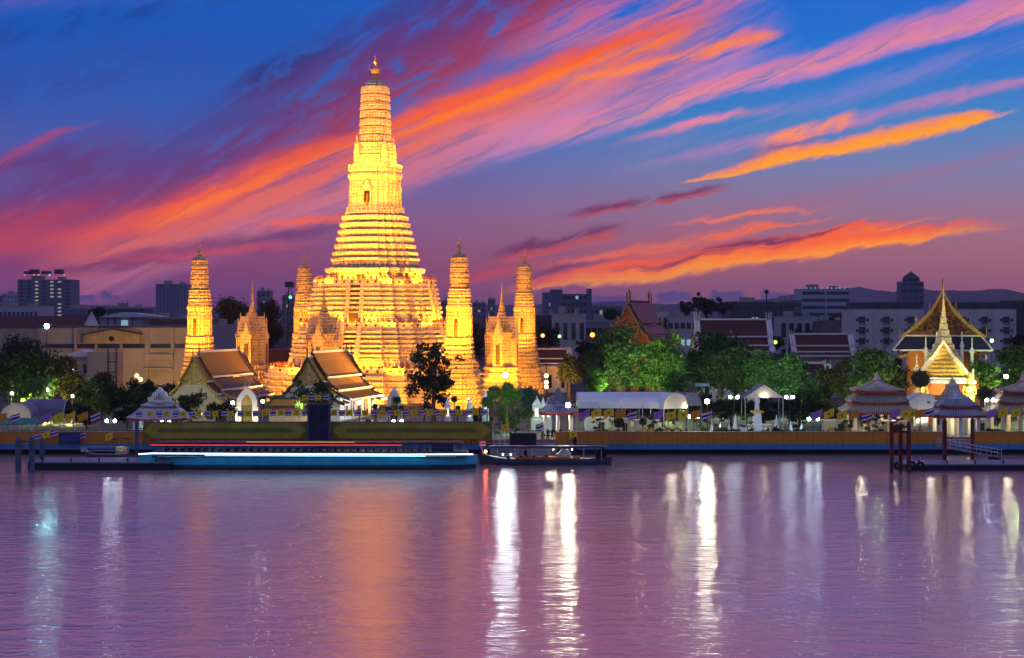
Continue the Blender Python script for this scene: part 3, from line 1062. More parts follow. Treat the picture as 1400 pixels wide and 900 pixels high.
def shrine():
    t = thing('spired_shrine', 'x', 'shrine', (0, 0, 0), PR, 'spired shrines between the corner towers')
    mb = MB()
    plan = RED
    prang_loft(mb, [(4.6, GZ - .2), (4.6, 4.0)] + bands(4.0, 10.2, 4.3, 3.9, 5, .2) + [(3.9, 10.2)])
    mb.build('base', M_PORC2, t)
    mb = MB()
    prang_loft(mb, [(2.75, 10.2), (2.75, 10.8), (2.55, 11.0), (2.55, 17.2), (2.8, 17.6), (2.8, 18.0)])
    row(mb, 2.55, 11, lambda m_, x, y, z: m_.box(x, y, z, .14, .14, 6.2, math.atan2(y, x)), .7)
    mb.build('wall', M_PORC2, t)
    for a in range(4):
        mb = MB()
        mb.box(0, -2.95, 10.2, 2.0, 1.5, 6.4)
        for sx_ in (-1, 1):
            mb.box(sx_ * 1.0, -3.6, 10.2, .28, .28, 6.6)
        mb.poly_xz([(-1.45, 16.6), (1.45, 16.6), (.62, 18.4), (0, 20.6), (-.62, 18.4)], -3.75, -2.0)
        mb.poly_xz([(-1.15, 18.2), (1.15, 18.2), (.5, 20.0), (0, 21.9), (-.5, 20.0)], -3.2, -1.2)
        for x_, y_, z_, h_ in ((-1.4, -3.7, 16.6, 1.3), (1.4, -3.7, 16.6, 1.3), (0, -3.7, 20.5, 1.2), (0, -3.1, 21.8, 1.1)):
            mb.lathe([(.13, 0), (.16, h_ * .3), (.02, h_)], 5, x_, y_, z_)
        o = mb.build('porch', M_PORC2, t)
        o.rotation_euler = (0, 0, a * math.pi / 2)
        mb = MB()
        mb.box(0, -3.74, 10.7, .95, .12, 4.6)
        mb.build('door', mat('dark_olive_door', (0.10, 0.08, 0.02), .7, .2), o)
    mb = MB()
    z, r = 18.0, 3.0
    prof = []
    for k in range(7):
        h = 1.06 - .05 * k
        prof += [(r * 1.05, z), (r * 1.05, z + h * .2), (r * .86, z + h * .3), (r * .8, z + h * .7), (r * .86, z + h * .85), (r * .8, z + h)]
        z += h
        r *= .775
    prang_loft(mb, prof)
    for k, (rr_, zz) in enumerate(((2.75, 18.2), (2.1, 19.2), (1.65, 20.1), (1.27, 21.0), (1.0, 21.8))):
        row(mb, rr_, zz, spike(.8 - .1 * k, .14), .7)
    mb.build('tiered_roof', M_PORC2, t)
    mb = MB()
    mb.lathe([(.55, 0), (.6, .3), (.4, .5), (.45, .9), (.3, 1.2), (.24, 2.4), (.12, 4.0), (.1, 5.2), (.02, 6.6)], 8, 0, 0, z - .15)
    mb.build('spire', M_GILT, t)
    return t


main_prang()
cp = corner_prang()
spots = [((273, 390), 'slender gold corner tower standing alone at far left above the brown hall roof'),
         ((628, 372), 'brightest gold corner tower, just right of the central tower behind the dark tree'),
         ((416, 459), 'small gold corner tower half hidden by the left side of the central tower'),
         ((717, 443), 'gold corner tower on the far right, beside the right hand spired shrine')]
for i, ((px, Y), lab) in enumerate(spots):
    o = cp if i == 0 else copy_tree(cp)
    o.location = (X(px, Y), Y, 0)
    o['label'] = lab
sh = shrine()
for i, ((px, Y), lab) in enumerate((((345, 424), 'gold spired shrine behind the ridge of the brown roofed hall'),
                                     ((443, 381), 'gold shrine with dark spire rising behind the orange roofed hall'),
                                     ((686, 407), 'gold spired shrine between two corner towers on the right'))):
    o = sh if i == 0 else copy_tree(sh)
    o.location = (X(px, Y), Y, 0)
    o['label'] = lab

# the floodlights of the towers (fittings stand behind the parapets)


def local(dx, dy, z, c=(CX, CY), rz=PR):
    return (c[0] + dx * math.cos(rz) - dy * math.sin(rz), c[1] + dx * math.sin(rz) + dy * math.cos(rz), z)


def flood_strip(r, z, rt, zt, power, faces=(0, 1, 3), length=1.3):
    """a row of floodlights along each face of a terrace, shining up the wall; face 0 is the river side"""
    for a in faces:
        c, s = math.cos(a * math.pi / 2), math.sin(a * math.pi / 2)
        p = local(r * s, -r * c, z)
        q = local(rt * s, -rt * c, zt)
        o = light('AREA', p, power, AMBER, None, sx=r * length, sy=.5)
        d = Vector(q) - Vector(p)
        # long side along the wall
        side = Vector((math.cos(PR + a * math.pi / 2), math.sin(PR + a * math.pi / 2), 0))
        zax = (-d).normalized()
        yax = zax.cross(side).normalized()
        o.rotation_euler = Matrix((side, yax, zax)).transposed().to_euler()


flood_strip(30.5, 3.0, 23, 7, 9000)
flood_strip(22.4, 9.6, 17.5, 15, 11500)
flood_strip(15.9, 19.9, 13.6, 26, 11500)
flood_strip(13.0, 30.0, 9.0, 37, 12500)
flood_strip(5.9, 57.6, 3.6, 64, 4000)
for ang, pw in ((-68, .8), (-25, 1.0), (22, 1.0), (64, .9), (118, .5), (-118, .5)):
    c, s = math.cos(R(ang - 90)), math.sin(R(ang - 90))
    p = local(60 * c, 60 * s, 5)
    light('SPOT', p, 600000 * pw, AMBER, local(0, 0, 66), .5, 30, .7)
    light('SPOT', p, 72000 * pw, AMBER, local(0, 0, 44), .5, 36, .9)
    light('SPOT', p, 22000 * pw, AMBER, local(0, 0, 18), .5, 60, .9)
for (px, Y), pw in (((273, 390), 1.0), ((628, 372), 1.6), ((416, 459), .6), ((717, 443), .62)):
    c0 = (X(px, Y), Y)
    for dx, dy in ((-9, -13), (10, -12), (3, -16)):
        light('SPOT', local(dx, dy, 3.4, c0), 10500 * pw, AMBER, local(0, 0, 11, c0), .3, 90, .9)
        light('SPOT', local(dx, dy, 3.4, c0), 90000 * pw, AMBER, local(0, 0, 29, c0), .3, 46, .8)
for px, Y, pw in ((345, 424, 1.0), (443, 381, .6), (686, 407, 1.0)):
    c0 = (X(px, Y), Y)
    for dx, dy in ((-9, -12), (10, -11)):
        light('SPOT', local(dx, dy, 4, c0), 52000 * pw, (1.0, .34, .012), local(0, 0, 16, c0), .3, 75, .8)
# ------------------------------------------------------------------ temple halls


def slab(mb, y0, y1, a, b, th=.22, mi=None):
    """roof plane between section points a and b (x, z), from y0 to y1"""
    (xa, za), (xb, zb) = a, b
    mb.hexa([(xa, y0, za - th), (xb, y0, zb - th), (xb, y1, zb - th), (xa, y1, za - th), (xa, y0, za), (xb, y0, zb), (xb, y1, zb), (xa, y1, za)], mi)


SECT = [[(0, 1), (.13, .80), (.27, .62), (.40, .47)], [(.37, .42), (.52, .29), (.68, .19)], [(.65, .14), (.82, .05), (1.0, 0.0)]]


def chofa(mb, x, y, z, h, s=1):
    mb.path([(x, y, z), (x, y - s * h * .10, z + h * .35), (x, y - s * h * .02, z + h * .62), (x, y - s * h * .22, z + h)], h * .07, 5)
    mb.tube((x, y - s * h * .08, z + h * .38), (x, y - s * h * .32, z + h * .46), h * .05, .01, 5)


def hall(name, label, loc, rz, L, hw, ze, zr, tiles, m_edge, m_gable, m_barge, m_wall, front=2.6, drop=.8, back=True, nwin=5, zg=0.0, chofa_h=1.6):
    t = thing(name, label, 'temple hall', loc, rz)
    H = zr - ze

    def sect(f, hwf=1.0, dz=0.0):
        return (f[0] * hw * hwf, ze + f[1] * H + dz)

    def roof(y0, y1, hwf, dz, nm):
        o = None
        for k, tier in enumerate(SECT):
            for s in (-1, 1):
                mb = MB()
                for a, b in zip(tier[:-1], tier[1:]):
                    pa, pb = sect(a, hwf, dz), sect(b, hwf, dz)
                    slab(mb, y0, y1, (pa[0] * s, pa[1]), (pb[0] * s, pb[1]))
                mb.build(nm, tiles[k], t)
        mb = MB()
        for s in (-1, 1):
            for tier in SECT:
                p = sect(tier[-1], hwf, dz)
                mb.box(p[0] * s, (y0 + y1) / 2, p[1] - .26, .34, y1 - y0 + .1, .34)
        p = sect((0, 1), hwf, dz)
        mb.box(0, (y0 + y1) / 2, p[1] - .15, .4, y1 - y0 + .2, .42)
        mb.build('roof_edge', m_edge, t)
        for yy in (y0, y1):
            mb = MB()
            for s in (-1, 1):
                for tier in SECT:
                    for a, b in zip(tier[:-1], tier[1:]):
                        pa, pb = sect(a, hwf, dz), sect(b, hwf, dz)
                        slab(mb, yy - .2, yy + .2, (pa[0] * s, pa[1] + .22), (pb[0] * s, pb[1] + .22), .5)
                    p = sect(tier[-1], hwf, dz)
                    chofa(mb, p[0] * s, yy, p[1], chofa_h * .6, 1 if yy == y0 else -1)
            chofa(mb, 0, yy, sect((0, 1), hwf, dz)[1], chofa_h, 1 if yy == y0 else -1)
            mb.build('bargeboard', m_barge, t)

    roof(0, L, 1.0, 0.0, 'roof')
    roof(-front, 0.35, .97, -drop, 'porch_roof')
    if back:
        roof(L - .35, L + front, .97, -drop, 'porch_roof')
    # pediment and walls
    mb = MB()
    pts = [sect(p, .94, -drop - .25) for tier in SECT[:2] for p in tier]
    mb.poly_xz([(-x, z) for x, z in reversed(pts)] + pts[1:], -front + .5, -front + .8)
    mb.build('gable', m_gable, t)
    zw = sect(SECT[1][-1], .94, -drop - .3)[1]
    mb = MB()
    xw = hw * .80
    mb.box(0, (L - front + 1.0) / 2 + .2, zg, xw * 2, L + front - 1.0, ze - zg + .35)
    pts = [sect(p, .93, -drop - .35) for tier in SECT[1:] for p in tier]
    mb.poly_xz([(-xw, ze), (-pts[1][0], pts[1][1]), (-pts[0][0], pts[0][1]), (pts[0][0], pts[0][1]), (pts[1][0], pts[1][1]), (xw, ze)], -front + .45, -front + .85)
    mb.box(0, -front + .3, zw + 1.2, hw * .9, .5, .35)
    mb.build('wall', m_wall, t)
    for s in (-1, 1):
        for k in range(nwin):
            mb = MB()
            yy = (k + .5) / nwin * L
            mb.box(s * (xw + .06), yy, zg + 1.2, .14, .9, max(1, (ze - zg) * .5))
            w_ = mb.build('window', M_DARK, t)
            mb = MB()
            mb.box(s * (xw + .1), yy - .6, zg + 1.0, .2, .22, max(1.4, (ze - zg) * .5 + .6))
            mb.box(s * (xw + .1), yy + .6, zg + 1.0, .2, .22, max(1.4, (ze - zg) * .5 + .6))
            mb.build('frame', m_wall, w_)
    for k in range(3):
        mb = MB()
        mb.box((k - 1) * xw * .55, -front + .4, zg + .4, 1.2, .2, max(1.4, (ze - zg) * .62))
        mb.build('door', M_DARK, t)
    return t


M_GABLE = mat('carved_gilt_gable', (0.50, 0.34, 0.10), 0.5, 0.6, 2.2, bump=.12, bscale=3.0, metal=.2)
M_PINKWALL = mat('warm_orange_wall', (0.46, 0.17, 0.05), 0.8, 0.15, .4)
hall('temple_hall', 'brown tiled hall with orange ridge tier and cream gable, left of the shrines', (X(272, 330), 330, 0), PR, 19, 7.2, 6.6, 15.3,
     [M_ORANGETILE, M_BROWNTILE, M_BROWNTILE], M_EDGE, M_GABLE, M_GILT_D, M_CREAM, zg=GZ)
hall('temple_hall', 'hall with three bright orange roof tiers and white lit side wall before the central tower', (X(427, 330), 330, 0), PR, 19, 7.6, 6.4, 15.2,
     [M_ORANGETILE, M_ORANGETILE, M_ORANGETILE], M_EDGE, M_GABLE, mat('dark_bargeboard', (0.05, 0.04, 0.035), .6, .3), M_WHITE, zg=GZ)
hall('temple_hall', 'hall with faded pink roof and glowing gilt gable rising above the round green tree', (X(861, 430), 430, 0), R(-17), 22, 8.0, 15.5, 25.6,
     [M_PINKTILE, M_PINKTILE, M_PINKTILE], M_REDTILE, mat('red_gold_gable', (0.5, 0.16, 0.05), .6, .5, 1.5), M_GILT_D, M_PINKWALL, zg=GZ, chofa_h=3.0)
hall('temple_hall', 'dark red hall with white trimmed ridge lying side on behind the dark trees', (X(1054, 400), 404, 0), R(90), 16.5, 6.5, 14.0, 21.2,
     [M_REDTILE, M_REDTILE, M_REDTILE], M_WHITE, M_WHITE, M_WHITE, M_WHITE, zg=GZ, front=.5, drop=.1, chofa_h=1.8)
hall('temple_hall', 'low dark hall with pale double ridge lines at far right behind the trees', (X(1166, 420), 424, 0), R(90), 14, 6, 12.5, 17.6,
     [M_REDTILE, M_REDTILE, M_REDTILE], M_EDGE, M_EDGE, M_EDGE, M_CONC, zg=GZ, front=.5, drop=.1, chofa_h=1.0)
hall('temple_gatehouse', 'small dark roofed gatehouse with white trim in the trees at right', (X(1128, 350), 350, 0), R(80), 7, 3.4, 8.8, 12.6,
     [M_REDTILE, M_REDTILE, M_REDTILE], M_EDGE, M_EDGE, M_EDGE, M_CONC, zg=GZ, front=1.0, drop=.4, nwin=2, chofa_h=1.0)
hall('temple_hall', 'low brown roof with white gable line just right of the corner tower', (X(778, 450), 452, 0), R(90), 10, 5, 9.0, 13.4,
     [M_REDTILE, M_REDTILE, M_REDTILE], M_WHITE, M_EDGE, M_WHITE, M_WHITE, zg=GZ, front=.5, drop=.1, nwin=3, chofa_h=.8)

# the ordination hall on the right, gable towards the river
M_REDGOLD = mat('dark_gilt_carving', (0.17, 0.065, 0.018), .4, .85, 1.1, bump=.2, bscale=2.2, metal=.3)
BX, BY = X(1289, 330), 330
oh = hall('ordination_hall', 'great dark gabled hall with gilt edges and orange walls at right', (BX, BY, 0), R(-14), 26, 8.3, 15.9, 26.0,
          [M_REDTILE, M_BLUETILE, M_BLUETILE], M_EDGE, M_REDGOLD, M_GILT_D, M_PINKWALL, zg=GZ, front=3.0, drop=1.6, chofa_h=3.0)
mb = MB()
mb.lathe([(.3, 0), (.42, .5), (.2, 1.0), (.26, 1.4), (.1, 2.2), (.02, 3.6)], 7, 0, -3.0, 24.3)
mb.build('finial', M_GILT, oh)
for k, px in enumerate((1255, 1267, 1281, 1314, 1327, 1345)):
    mb = MB()
    x_ = (px - 1289) / 7.21
    h_ = (13.0, 16.2, 17.3, 17.3, 16.2, 13.0)[k]
    mb.box(x_, -6.0, GZ, .55, .55, h_ - GZ)
    chofa(mb, x_, -6.0, h_, 1.9)
    mb.box(x_, -6.0, h_ - .9, .85, .85, .35)
    mb.build('column', M_WHITE, oh)
for dx in (-11, 11):
    light('SPOT', (BX + dx - 3, BY - 14, 4), 4200, (1, .6, .18), (BX, BY - 3, 19), .3, 80, .8)
    light('SPOT', (BX + dx * .8 - 3, BY - 9, 8), 1100, (1, .55, .18), (BX + dx * .6, BY, 14), .3, 90, .9)
# light spilling over the orange roofs from the towers
light('SPOT', (X(560, 352), 352, 5), 90000, (1, .5, .1), (X(455, 338), 338, 11), .4, 60, .8)
light('SPOT', (X(398, 350), 350, 6), 22000, (1, .5, .12), (X(310, 340), 340, 14), .4, 60, .8)
light('POINT', (X(494, 324), 324, 6), 900, (.85, .92, 1), size=.2)
light('POINT', (X(508, 328), 328, 5), 700, (.85, .92, 1), size=.2)
light('POINT', (X(280, 318), 316, 4.5), 700, (1, .85, .5), size=.2)
light('POINT', (X(405, 318), 316, 5.5), 500, (1, .8, .4), size=.2)
light('POINT', (X(325, 314), 309, 4.2), 320, (1, .9, .6), size=.2)
light('POINT', (X(352, 314), 309, 4.2), 320, (1, .9, .6), size=.2)


mb = MB()
mb.hexa([(-9.0, -5.3, 15.7), (9.0, -5.3, 15.7), (9.0, -3.2, 15.9), (-9.0, -3.2, 15.9), (-7.0, -3.5, 18.3), (7.0, -3.5, 18.3), (7.0, -3.2, 18.3), (-7.0, -3.2, 18.3)])
mb.build('skirt_roof', banded('dark_slate_tile', (.02, .022, .045), (.05, .05, .09), .3, 'Z'), oh)
mb = MB()
mb.box(0, -5.3, 15.55, 18.2, .3, .3)
mb.box(0, -3.6, 18.25, 14.4, .3, .3)
for s in (-1, 1):
    mb.tube((s * 9.0, -5.3, 15.8), (s * 7.0, -3.55, 18.35), .2, .2, 5)
mb.build('skirt_edge', M_EDGE, oh)
mb = MB()
mb.poly_xz([(-7.2, 18.5), (7.2, 18.5), (4.6, 20.2), (2.3, 22.6), (0, 26.2), (-2.3, 22.6), (-4.6, 20.2)], -3.75, -3.35)
for k, (hw_, zz_) in enumerate(((5.6, 19.2), (4.4, 20.1), (3.2, 21.1), (2.3, 22.1), (1.5, 23.2), (.8, 24.2))):
    mb.box(0, -3.85, zz_, hw_ * 1.7, .2, .28)
    for j in range(int(hw_ * 1.6)):
        mb.lathe([(.22, 0), (.28, .25), (.06, .62)], 5, (j - (int(hw_ * 1.6) - 1) / 2) * 1.0, -3.85, zz_ + .25)
mb.build('pediment', M_REDGOLD, oh)
for s in (-1, 1):
    mb = MB()
    for (xa, za), (xb, zb) in (((7.9, 18.2), (4.9, 20.4)), ((4.9, 20.4), (2.4, 22.9)), ((2.4, 22.9), (0, 26.8))):
        mb.hexa([(s * xa, -4.1, za), (s * (xa - .55), -4.1, za - .1), (s * (xa - .55), -3.3, za - .1), (s * xa, -3.3, za),
                 (s * xb, -4.1, zb + .25), (s * max(0, xb - .45), -4.1, zb - .3), (s * max(0, xb - .45), -3.3, zb - .3), (s * xb, -3.3, zb + .25)])
        chofa(mb, s * xa, -3.8, za, 1.7)
    mb.build('gable_edge', M_GILT_D, oh)


def crown_gate():
    """gate with white and gold gable under a stepped crown spire"""
    gx, gy = X(1290, 318), 318
    t = thing('crowned_gate', 'glowing pale gold gate with pointed gable and stepped crown spire before the dark hall', 'gate', (gx, gy, 0), R(-14))
    mg = mat('pale_gilt_stucco', (0.72, 0.60, 0.30), .5, .25, 2.5, bump=.05, bscale=5)
    z0 = Z(545, 318)
    for s in (-1, 1):
        mb = MB()
        mb.box(s * 4.6, 0, GZ, 1.3, 2.4, Z(522, 318) - GZ)
        for q in range(4):
            mb.box(s * 4.6, -1.25, GZ + 1 + q * 1.6, 1.5, .3, .3)
        mb.build('pier', mg, t)
    mb = MB()
    mb.box(0, .3, GZ, 7.9, 1.4, Z(524, 318) - GZ - .1)
    mb.build('wall', M_PINKWALL, t)
    mb = MB()
    mb.box(0, -.2, GZ, 2.6, .7, 4.2)
    mb.build('door', M_DARK, t)
    mb = MB()
    zb = Z(523, 318)
    mb.box(0, -2.0, zb, 11.4, 6.4, .55)
    mb.box(0, -2.0, zb + .55, 10.6, 6.0, .5)
    mb.build('cornice', M_WHITE, t)
    mb = MB()
    zc = zb + 1.05
    za = Z(466, 318)
    mb.poly_xz([(-5.0, zc), (5.0, zc), (2.1, zc + (za - zc) * .52), (0, za - .3), (-2.1, zc + (za - zc) * .52)], -4.6, -3.6)
    # carved relief in the pediment
    for k in range(7):
        w_ = 3.6 - k * .5
        mb.box(0, -4.68, zc + .5 + k * .75, w_ * 1.5, .16, .3)
    mb.build('gable', mat('gilt_pediment', (.60, .40, .08), .5, .4, 3, bump=.08, bscale=5), t)
    mb = MB()
    for s in (-1, 1):
        for a, b in (((5.2, zc), (2.2, zc + (za - zc) * .54)), ((2.2, zc + (za - zc) * .54), (0, za))):
            mb.hexa([(s * a[0], -4.9, a[1]), (s * (a[0] - .75), -4.9, a[1] + .1), (s * (a[0] - .75), -3.4, a[1] + .1), (s * a[0], -3.4, a[1]),
                     (s * b[0], -4.9, b[1] + .3), (s * max(0, b[0] - .6), -4.9, b[1] - .3), (s * max(0, b[0] - .6), -3.4, b[1] - .3), (s * b[0], -3.4, b[1] + .3)])
        chofa(mb, s * 5.2, -4.8, zc, 1.6)
    mb.build('gable_edge', mat('ivory_edge', (.74, .68, .50), .6, .1), t)
    mb = MB()
    z, r = Z(484, 318), 2.45
    prof = [(3.3, z - 1.2), (3.3, z - .5), (2.9, z - .4)]
    for k in range(8):
        h = 1.42 - .07 * k
        prof += [(r * 1.12, z), (r * 1.12, z + h * .18), (r * .9, z + h * .34), (r * .78, z + h)]
        z += h
        r *= .715
    prang_loft(mb, prof)
    mb.lathe([(r, 0), (r * 1.4, .4), (r * .6, .9), (r * .4, 2.0), (.03, 4.2)], 7, 0, 0, z - .1)
    mb.build('crown_spire', mg, t)
    for dx in (-4, 0, 4):
        light('SPOT', (gx + dx, gy - 10, 6), 2200, (1, .8, .36), (gx + dx * .4, gy, 15), .3, 90, .8)
    for dx in (-5, 5):
        light('SPOT', (gx + dx, gy - 10, 10), 7000, (1, .8, .36), (gx, gy, 24), .3, 40, .8)


crown_gate()


def giant(px, Y, label):
    """standing guardian giant with a club, tall crown"""
    t = thing('guardian_statue', label, 'statue', (X(px, Y), Y, GZ))
    h = Z(510, Y) - GZ
    mb = MB()
    mb.box(0, 0, 0, 2.2, 1.8, h * .22)
    mb.box(0, 0, h * .22, 1.8, 1.5, .25)
    mb.build('pedestal', M_WHITE, t)
    mb = MB()
    b = h * .25
    H = h - b
    for s in (-1, 1):
        mb.lathe([(.42, 0), (.36, H * .12), (.5, H * .3), (.42, H * .42)], 8, s * .45, 0, b)
        mb.tube((s * .85, 0, b + H * .68), (s * 1.25, -.2, b + H * .5), .25, .2, 7)
        mb.tube((s * 1.25, -.2, b + H * .5), (s * .2, -.75, b + H * .42), .2, .14, 7)
    mb.lathe([(.95, H * .36), (1.05, H * .42), (.7, H * .52), (.9, H * .66), (.55, H * .72), (.3, H * .74)], 10, 0, 0, b)
    mb.tube((0, -.8, b), (0, -.8, b + H * .46), .2, .13, 6)
    mb.ball((0, 0, b + H * .79), .48, 1.1)
    mb.lathe([(.5, H * .83), (.55, H * .85), (.34, H * .9), (.2, H * .95), (.02, H)], 9, 0, 0, b)
    mb.build('figure', M_GOLDROBE, t)
    light('SPOT', (X(px, Y) - 1.5, Y - 5, 3.2), 3200, (1, .85, .5), (X(px, Y), Y, h * .6), .2, 70, .8)


giant(1325, 312, 'tall glowing gold guardian statue right of the crowned gate')
giant(1259, 312, 'glowing gold guardian statue half hidden behind the round clipped tree, left of the crowned gate')


def arch_gate(px, Y, ytop, ybase, wpx, label, m=M_WHITE):
    t = thing('arched_gate', label, 'gate', (X(px, Y), Y, GZ))
    w = wpx * Y / F
    zt = Z(ytop, Y) - GZ
    z1 = zt * .50
    mb = MB()
    for s in (-1, 1):
        mb.box(s * w * .38, 0, 0, w * .22, 1.2, z1)
        mb.box(s * w * .5, 0, 0, w * .1, 1.5, z1 * .9)
    n = 8
    out, inn = [], []
    for k in range(n + 1):
        f = k / n
        out.append((w * .5 * (1 - f ** 1.8), z1 + (zt * .9 - z1) * f ** .8))
        inn.append((w * .27 * (1 - f ** 1.6), z1 + (zt * .74 - z1) * f ** .75))
    for s in (-1, 1):
        for k in range(n):
            a, b, c, d = out[k], out[k + 1], inn[k + 1], inn[k]
            mb.hexa([(s * d[0], -.6, d[1]), (s * a[0], -.6, a[1]), (s * a[0], .6, a[1]), (s * d[0], .6, d[1]),
                     (s * c[0], -.6, c[1]), (s * b[0], -.6, b[1]), (s * b[0], .6, b[1]), (s * c[0], .6, c[1])])
    mb.build('arch', m, t)
    mb = MB()
    mb.tube((-.35, 0, zt * .86), (-.42, 0, zt), .12, .02, 6)
    mb.tube((.35, 0, zt * .86), (.42, 0, zt), .12, .02, 6)
    mb.build('finial', m, t)
    mb = MB()
    mb.poly_xz([(-w * .26, z1 * .98), (w * .26, z1 * .98), (w * .17, z1 + (zt - z1) * .35), (0, zt * .76), (-w * .17, z1 + (zt - z1) * .35)], -.2, .2)
    mb.build('pediment', M_GABLE, t)
    mb = MB()
    mb.box(-w * .13, .1, 0, w * .25, .16, z1 * .97)
    mb.box(w * .13, .1, 0, w * .25, .16, z1 * .97)
    mb.build('door', mat('olive_door', (.16, .13, .05), .7, .2), t)


arch_gate(338, 312, 523, 582, 28, 'cream pointed arch gate in front of the brown hall')
arch_gate(539, 312, 524, 580, 19, 'white pointed arch gate right of the orange roofed hall')

# low wing roof with green border
t = thing('low_pavilion', 'low pavilion with orange roof bordered in green before the cream gable', 'pavilion', (X(390, 316), 316, GZ))
mb = MB()
mb.hexa([(-3.6, -2, 3.1), (5, -2, 3.1), (5, 2, 3.1), (-3.6, 2, 3.1), (-2.4, -.2, 5.0), (5, -.2, 5.0), (5, .2, 5.0), (-2.4, .2, 5.0)])
mb.build('roof', M_GREENROOF, t)
mb = MB()
mb.hexa([(-2.7, -1.55, 3.62), (4.6, -1.55, 3.62), (4.6, -1.45, 3.6), (-2.7, -1.45, 3.6), (-2.0, -.55, 4.72), (4.6, -.55, 4.72), (4.6, -.5, 4.7), (-2.0, -.5, 4.7)])
mb.build('roof_panel', M_ORANGETILE, t)
mb = MB()
mb.box(.7, 0, 2.85, 8.8, 4.2, .25)
mb.build('eave', M_REDTRIM, t)
mb = MB()
mb.box(.7, .4, 0, 7, 2.6, 2.9)
mb.build('wall', M_CREAM, t)

# ------------------------------------------------------------------ pavilions by the river


def hip_roof(t, w, d, z0, z1, top_w, top_d, m_tile, m_rib, nrib=10, curve=.14, name='roof', fascia=True):
    """hipped roof with raised tile ribs, slightly sagging slopes and upturned corners"""
    steps = 5
    rings = []
    for k in range(steps + 1):
        f = k / steps
        g = f - curve * math.sin(math.pi * f) * .35
        hw, hd = (w + (top_w - w) * f) / 2, (d + (top_d - d) * f) / 2
        z = z0 + (z1 - z0) * g
        up = .28 * (1 - f) ** 2
        ring = []
        for (ax, ay), (bx, by) in (((-1, -1), (1, -1)), ((1, -1), (1, 1)), ((1, 1), (-1, 1)), ((-1, 1), (-1, -1))):
            for j in range(4):
                q = j / 4
                e = abs(q - .5) * 2
                ring.append(((ax + (bx - ax) * q) * hw, (ay + (by - ay) * q) * hd, z + up * e ** 3))
        rings.append(ring)
    mb = MB()
    mb.loft(rings)
    o = mb.build(name, m_tile, t)
    mb = MB()
    for side in range(4):
        along = w if side in (0, 2) else d
        n = max(3, int(1.7 * nrib * along / max(w, d)))
        for j in range(n + 1):
            q = j / n * 2 - 1
            corner = j in (0, n)
            for k in range(steps):
                f0, f1 = k / steps, (k + 1) / steps
                pts = []
                for f in (f0, f1):
                    g = f - curve * math.sin(math.pi * f) * .35
                    hw, hd = (w + (top_w - w) * f) / 2, (d + (top_d - d) * f) / 2
                    z = z0 + (z1 - z0) * g + .28 * (1 - f) ** 2 * abs(q) ** 3 + .05
                    p = {0: (q * hw, -hd, z), 1: (hw, q * hd, z), 2: (-q * hw, hd, z), 3: (-hw, -q * hd, z)}[side]
                    pts.append(p)
                r = .18 if corner else .08
                mb.tube(pts[0], pts[1], r, r, 4)
    mb.build('tile_ribs', m_rib, o)
    if fascia:
        mb = MB()
        for s in (-1, 1):
            mb.box(0, s * (d / 2 - .02), z0 - .26, w + .05, .14, .26)
            mb.box(s * (w / 2 - .02), 0, z0 - .26, .14, d - .2, .26)
        mb.build('fascia', M_REDTRIM, o)
    return o


M_RIBCREAM = mat('cream_ribs', (0.62, 0.54, 0.38), .7, .12)
M_RIBPALE = mat('pale_ribs', (0.5, 0.52, 0.58), .7, .12)


def pavilion(px, Y, w, d, z_eave, tiers, label, m_tile, m_rib, ncol=4, col_m=M_CREAM, lightpow=900, lc=(1, .86, .55)):
    t = thing('riverside_pavilion', label, 'pavilion', (X(px, Y), Y, 0))
    z = z_eave
    for k, (tw, td, h, uw, ud) in enumerate(tiers):
        hip_roof(t, tw, td, z, z + h, uw, ud, m_tile, m_rib, int(tw * 1.9))
        z += h
        if k < len(tiers) - 1:
            mb = MB()
            mb.box(0, 0, z - .05, uw * .96, ud * .96, .45)
            mb.build('clerestory', M_CREAM, t)
            z += .38
    mb = MB()
    uw = tiers[-1][3]
    mb.lathe([(max(.2, uw * .5), -.1), (.5, .2), (.62, .45), (.3, .8), (.36, 1.0), (.05, 1.6)], 7, 0, 0, z)
    for s in (-1, 1):
        mb.tube((0, 0, z + .3), (s * .9, 0, z + .15), .24, .1, 6)
    mb.build('roof_ornament', m_rib, t)
    tw, td = tiers[0][0], tiers[0][1]
    for i in range(ncol):
        for yy in (-1, 1):
            xx = ((i + .5) / ncol - .5) * (tw - .6) * ncol / (ncol - .45) * .93
            mb = MB()
            mb.box(xx, yy * (td / 2 - .7), GZ + .02, .55, .55, z_eave - GZ - .1)
            mb.box(xx, yy * (td / 2 - .7), GZ + .02, .8, .8, .35)
            mb.build('column', col_m, t)
    mb = MB()
    mb.box(0, 0, z_eave - .3, tw - .9, td - .9, .24)
    mb.build('ceiling', M_CREAM, t)
    mb = MB()
    mb.box(0, 0, GZ + .01, tw - .4, td - .4, .22)
    mb.build('plinth', M_PAVE, t)
    light('POINT', (X(px, Y) - tw * .22, Y, z_eave - .9), lightpow, lc, size=.2)
    light('POINT', (X(px, Y) + tw * .22, Y, z_eave - .9), lightpow, lc, size=.2)
    return t


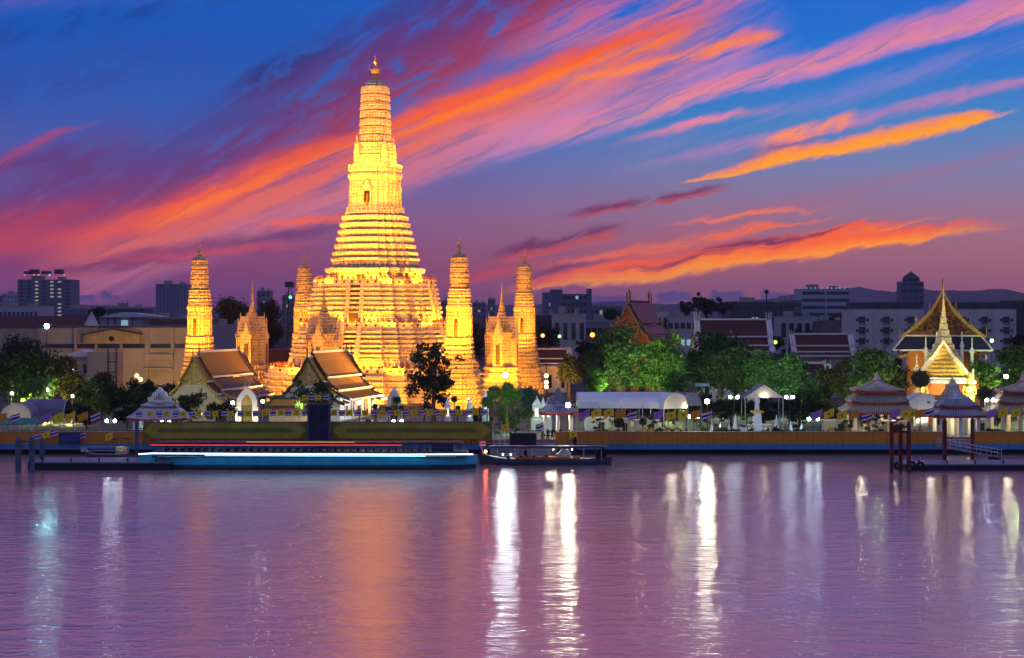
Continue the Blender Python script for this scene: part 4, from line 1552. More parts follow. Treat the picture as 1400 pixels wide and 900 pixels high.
pavilion(1199, 293, 11.6, 8, 6.0, [(11.6, 8, 1.25, 9.2, 5.6), (9.6, 6, 1.5, 7.0, 3.2), (8.2, 5, 1.7, .8, .7)],
         'cream ribbed three tier pavilion with white columns left of the white arched tent', M_GREYTILE, M_RIBCREAM, 4, lightpow=330)
pavilion(1398, 293, 11.4, 8, 6.0, [(11.4, 8, 1.25, 9.2, 5.6), (9.6, 6, 1.4, 7.0, 3.2), (8.0, 5, 1.5, .8, .7)],
         'cream ribbed tiered pavilion cut by the right edge of the view', M_GREYTILE, M_RIBCREAM, 4, lightpow=330)
pavilion(1307, 284.4, 8.6, 6.5, 5.9, [(8.6, 6.5, 1.15, 5.6, 3.6), (6.2, 4.4, 1.3, 3.4, 2.4)],
         'dark blue roofed pavilion with white columns standing at the landing pier', M_BLUETILE, M_RIBPALE, 3, M_WHITE, 330)
t = thing('roof_lantern', 'grey bell shaped cupola glowing behind the blue roofed pavilion', 'cupola', (X(1302, 290), 290, 0))
mb = MB()
zz = Z(545, 290)
mb.box(0, 0, GZ, 2.6, 2.6, zz - GZ)
mb.build('base', M_CREAM, t)
hip_roof(t, 4.8, 4.2, zz, zz + 2.0, 1.3, 1.1, M_GREYTILE, M_RIBCREAM, 9, .9)
mb = MB()
mb.lathe([(.9, 0), (1.0, .3), (.55, .8), (.6, 1.0), (.05, 1.7)], 8, 0, 0, zz + 1.9)
for s in (-1, 1):
    mb.ball((s * .8, 0, zz + 2.1), .4)
mb.build('roof_ornament', M_RIBCREAM, t)

# white gate pavilion on the left
t = pavilion(219, 302, 10.4, 6.5, 4.35, [(10.4, 6.5, 1.7, 6.6, 2.8), (6.0, 3.0, .8, 3.4, 1.2)],
             'white trimmed pier pavilion with curly gable roof at left beside the moored boat', mat('pale_blue_tile', (.28, .33, .42), .6, .2), mat('white_ribs', (.6, .64, .7), .6, .1), 4, M_WHITE, 140, COOL)
mb = MB()
z0 = 7.3
mb.poly_xz([(-1.9, z0), (1.9, z0), (2.0, z0 + .7), (1.35, z0 + .9), (1.15, z0 + 1.5), (.6, z0 + 1.8), (.35, z0 + 2.2), (0, z0 + 2.5), (-.35, z0 + 2.2), (-.6, z0 + 1.8), (-1.15, z0 + 1.5), (-1.35, z0 + .9), (-2.0, z0 + .7)], -1.0, .4)
mb.build('gable', M_WHITE, t)
mb = MB()
for k in range(5):
    mb.box((k - 2) * .38, -1.06, z0 + .25, .13, .1, 1.25 - abs(k - 2) * .4)
mb.build('gable_grille', M_DARK, t)

# lit ticket pavilion by the middle landing
t = pavilion(763, 289, 6.4, 5, 6.05, [(6.4, 5, 1.3, 3.2, 1.2)], 'small lit landing pavilion with grey roof and white posts behind the black panel', M_GREYTILE, M_RIBPALE, 3, M_WHITE, 650, (1, .9, .6))
mb = MB()
z0 = 7.5
mb.poly_xz([(-1.9, z0), (1.9, z0), (1.7, z0 + .9), (1.0, z0 + 1.3), (.5, z0 + 2.1), (0, z0 + 2.9), (-.5, z0 + 2.1), (-1.0, z0 + 1.3), (-1.7, z0 + .9)], -.5, .5)
mb.build('gable', mat('grey_carving', (.2, .22, .27), .6, .4, 2), t)

# ------------------------------------------------------------------ tents


def vault(mb, w, L, h, n=9, th=.06):
    """barrel vaulted canopy, axis along y"""
    rings = []
    for yy in (-L / 2, L / 2):
        pts = [(-w / 2 * math.cos(math.pi * k / n), yy, h * math.sin(math.pi * k / n) ** .85) for k in range(n + 1)]
        pts += [(x * .985, y, z - th) for x, y, z in reversed(pts)]
        rings.append(pts)
    mb.loft(rings)


def tent(px, Y, z_eave, w, h, seg, nseg, rz, label, m=M_TENT, end=None, group=None):
    t = thing('arched_tent', label, 'tent', (X(px, Y), Y, 0), rz, group)
    for k in range(nseg):
        mb = MB()
        y0 = (k + .5 - nseg / 2) * seg
        vault(mb, w, seg - .08, h)
        mb.v = [(x, y + y0, z + z_eave) for x, y, z in mb.v]
        mb.build('canopy', m, t, smooth=False)
    n = 10
    for yy in (-nseg * seg / 2, nseg * seg / 2):
        mb = MB()
        pts = [(-w / 2 * math.cos(math.pi * k / n), yy, z_eave + h * math.sin(math.pi * k / n) ** .85) for k in range(n + 1)]
        mb.path(pts, .07, 5)
        mb.build('frame', M_POLE, t)
    for k in range(nseg + 1):
        for s in (-1, 1):
            mb = MB()
            yy = (k - nseg / 2) * seg
            mb.tube((s * w / 2, yy, GZ), (s * w / 2, yy, z_eave), .06, .06, 6)
            mb.build('post', M_POLE, t)
    if end:
        mb = MB()
        pts = [(-w / 2 * math.cos(math.pi * k / n) * .97, z_eave + .96 * h * math.sin(math.pi * k / n) ** .85) for k in range(n + 1)]
        mb.poly_xz(pts, -nseg * seg / 2 + .1, -nseg * seg / 2 + .16)
        mb.build('end_panel', end, t)
    return t


M_CREAMTENT = mat('cream_canvas', (.60, .55, .42), .7, .08)
tent(847, 303, 6.3, 8.0, 2.6, 3.7, 4, R(90), 'long white arched marquee behind the yellow flags', end=None)
tent(915, 301, 6.2, 5.0, 2.7, 4.0, 1, R(28), 'white arched tent with cream end at the right end of the long marquee', end=M_CREAMTENT)
tent(936, 306, 6.4, 4.2, 2.3, 4.0, 1, R(35), 'small grey arched tent beside the bright lamp', M_GREYTENT, end=mat('grey_canvas_end', (.3, .3, .32), .7, .1))
tt = tent(1261, 297, 6.3, 6.2, 2.6, 5, 1, 0, 'white arched tent between the two tiered pavilions', end=M_TENT)
mb = MB()
mb.ball((.5, -2.56, 7.5), .3, .6, 12, 6)
mb.v = [(x, -2.56 + (y + 2.56) * .1, z) for x, y, z in mb.v]
mb.build('emblem', M_GREYTENT, tt)
tent(27, 300, 4.6, 5.2, 2.6, 5, 1, 0, 'grey arched tent with beige end panel at far left', M_GREYTENT, end=M_CREAMTENT)
tent(66, 306, 4.7, 6.0, 2.8, 7, 1, R(90), 'dark grey tent roof beside the purple flag at left', M_GREYTENT)
t = thing('flat_canopy', 'green and white flat market canopy under the far left flags', 'canopy', (X(22, 288), 288, GZ))
mb = MB()
mb.hexa([(-4, -1.2, 1.9), (3.2, -1.2, 1.9), (3.6, 1.2, 2.2), (-4, 1.2, 2.2), (-4, -1.2, 2.0), (3.2, -1.2, 2.0), (3.2, 1.2, 2.9), (-4, 1.2, 2.9)])
mb.build('awning', mat('green_awning', (.04, .22, .16), .6, .2), t)
for x_ in (-3.8, -1.4, .9, 3):
    mb = MB()
    mb.tube((x_, -1.1, 0), (x_, -1.1, 1.95), .06)
    mb.build('post', M_POLE, t)
t = thing('gabled_tent', 'cream gabled canopy standing behind the white statue', 'tent', (X(1042, 306), 306, 0))
mb = MB()
z0, z1 = Z(543, 306), Z(525, 306)
mb.poly_xz([(-3.4, z0), (3.4, z0), (0, z1)], -2.6, -2.5)
mb.build('end_panel', M_CREAMTENT, t)
mb = MB()
for s in (-1, 1):
    slab(mb, -2.6, 2.6, (0, z1 + .05), (s * 3.6, z0), .08)
mb.build('canopy', M_GREYTENT, t)
for sx_ in (-1, 1):
    for sy_ in (-1, 1):
        mb = MB()
        mb.tube((sx_ * 3.3, sy_ * 2.4, GZ), (sx_ * 3.3, sy_ * 2.4, z0), .07)
        mb.build('post', M_POLE, t)
light('POINT', (X(1042, 306), 303, z0 + .3), 90, (1, .85, .6), size=.2)
light('POINT', (X(830, 303), 302, 5.2), 300, (1, .8, .5), size=.2)
light('POINT', (X(870, 303), 302, 5.2), 300, (1, .8, .5), size=.2)
light('POINT', (X(915, 301), 296, 5.6), 240, (1, .92, .7), size=.2)
light('POINT', (X(1261, 297), 291, 5.2), 200, (1, .92, .8), size=.2)
light('POINT', (X(27, 300), 294, 5.2), 130, (1, .85, .6), size=.2)

# ------------------------------------------------------------------ town behind


def block(name, label, px0, px1, ytop, Y, depth, m, floors=0, cols=0, wm=None, lit=(), litm=None, cat='building', win=(.55, .55), rz=0.0, roof=True, lit_all=False, ledge=False):
    x0, x1 = X(px0, Y), X(px1, Y)
    t = thing(name, label, cat, ((x0 + x1) / 2, Y, GZ), rz)
    w = x1 - x0
    h = Z(ytop, Y) - GZ
    mb = MB()
    mb.box(0, depth / 2, 0, w, depth, h)
    if ledge:
        for k in range(1, floors + 1):
            mb.box(0, depth / 2, h * k / floors - .25, w + 1.0, depth + 1.0, .5)
    mb.build('wall', m, t)
    if roof:
        mb = MB()
        mb.box(0, depth / 2, h, w * 1.01, depth * 1.01, max(.4, h * .012))
        mb.build('roof', M_CONC, t)
        for fx, fw, fd, hh in ((-.2, .2, .4, h * .06 + .8), (.25, .12, .3, h * .04 + .6)):
            mb = MB()
            mb.box(w * fx, depth / 2, h + max(.4, h * .012), w * fw, depth * fd, hh)
            mb.build('roof_plant', M_CONC, t)
    n = 0
    base = None
    for r in range(floors):
        for c in range(cols):
            if n >= 98:
                break
            on = (r, c) in lit or lit_all
            ww, wh = w / cols * win[0], h / floors * win[1]
            mb = MB()
            mb.box(-w / 2 + (c + .5) * w / cols, -.02, (r + .5) * h / floors - wh / 2, ww, .3, wh)
            mb.build('window', litm if on else (wm or M_DARK), t)
            n += 1
    return t


C_BLUEGREY = mat('blue_grey_facade', (.10, .12, .18), .7, .15, .05)
C_PALEFAC = mat('pale_facade', (.34, .34, .38), .8, .12, .08)
C_DARKFAC = mat('dark_facade', (.05, .055, .075), .7, .2, .08)
C_WHITEFAC = mat('stained_white_facade', (.44, .42, .42), .85, .2, .1)
C_CREAMFAC = mat('weathered_cream_facade', (.40, .32, .22), .85, .22, .12, bump=.02, bscale=.6)
W_LIT = glow('lit_window', (1, .75, .5), .30)
W_LITW = glow('lit_window_cool', (.5, .85, 1.0), .45)
rngc = random.Random(11)
M_SLOT = mat('dark_glass', (.02, .025, .04), .25, .1, spec=.5)

t = block('hotel_tower', 'wide dark high rise with glowing window columns on the far left skyline', 24, 97, 383, 2000, 40, C_BLUEGREY, 14, 7, M_SLOT,
          lit={(r, c) for r in range(3, 14) for c in (2, 4, 5) if rngc.random() < .8}, litm=glow('lit_room', (1, .8, .62), .32), win=(.45, .4), cat='tower')
for k, px in enumerate((36, 44, 60, 78)):
    mb = MB()
    mb.box((px - 60.5) * .84, 10, 66.5, 9, 10, 3.5 + (k % 2) * 2)
    mb.build('roof_plant', C_DARKFAC, t)
for px, c in ((34, (1, .2, .2)), (47, (1, .2, .2)), (53, (1, .3, .3)), (88, (1, .2, .2)), (68, (.3, .8, 1))):
    mb = MB()
    mb.ball(((px - 60.5) * .84, -1, 65.4), 1.0, 1, 6, 4)
    mb.build('roof_light', glow('beacon_%d' % (100 * c[1]), c, 1.2), t)
block('apartment_tower', 'grey ribbed tower block on the skyline beside the left corner tower', 213, 255, 389, 2000, 40, mat('violet_grey_facade', (.17, .17, .26), .8, .1, .05), 5, 9, C_BLUEGREY, win=(.5, .96), cat='tower')
block('distant_tower', 'faint pale tower at the left edge of the skyline', 4, 24, 402, 2600, 40, C_PALEFAC, 6, 4, C_BLUEGREY, win=(.6, .5), cat='tower')
block('distant_tower', 'tiny faint tower cut by the left edge', -14, 3, 405, 2600, 40, C_BLUEGREY, 5, 3, M_SLOT, cat='tower')
block('low_block', 'long pale low block below the far left tower', -20, 52, 419, 1200, 40, C_PALEFAC, 2, 12, M_SLOT, win=(.6, .4))
block('low_block', 'low white block with dark trees before it, right of the far left tower', 84, 122, 423, 1100, 30, C_BLUEGREY, 2, 8, M_SLOT, win=(.6, .4))
for px, w, yt, lab in ((393, 15, 404, 'slim dim tower left of the central tower'), (360, 18, 398, 'dim tower behind the dark trees left of the central tower'), (611, 16, 412, 'dim block between the central tower and the bright corner tower'),
                       (655, 18, 414, 'dim faint block left of the right spired shrine'), (672, 10, 409, 'narrow dim block behind the spired shrine')):
    block('distant_tower', lab, px - w / 2, px + w / 2, yt, 2200, 30, C_BLUEGREY, 5, 3, M_SLOT, lit={(3, 1)}, litm=W_LIT, cat='tower', win=(.5, .4))
t = block('office_block', 'dark slab office block with pale stair tower right of the corner towers', 742, 808, 402, 1200, 25, C_BLUEGREY, 7, 12, M_SLOT, lit={(5, 1), (4, 4), (6, 8), (2, 9), (1, 2)}, litm=W_LITW, win=(.7, .45), roof=False)
for a, b, yt in ((742, 751, 400), (752, 769, 396), (803, 809, 395)):
    mb = MB()
    mb.box((((a + b) / 2) - 775) * .504, 9, 0, (b - a) * .504, 19, Z(yt, 1200) - GZ)
    mb.build('stair_tower', C_BLUEGREY, t)
block('low_block', 'low dim blocks right of the dark slab office', 806, 850, 419, 1300, 25, C_BLUEGREY, 2, 7, M_SLOT, lit={(1, 2)}, litm=W_LIT)
block('office_block', 'low dark office row on the skyline with a few cool lit windows', 1000, 1086, 413, 1000, 30, C_DARKFAC, 4, 16, M_SLOT, lit={(2, 5), (2, 6), (1, 9), (2, 12), (1, 3)}, litm=W_LITW, win=(.6, .4))
t = block('office_block', 'pale long hospital block with horizontal window bands on the right skyline', 1096, 1162, 396, 1100, 30, mat('pale_blue_facade', (.30, .33, .42), .8, .1, .05), 8, 2, M_SLOT, win=(.93, .42))
for k in range(9):
    mb = MB()
    mb.ball(((k - 4) * 3.1 + rngc.uniform(-.8, .8), 0, Z(396, 1100) - GZ + .9), .45, 1, 6, 4)
    mb.build('roof_light', W_LITW, t)
block('office_block', 'lower pale wing left of the long hospital block', 1066, 1096, 411, 1080, 30, C_BLUEGREY, 5, 3, M_SLOT, win=(.85, .4))
t = block('pointed_tower', 'dark tower with pyramid roof behind the apartment blocks', 1233, 1263, 385, 1500, 20, C_BLUEGREY, 9, 4, M_SLOT, win=(.7, .45), cat='tower', roof=False)
mb = MB()
zt = Z(385, 1500) - GZ
mb.lathe([(7.5, 0), (7.8, 1.5), (7.0, 4), (.2, 9)], 6, .8, 10, zt)
mb.build('roof', C_DARKFAC, t)


def flats(px0, px1, ytop, label, off):
    Y = 560
    t = block('apartment_block', label, px0, px1, ytop, Y, 14, C_WHITEFAC, 0, 0)
    x0, x1 = X(px0, Y), X(px1, Y)
    cx_ = (x0 + x1) / 2
    h = Z(ytop, Y) - GZ
    n = int((px1 - px0) / 30)
    for r in range(3):
        zc = h - 3.2 - r * 3.4
        for c in range(n):
            bx = -(x1 - x0) / 2 + (c + .5 + off) * (x1 - x0) / n
            for dx, w, hh in ((-1.6, .8, .9), (0, 2.1, 2.2), (1.7, .8, .9)):
                if abs(bx + dx) > (x1 - x0) / 2 - 1:
                    continue
                mb = MB()
                mb.box(bx + dx, -.05, zc - hh / 2, w, .2, hh)
                wo_ = mb.build('window', M_SLOT if rngc.random() > .06 else W_LIT, t)
                if dx == 0:
                    mb = MB()
                    mb.box(bx, -.35, zc - hh / 2 - .25, w + .4, .6, .18)
                    mb.build('sill', C_WHITEFAC, wo_)
    for c in range(n + 1):
        mb = MB()
        mb.box(-(x1 - x0) / 2 + c * (x1 - x0) / n, -.15, 0, .5, .3, h)
        mb.build('pilaster', C_WHITEFAC, t)
    mb = MB()
    mb.box(0, 5, h + .3, (x1 - x0) * .96, 8, 2.2)
    mb.build('roof_floor', C_DARKFAC, t)


flats(1162, 1262, 424, 'stained white apartment block left of the great gabled hall', 0)
flats(1298, 1388, 424, 'stained white apartment block right of the great gabled hall', .1)
block('office_block', 'dark low building at the right edge of the skyline', 1384, 1440, 411, 620, 16, C_DARKFAC, 4, 8, M_SLOT, lit={(1, 2)}, litm=W_LITW)
block('low_block', 'dark block with pale parapet behind the right corner tower', 724, 764, 431, 540, 14, C_DARKFAC, 2, 5, M_SLOT)
block('low_block', 'grey two storey block with pale panels right of the corner towers', 756, 801, 430, 520, 16, C_PALEFAC, 2, 4, M_SLOT, win=(.5, .5))
block('low_block', 'long dim grey block behind the round green tree', 800, 866, 440, 540, 14, mat('dim_grey_facade', (.2, .19, .22), .8, .2, .1), 3, 8, M_SLOT, win=(.7, .35))
block('low_block', 'pale narrow block right of the faded pink roof', 896, 914, 427, 500, 10, C_WHITEFAC, 3, 2, M_SLOT, lit={(0, 1)}, litm=W_LITW)
block('low_block', 'grey block with a row of cool lit windows behind the dark trees', 913, 962, 434, 500, 10, C_PALEFAC, 4, 6, M_SLOT, lit={(2, 0), (2, 1), (2, 2), (2, 3), (1, 5)}, litm=W_LITW, win=(.65, .35))
block('low_block', 'dim barrel roofed shed block left of the hospital', 1066, 1120, 434, 640, 14, C_PALEFAC, 2, 5, M_SLOT)
block('low_block', 'dim block under the hospital wing', 1120, 1160, 440, 620, 14, C_DARKFAC, 2, 5, M_SLOT)

# the warehouse on the left
wh = block('warehouse', 'long weathered cream warehouse with red gabled bay on the left bank', 52, 258, 448, 455, 18, C_CREAMFAC, 0, 0, roof=False)
u = 455 / F
mb = MB()
mb.box(0, 9, 0, 1, 1, .1)
cx_ = 155


def wx(px):
    return (px - cx_) * u


def wz(y):
    return Z(y, 455) - GZ


for a, b in ((63, 102), (106, 130), (134, 165), (168, 198), (206, 234), (239, 256)):
    mb = MB()
    mb.box(wx((a + b) / 2), -.1, wz(476), (b - a) * u, .3, 5.5 * u)
    mb.build('window', M_SLOT, wh)
for px in (104, 132, 166, 202, 236):
    mb = MB()
    mb.box(wx(px), -.35, 0, .7, .7, wz(448))
    mb.build('pilaster', C_CREAMFAC, wh)
mb = MB()
mb.poly_xz([(wx(116), wz(470)), (wx(192), wz(470)), (wx(192), wz(456)), (wx(160), wz(450)), (wx(116), wz(456))], -1.4, -.3)
mb.build('gabled_bay', mat('ochre_bay', (.42, .30, .12), .85, .25, .3), wh)
mb = MB()
for a, b in (((113, 457), (156, 449)), ((156, 449), (195, 456))):
    mb.hexa([(wx(a[0]), -1.9, wz(a[1]) - .3), (wx(b[0]), -1.9, wz(b[1]) - .3), (wx(b[0]), 0, wz(b[1]) - .3), (wx(a[0]), 0, wz(a[1]) - .3),
             (wx(a[0]), -1.9, wz(a[1])), (wx(b[0]), -1.9, wz(b[1])), (wx(b[0]), 0, wz(b[1])), (wx(a[0]), 0, wz(a[1]))])
mb.build('bay_roof', M_REDTILE, wh)
mb = MB()
mb.ball((wx(154), -1.42, wz(463)), .7, 1, 10, 6)
mb.v = [(x, -1.42 + (y + 1.42) * .2, z) for x, y, z in mb.v]
mb.build('vent', M_DARK, wh)
mb = MB()
mb.box(0, 9, wz(448), 206 * u, 18.5, .4)
mb.build('roof', C_DARKFAC, wh)
mb = MB()
mb.box(wx(218), -1.2, wz(505), 38 * u, 2.0, .4)
mb.box(wx(218), -1.2, wz(492), 38 * u, .3, 8 * u)
mb.build('balcony', C_CREAMFAC, wh)
light('SPOT', (X(215, 440), 432, 6), 9000, (1, .62, .22), (X(200, 455), 455, 14), .3, 120, .9)
light('SPOT', (X(120, 440), 425, 9), 3800, (1, .78, .55), (X(110, 455), 455, 14), .3, 120, .9)

sd = thing('shed', 'low cream shed with shallow roof before the warehouse', 'shed', (X(112, 425), 425, GZ))
mb = MB()
us = 425 / F
mb.box(0, 4, 0, 60 * us, 8, Z(488, 425) - GZ)
mb.box(28 * us, 3, 0, 38 * us, 9, Z(481, 425) - GZ)
mb.build('wall', C_CREAMFAC, sd)
mb = MB()
zr_ = Z(488, 425) - GZ
mb.poly_xz([(-31 * us, zr_), (22 * us, zr_), (22 * us, zr_ + .6), (-2 * us, zr_ + 1.6)], -.8, 9)
mb.build('roof', M_EDGE, sd)
mb = MB()
mb.box(10 * us, -.1, zr_ - 4, 16 * us, .3, 2.2)
mb.build('window', M_SLOT, sd)
for s_ in (38, 49):
    mb = MB()
    mb.box(s_ * us, -1.6, 0, .3, .3, Z(470, 425) - GZ)
    mb.build('pole', M_STEEL, sd)
mb = MB()
for zz in (3.5, 6, 8.5):
    mb.box(43.5 * us, -1.6, zz, 11 * us, .2, .2)
mb.build('crossbar', M_STEEL, sd)

rr_ = thing('long_roof', 'long low dark red roof with white gable end on the left bank', 'building', (X(60, 560), 560, GZ))
ur = 560 / F
mb = MB()
za, zb = Z(432, 560) - GZ, Z(448, 560) - GZ
mb.poly_yz([(0, zb), (5, za), (10, zb)], -80 * ur, 66 * ur)
mb.build('roof', M_REDTILE, rr_)
mb = MB()
mb.box(-7 * ur, 5, 0, 142 * ur, 9, zb)
mb.build('wall', C_CREAMFAC, rr_)
mb = MB()
for s in (-1, 1):
    slab(mb, -1.2, -.8, (66 * ur, za + 1.4), (66 * ur + s * 12 * ur, zb - .3), .5)
mb.poly_xz([(55 * ur, zb), (77 * ur, zb), (66 * ur, za + .7)], -.8, -.5)
mb.build('gable', M_WHITE, rr_)

ms = thing('metal_shed', 'pale metal roofed shed with lit blue doorway above the warehouse', 'shed', (X(165, 600), 600, GZ))
um = 600 / F
mb = MB()
za, zb = Z(428, 600) - GZ, Z(434, 600) - GZ
mb.poly_xz([(-30 * um, zb), (30 * um, zb), (58 * um, zb + .2), (18 * um, za), (0, za + .2)], -1, 12)
mb.build('roof', M_RAIL, ms)
mb = MB()
mb.box(0, 6, 0, 58 * um, 11, zb)
mb.build('wall', mat('lilac_metal_sheet', (.30, .28, .36), .6, .15, .3), ms)
for k in (-18, -8, 16):
    mb = MB()
    mb.box(k * um, .4, zb - 3, 1.0 * um, .4, 3)
    mb.build('post', M_STEEL, ms)
mb = MB()
mb.box(5 * um, .4, zb - 3.2, 9 * um, .4, 2.2)
mb.build('doorway', W_LITW, ms)

db = block('low_block', 'dark flat roofed block with aerial behind the metal shed', 146, 196, 422, 760, 20, C_DARKFAC, 2, 5, M_SLOT)
mb = MB()
mb.tube((0, 5, 15), (0, 5, 26), .25, .1, 5)
mb.build('aerial', M_STEEL, db)
block('low_block', 'dim rusty roofed building between the warehouse and left corner tower', 196, 262, 436, 640, 20, mat('rusty_roof', (.12, .07, .06), .8, .3, .2), 1, 5, M_SLOT)
block('low_wall_building', 'long dim blue grey shed behind the left corner tower', 286, 330, 446, 520, 14, mat('lavender_sheet', (.22, .22, .30), .7, .1, .1), 0, 0)
block('low_wall_building', 'dim tiled building behind the left spired shrine', 362, 400, 478, 470, 12, M_REDTILE, 0, 0, roof=False)

# filler roofs in the far town
h0 = thing('town_house', 'low dark town roof among the many roofs behind the temple trees', 'house', (0, 0, 0), 0, 'low roofs of the town behind the temple')
mb = MB()
mb.box(0, 6, 0, 16, 12, 9)
mb.build('wall', mat('dim_house_wall', (.16, .14, .15), .85, .3, .1), h0)
mb = MB()
mb.poly_yz([(-1, 9), (6, 12.5), (13, 9)], -8.6, 8.6)
mb.build('roof', mat('dim_house_roof', (.08, .05, .05), .85, .4, .1), h0)
mb = MB()
mb.box(-3, -.1, 3.5, 3, .3, 2)
mb.build('window', M_SLOT, h0)
first = True
for Y, x0, x1, n in ((640, -205, 205, 15), (820, -270, 270, 16), (1100, -360, 360, 16), (1500, -480, 480, 16)):
    for k in range(n):
        x = x0 + (x1 - x0) * (k + rngc.uniform(.1, .9)) / n
        s = rngc.uniform(.75, 1.5)
        o = h0 if first else copy_tree(h0)
        first = False
        o.location = (x, Y + rngc.uniform(-40, 40), GZ)
        o.rotation_euler = (0, 0, rngc.uniform(-.5, .5))
        o.scale = (s, s, rngc.uniform(.8, 1.5) * (1 if Y < 1300 else 1.2))

mm = thing('radio_mast', 'thin mast with green lamp behind the left corner tower', 'mast', (X(396, 700), 700, GZ))
mb = MB()
for a in range(3):
    c, s = math.cos(a * 2.1), math.sin(a * 2.1)
    mb.tube((c * 2, s * 2, 0), (c * .7, s * .7, 33), .22, .15, 4)
for k in range(12):
    mb.box(0, 0, k * 2.75, 3.4 - k * .2, .2, .2)
mb.box(0, 0, 31, 3.4, 3.4, 2.2)
mb.build('lattice', M_STEEL, mm)
mb = MB()
mb.ball((0.6, -2.4, 27), .7, 1, 6, 4)
mb.build('lamp', glow('green_lamp', (.1, 1, .6), 2.0), mm)
for px, Y, yt, lab in ((1048, 900, 399, 'thin water tower mast on the skyline above the low office row'), (955, 520, 402, 'thin dark aerial right of the faded pink roof')):
    mm = thing('radio_mast', lab, 'mast', (X(px, Y), Y, GZ))
    mb = MB()
    mb.tube((0, 0, 0), (0, 0, Z(yt, Y) - GZ - 1), .35 * Y / 700, .2 * Y / 700, 6)
    mb.build('pole', M_STEEL, mm)
    mb = MB()
    mb.ball((0, 0, Z(yt, Y) - GZ), .9 * Y / 700, 1, 8, 5)
    mb.build('tank', M_STEEL, mm)
# ------------------------------------------------------------------ trees and garden


def leaf_cloud(rng, centers, radii, n, size, squash=.8):
    """n small leaf sprays spread over the shells of the clumps"""
    c = np.asarray(centers)
    r = np.asarray(radii)
    w = r ** 2
    idx = rng.choice(len(c), n, p=w / w.sum())
    d = rng.normal(size=(n, 3))
    d /= np.linalg.norm(d, axis=1)[:, None]
    rad = r[idx] * (rng.random(n) ** .45) * (1 + .18 * rng.normal(size=n))
    p = c[idx] + d * rad[:, None] * np.array([1, 1, squash])
    a = rng.normal(size=(n, 3))
    a /= np.linalg.norm(a, axis=1)[:, None]
    b = np.cross(a, rng.normal(size=(n, 3)))
    b /= np.linalg.norm(b, axis=1)[:, None] + 1e-9
    s = size * rng.uniform(.55, 1.3, n)[:, None]
    a, b = a * s, b * s * .55
    v = np.stack([p - a, p + b, p + a, p - b], 1).reshape(-1, 3)
    return v


def cloud_mesh(name, v, m, parent):
    n = len(v) // 4
    me = bpy.data.meshes.new(name)
    me.vertices.add(len(v))
    me.vertices.foreach_set('co', v.astype(np.float32).ravel())
    me.loops.add(n * 4)
    me.loops.foreach_set('vertex_index', np.arange(n * 4, dtype=np.int32))
    me.polygons.add(n)
    me.polygons.foreach_set('loop_start', np.arange(0, n * 4, 4, dtype=np.int32))
    me.polygons.foreach_set('loop_total', np.full(n, 4, dtype=np.int32))
    me.materials.append(m)
    me.update(calc_edges=True)
    o = bpy.data.objects.new(name, me)
    COL.objects.link(o)
    o.parent = parent
    return o


def tree(label, px, Y, ytop, ybot, wpx, m, dens=1.0, seed=0, leaf=.34, name='broadleaf_tree', group=None, nclump=None, zg=GZ, squash=.8, rs_=.88):
    rng = np.random.default_rng(seed + 100)
    t = thing(name, label, 'tree', (X(px, Y), Y, zg), 0, group)
    w = wpx * Y / F
    zt, zb = Z(ytop, Y) - zg, Z(ybot, Y) - zg
    zb = max(zb, .5)
    h = zt - zb
    n = nclump or int(16 + 10 * w * h / 100)
    cs, rs = [], []
    k = 0
    while len(cs) < n and k < 4000:
        k += 1
        d = rng.normal(size=3)
        d /= np.linalg.norm(d)
        f = rng.uniform(.45, .93)
        r = rng.uniform(.12, .26) * min(w, h * 1.15) * rs_
        q = np.array([d[0] * (w / 2 - r * .7) * f, d[1] * (w * .42 - r * .7) * f, zb + h / 2 + d[2] * (h / 2 - r * .55) * f])
        if q[2] < zb + h * .22 and abs(q[0]) > w * .36:
            continue
        cs.append(q)
        rs.append(r)
    nl = int(dens * 30 * w * h / (leaf / .34) ** 1.3)
    v = leaf_cloud(rng, cs, rs, min(nl, 16000), leaf, squash)
    v = v[: len(v) // 4 * 4]
    cloud_mesh('crown', v, m, t)
    mb = MB()
    tr = max(.14, w * .032)
    top = (rng.uniform(-.3, .3), 0, zb + h * .45)
    mid = (rng.uniform(-.4, .4), 0, zb * .6 + .3)
    mb.tube((0, 0, -.2), mid, tr * 1.4, tr, 8)
    mb.tube(mid, top, tr, tr * .55, 8)
    for q in list(cs)[:: max(1, n // 9)]:
        f = rng.uniform(.2, .9)
        p = [mid[i] + (top[i] - mid[i]) * f for i in range(3)]
        e = ((p[0] + q[0]) / 2, (p[1] + q[1]) / 2, p[2] * .45 + q[2] * .55 + .2)
        mb.tube(p, e, tr * .42, tr * .26, 6)
        mb.tube(e, tuple(q), tr * .26, tr * .08, 6)
    mb.build('trunk', M_TRUNK, t, fix=False)
    return t


tree('broad green tree lit from below, left half of the round pair before the pink roof', 846, 330, 434, 541, 94, L_MID, 1.3, 1)
tree('tall fresh green tree behind the marquee end, right half of the round pair', 903, 334, 446, 541, 84, L_FRESH, 1.3, 2)
tree('low bright green bush tree at the right end of the marquee roof', 921, 318, 500, 545, 50, L_FRESH, 1.2, 3)
tree('low bright green tree at the left end of the marquee roof', 812, 322, 500, 540, 44, L_FRESH, 1.2, 4)
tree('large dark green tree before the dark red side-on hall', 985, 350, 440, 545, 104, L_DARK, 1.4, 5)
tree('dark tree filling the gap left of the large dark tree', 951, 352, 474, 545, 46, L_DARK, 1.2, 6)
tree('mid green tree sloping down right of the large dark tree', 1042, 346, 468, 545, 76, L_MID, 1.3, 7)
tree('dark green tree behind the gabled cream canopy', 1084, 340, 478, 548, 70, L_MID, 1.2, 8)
tree('thin leafy tree dotted with lamps right of the gabled canopy', 1108, 322, 508, 572, 44, L_MID, .8, 9)
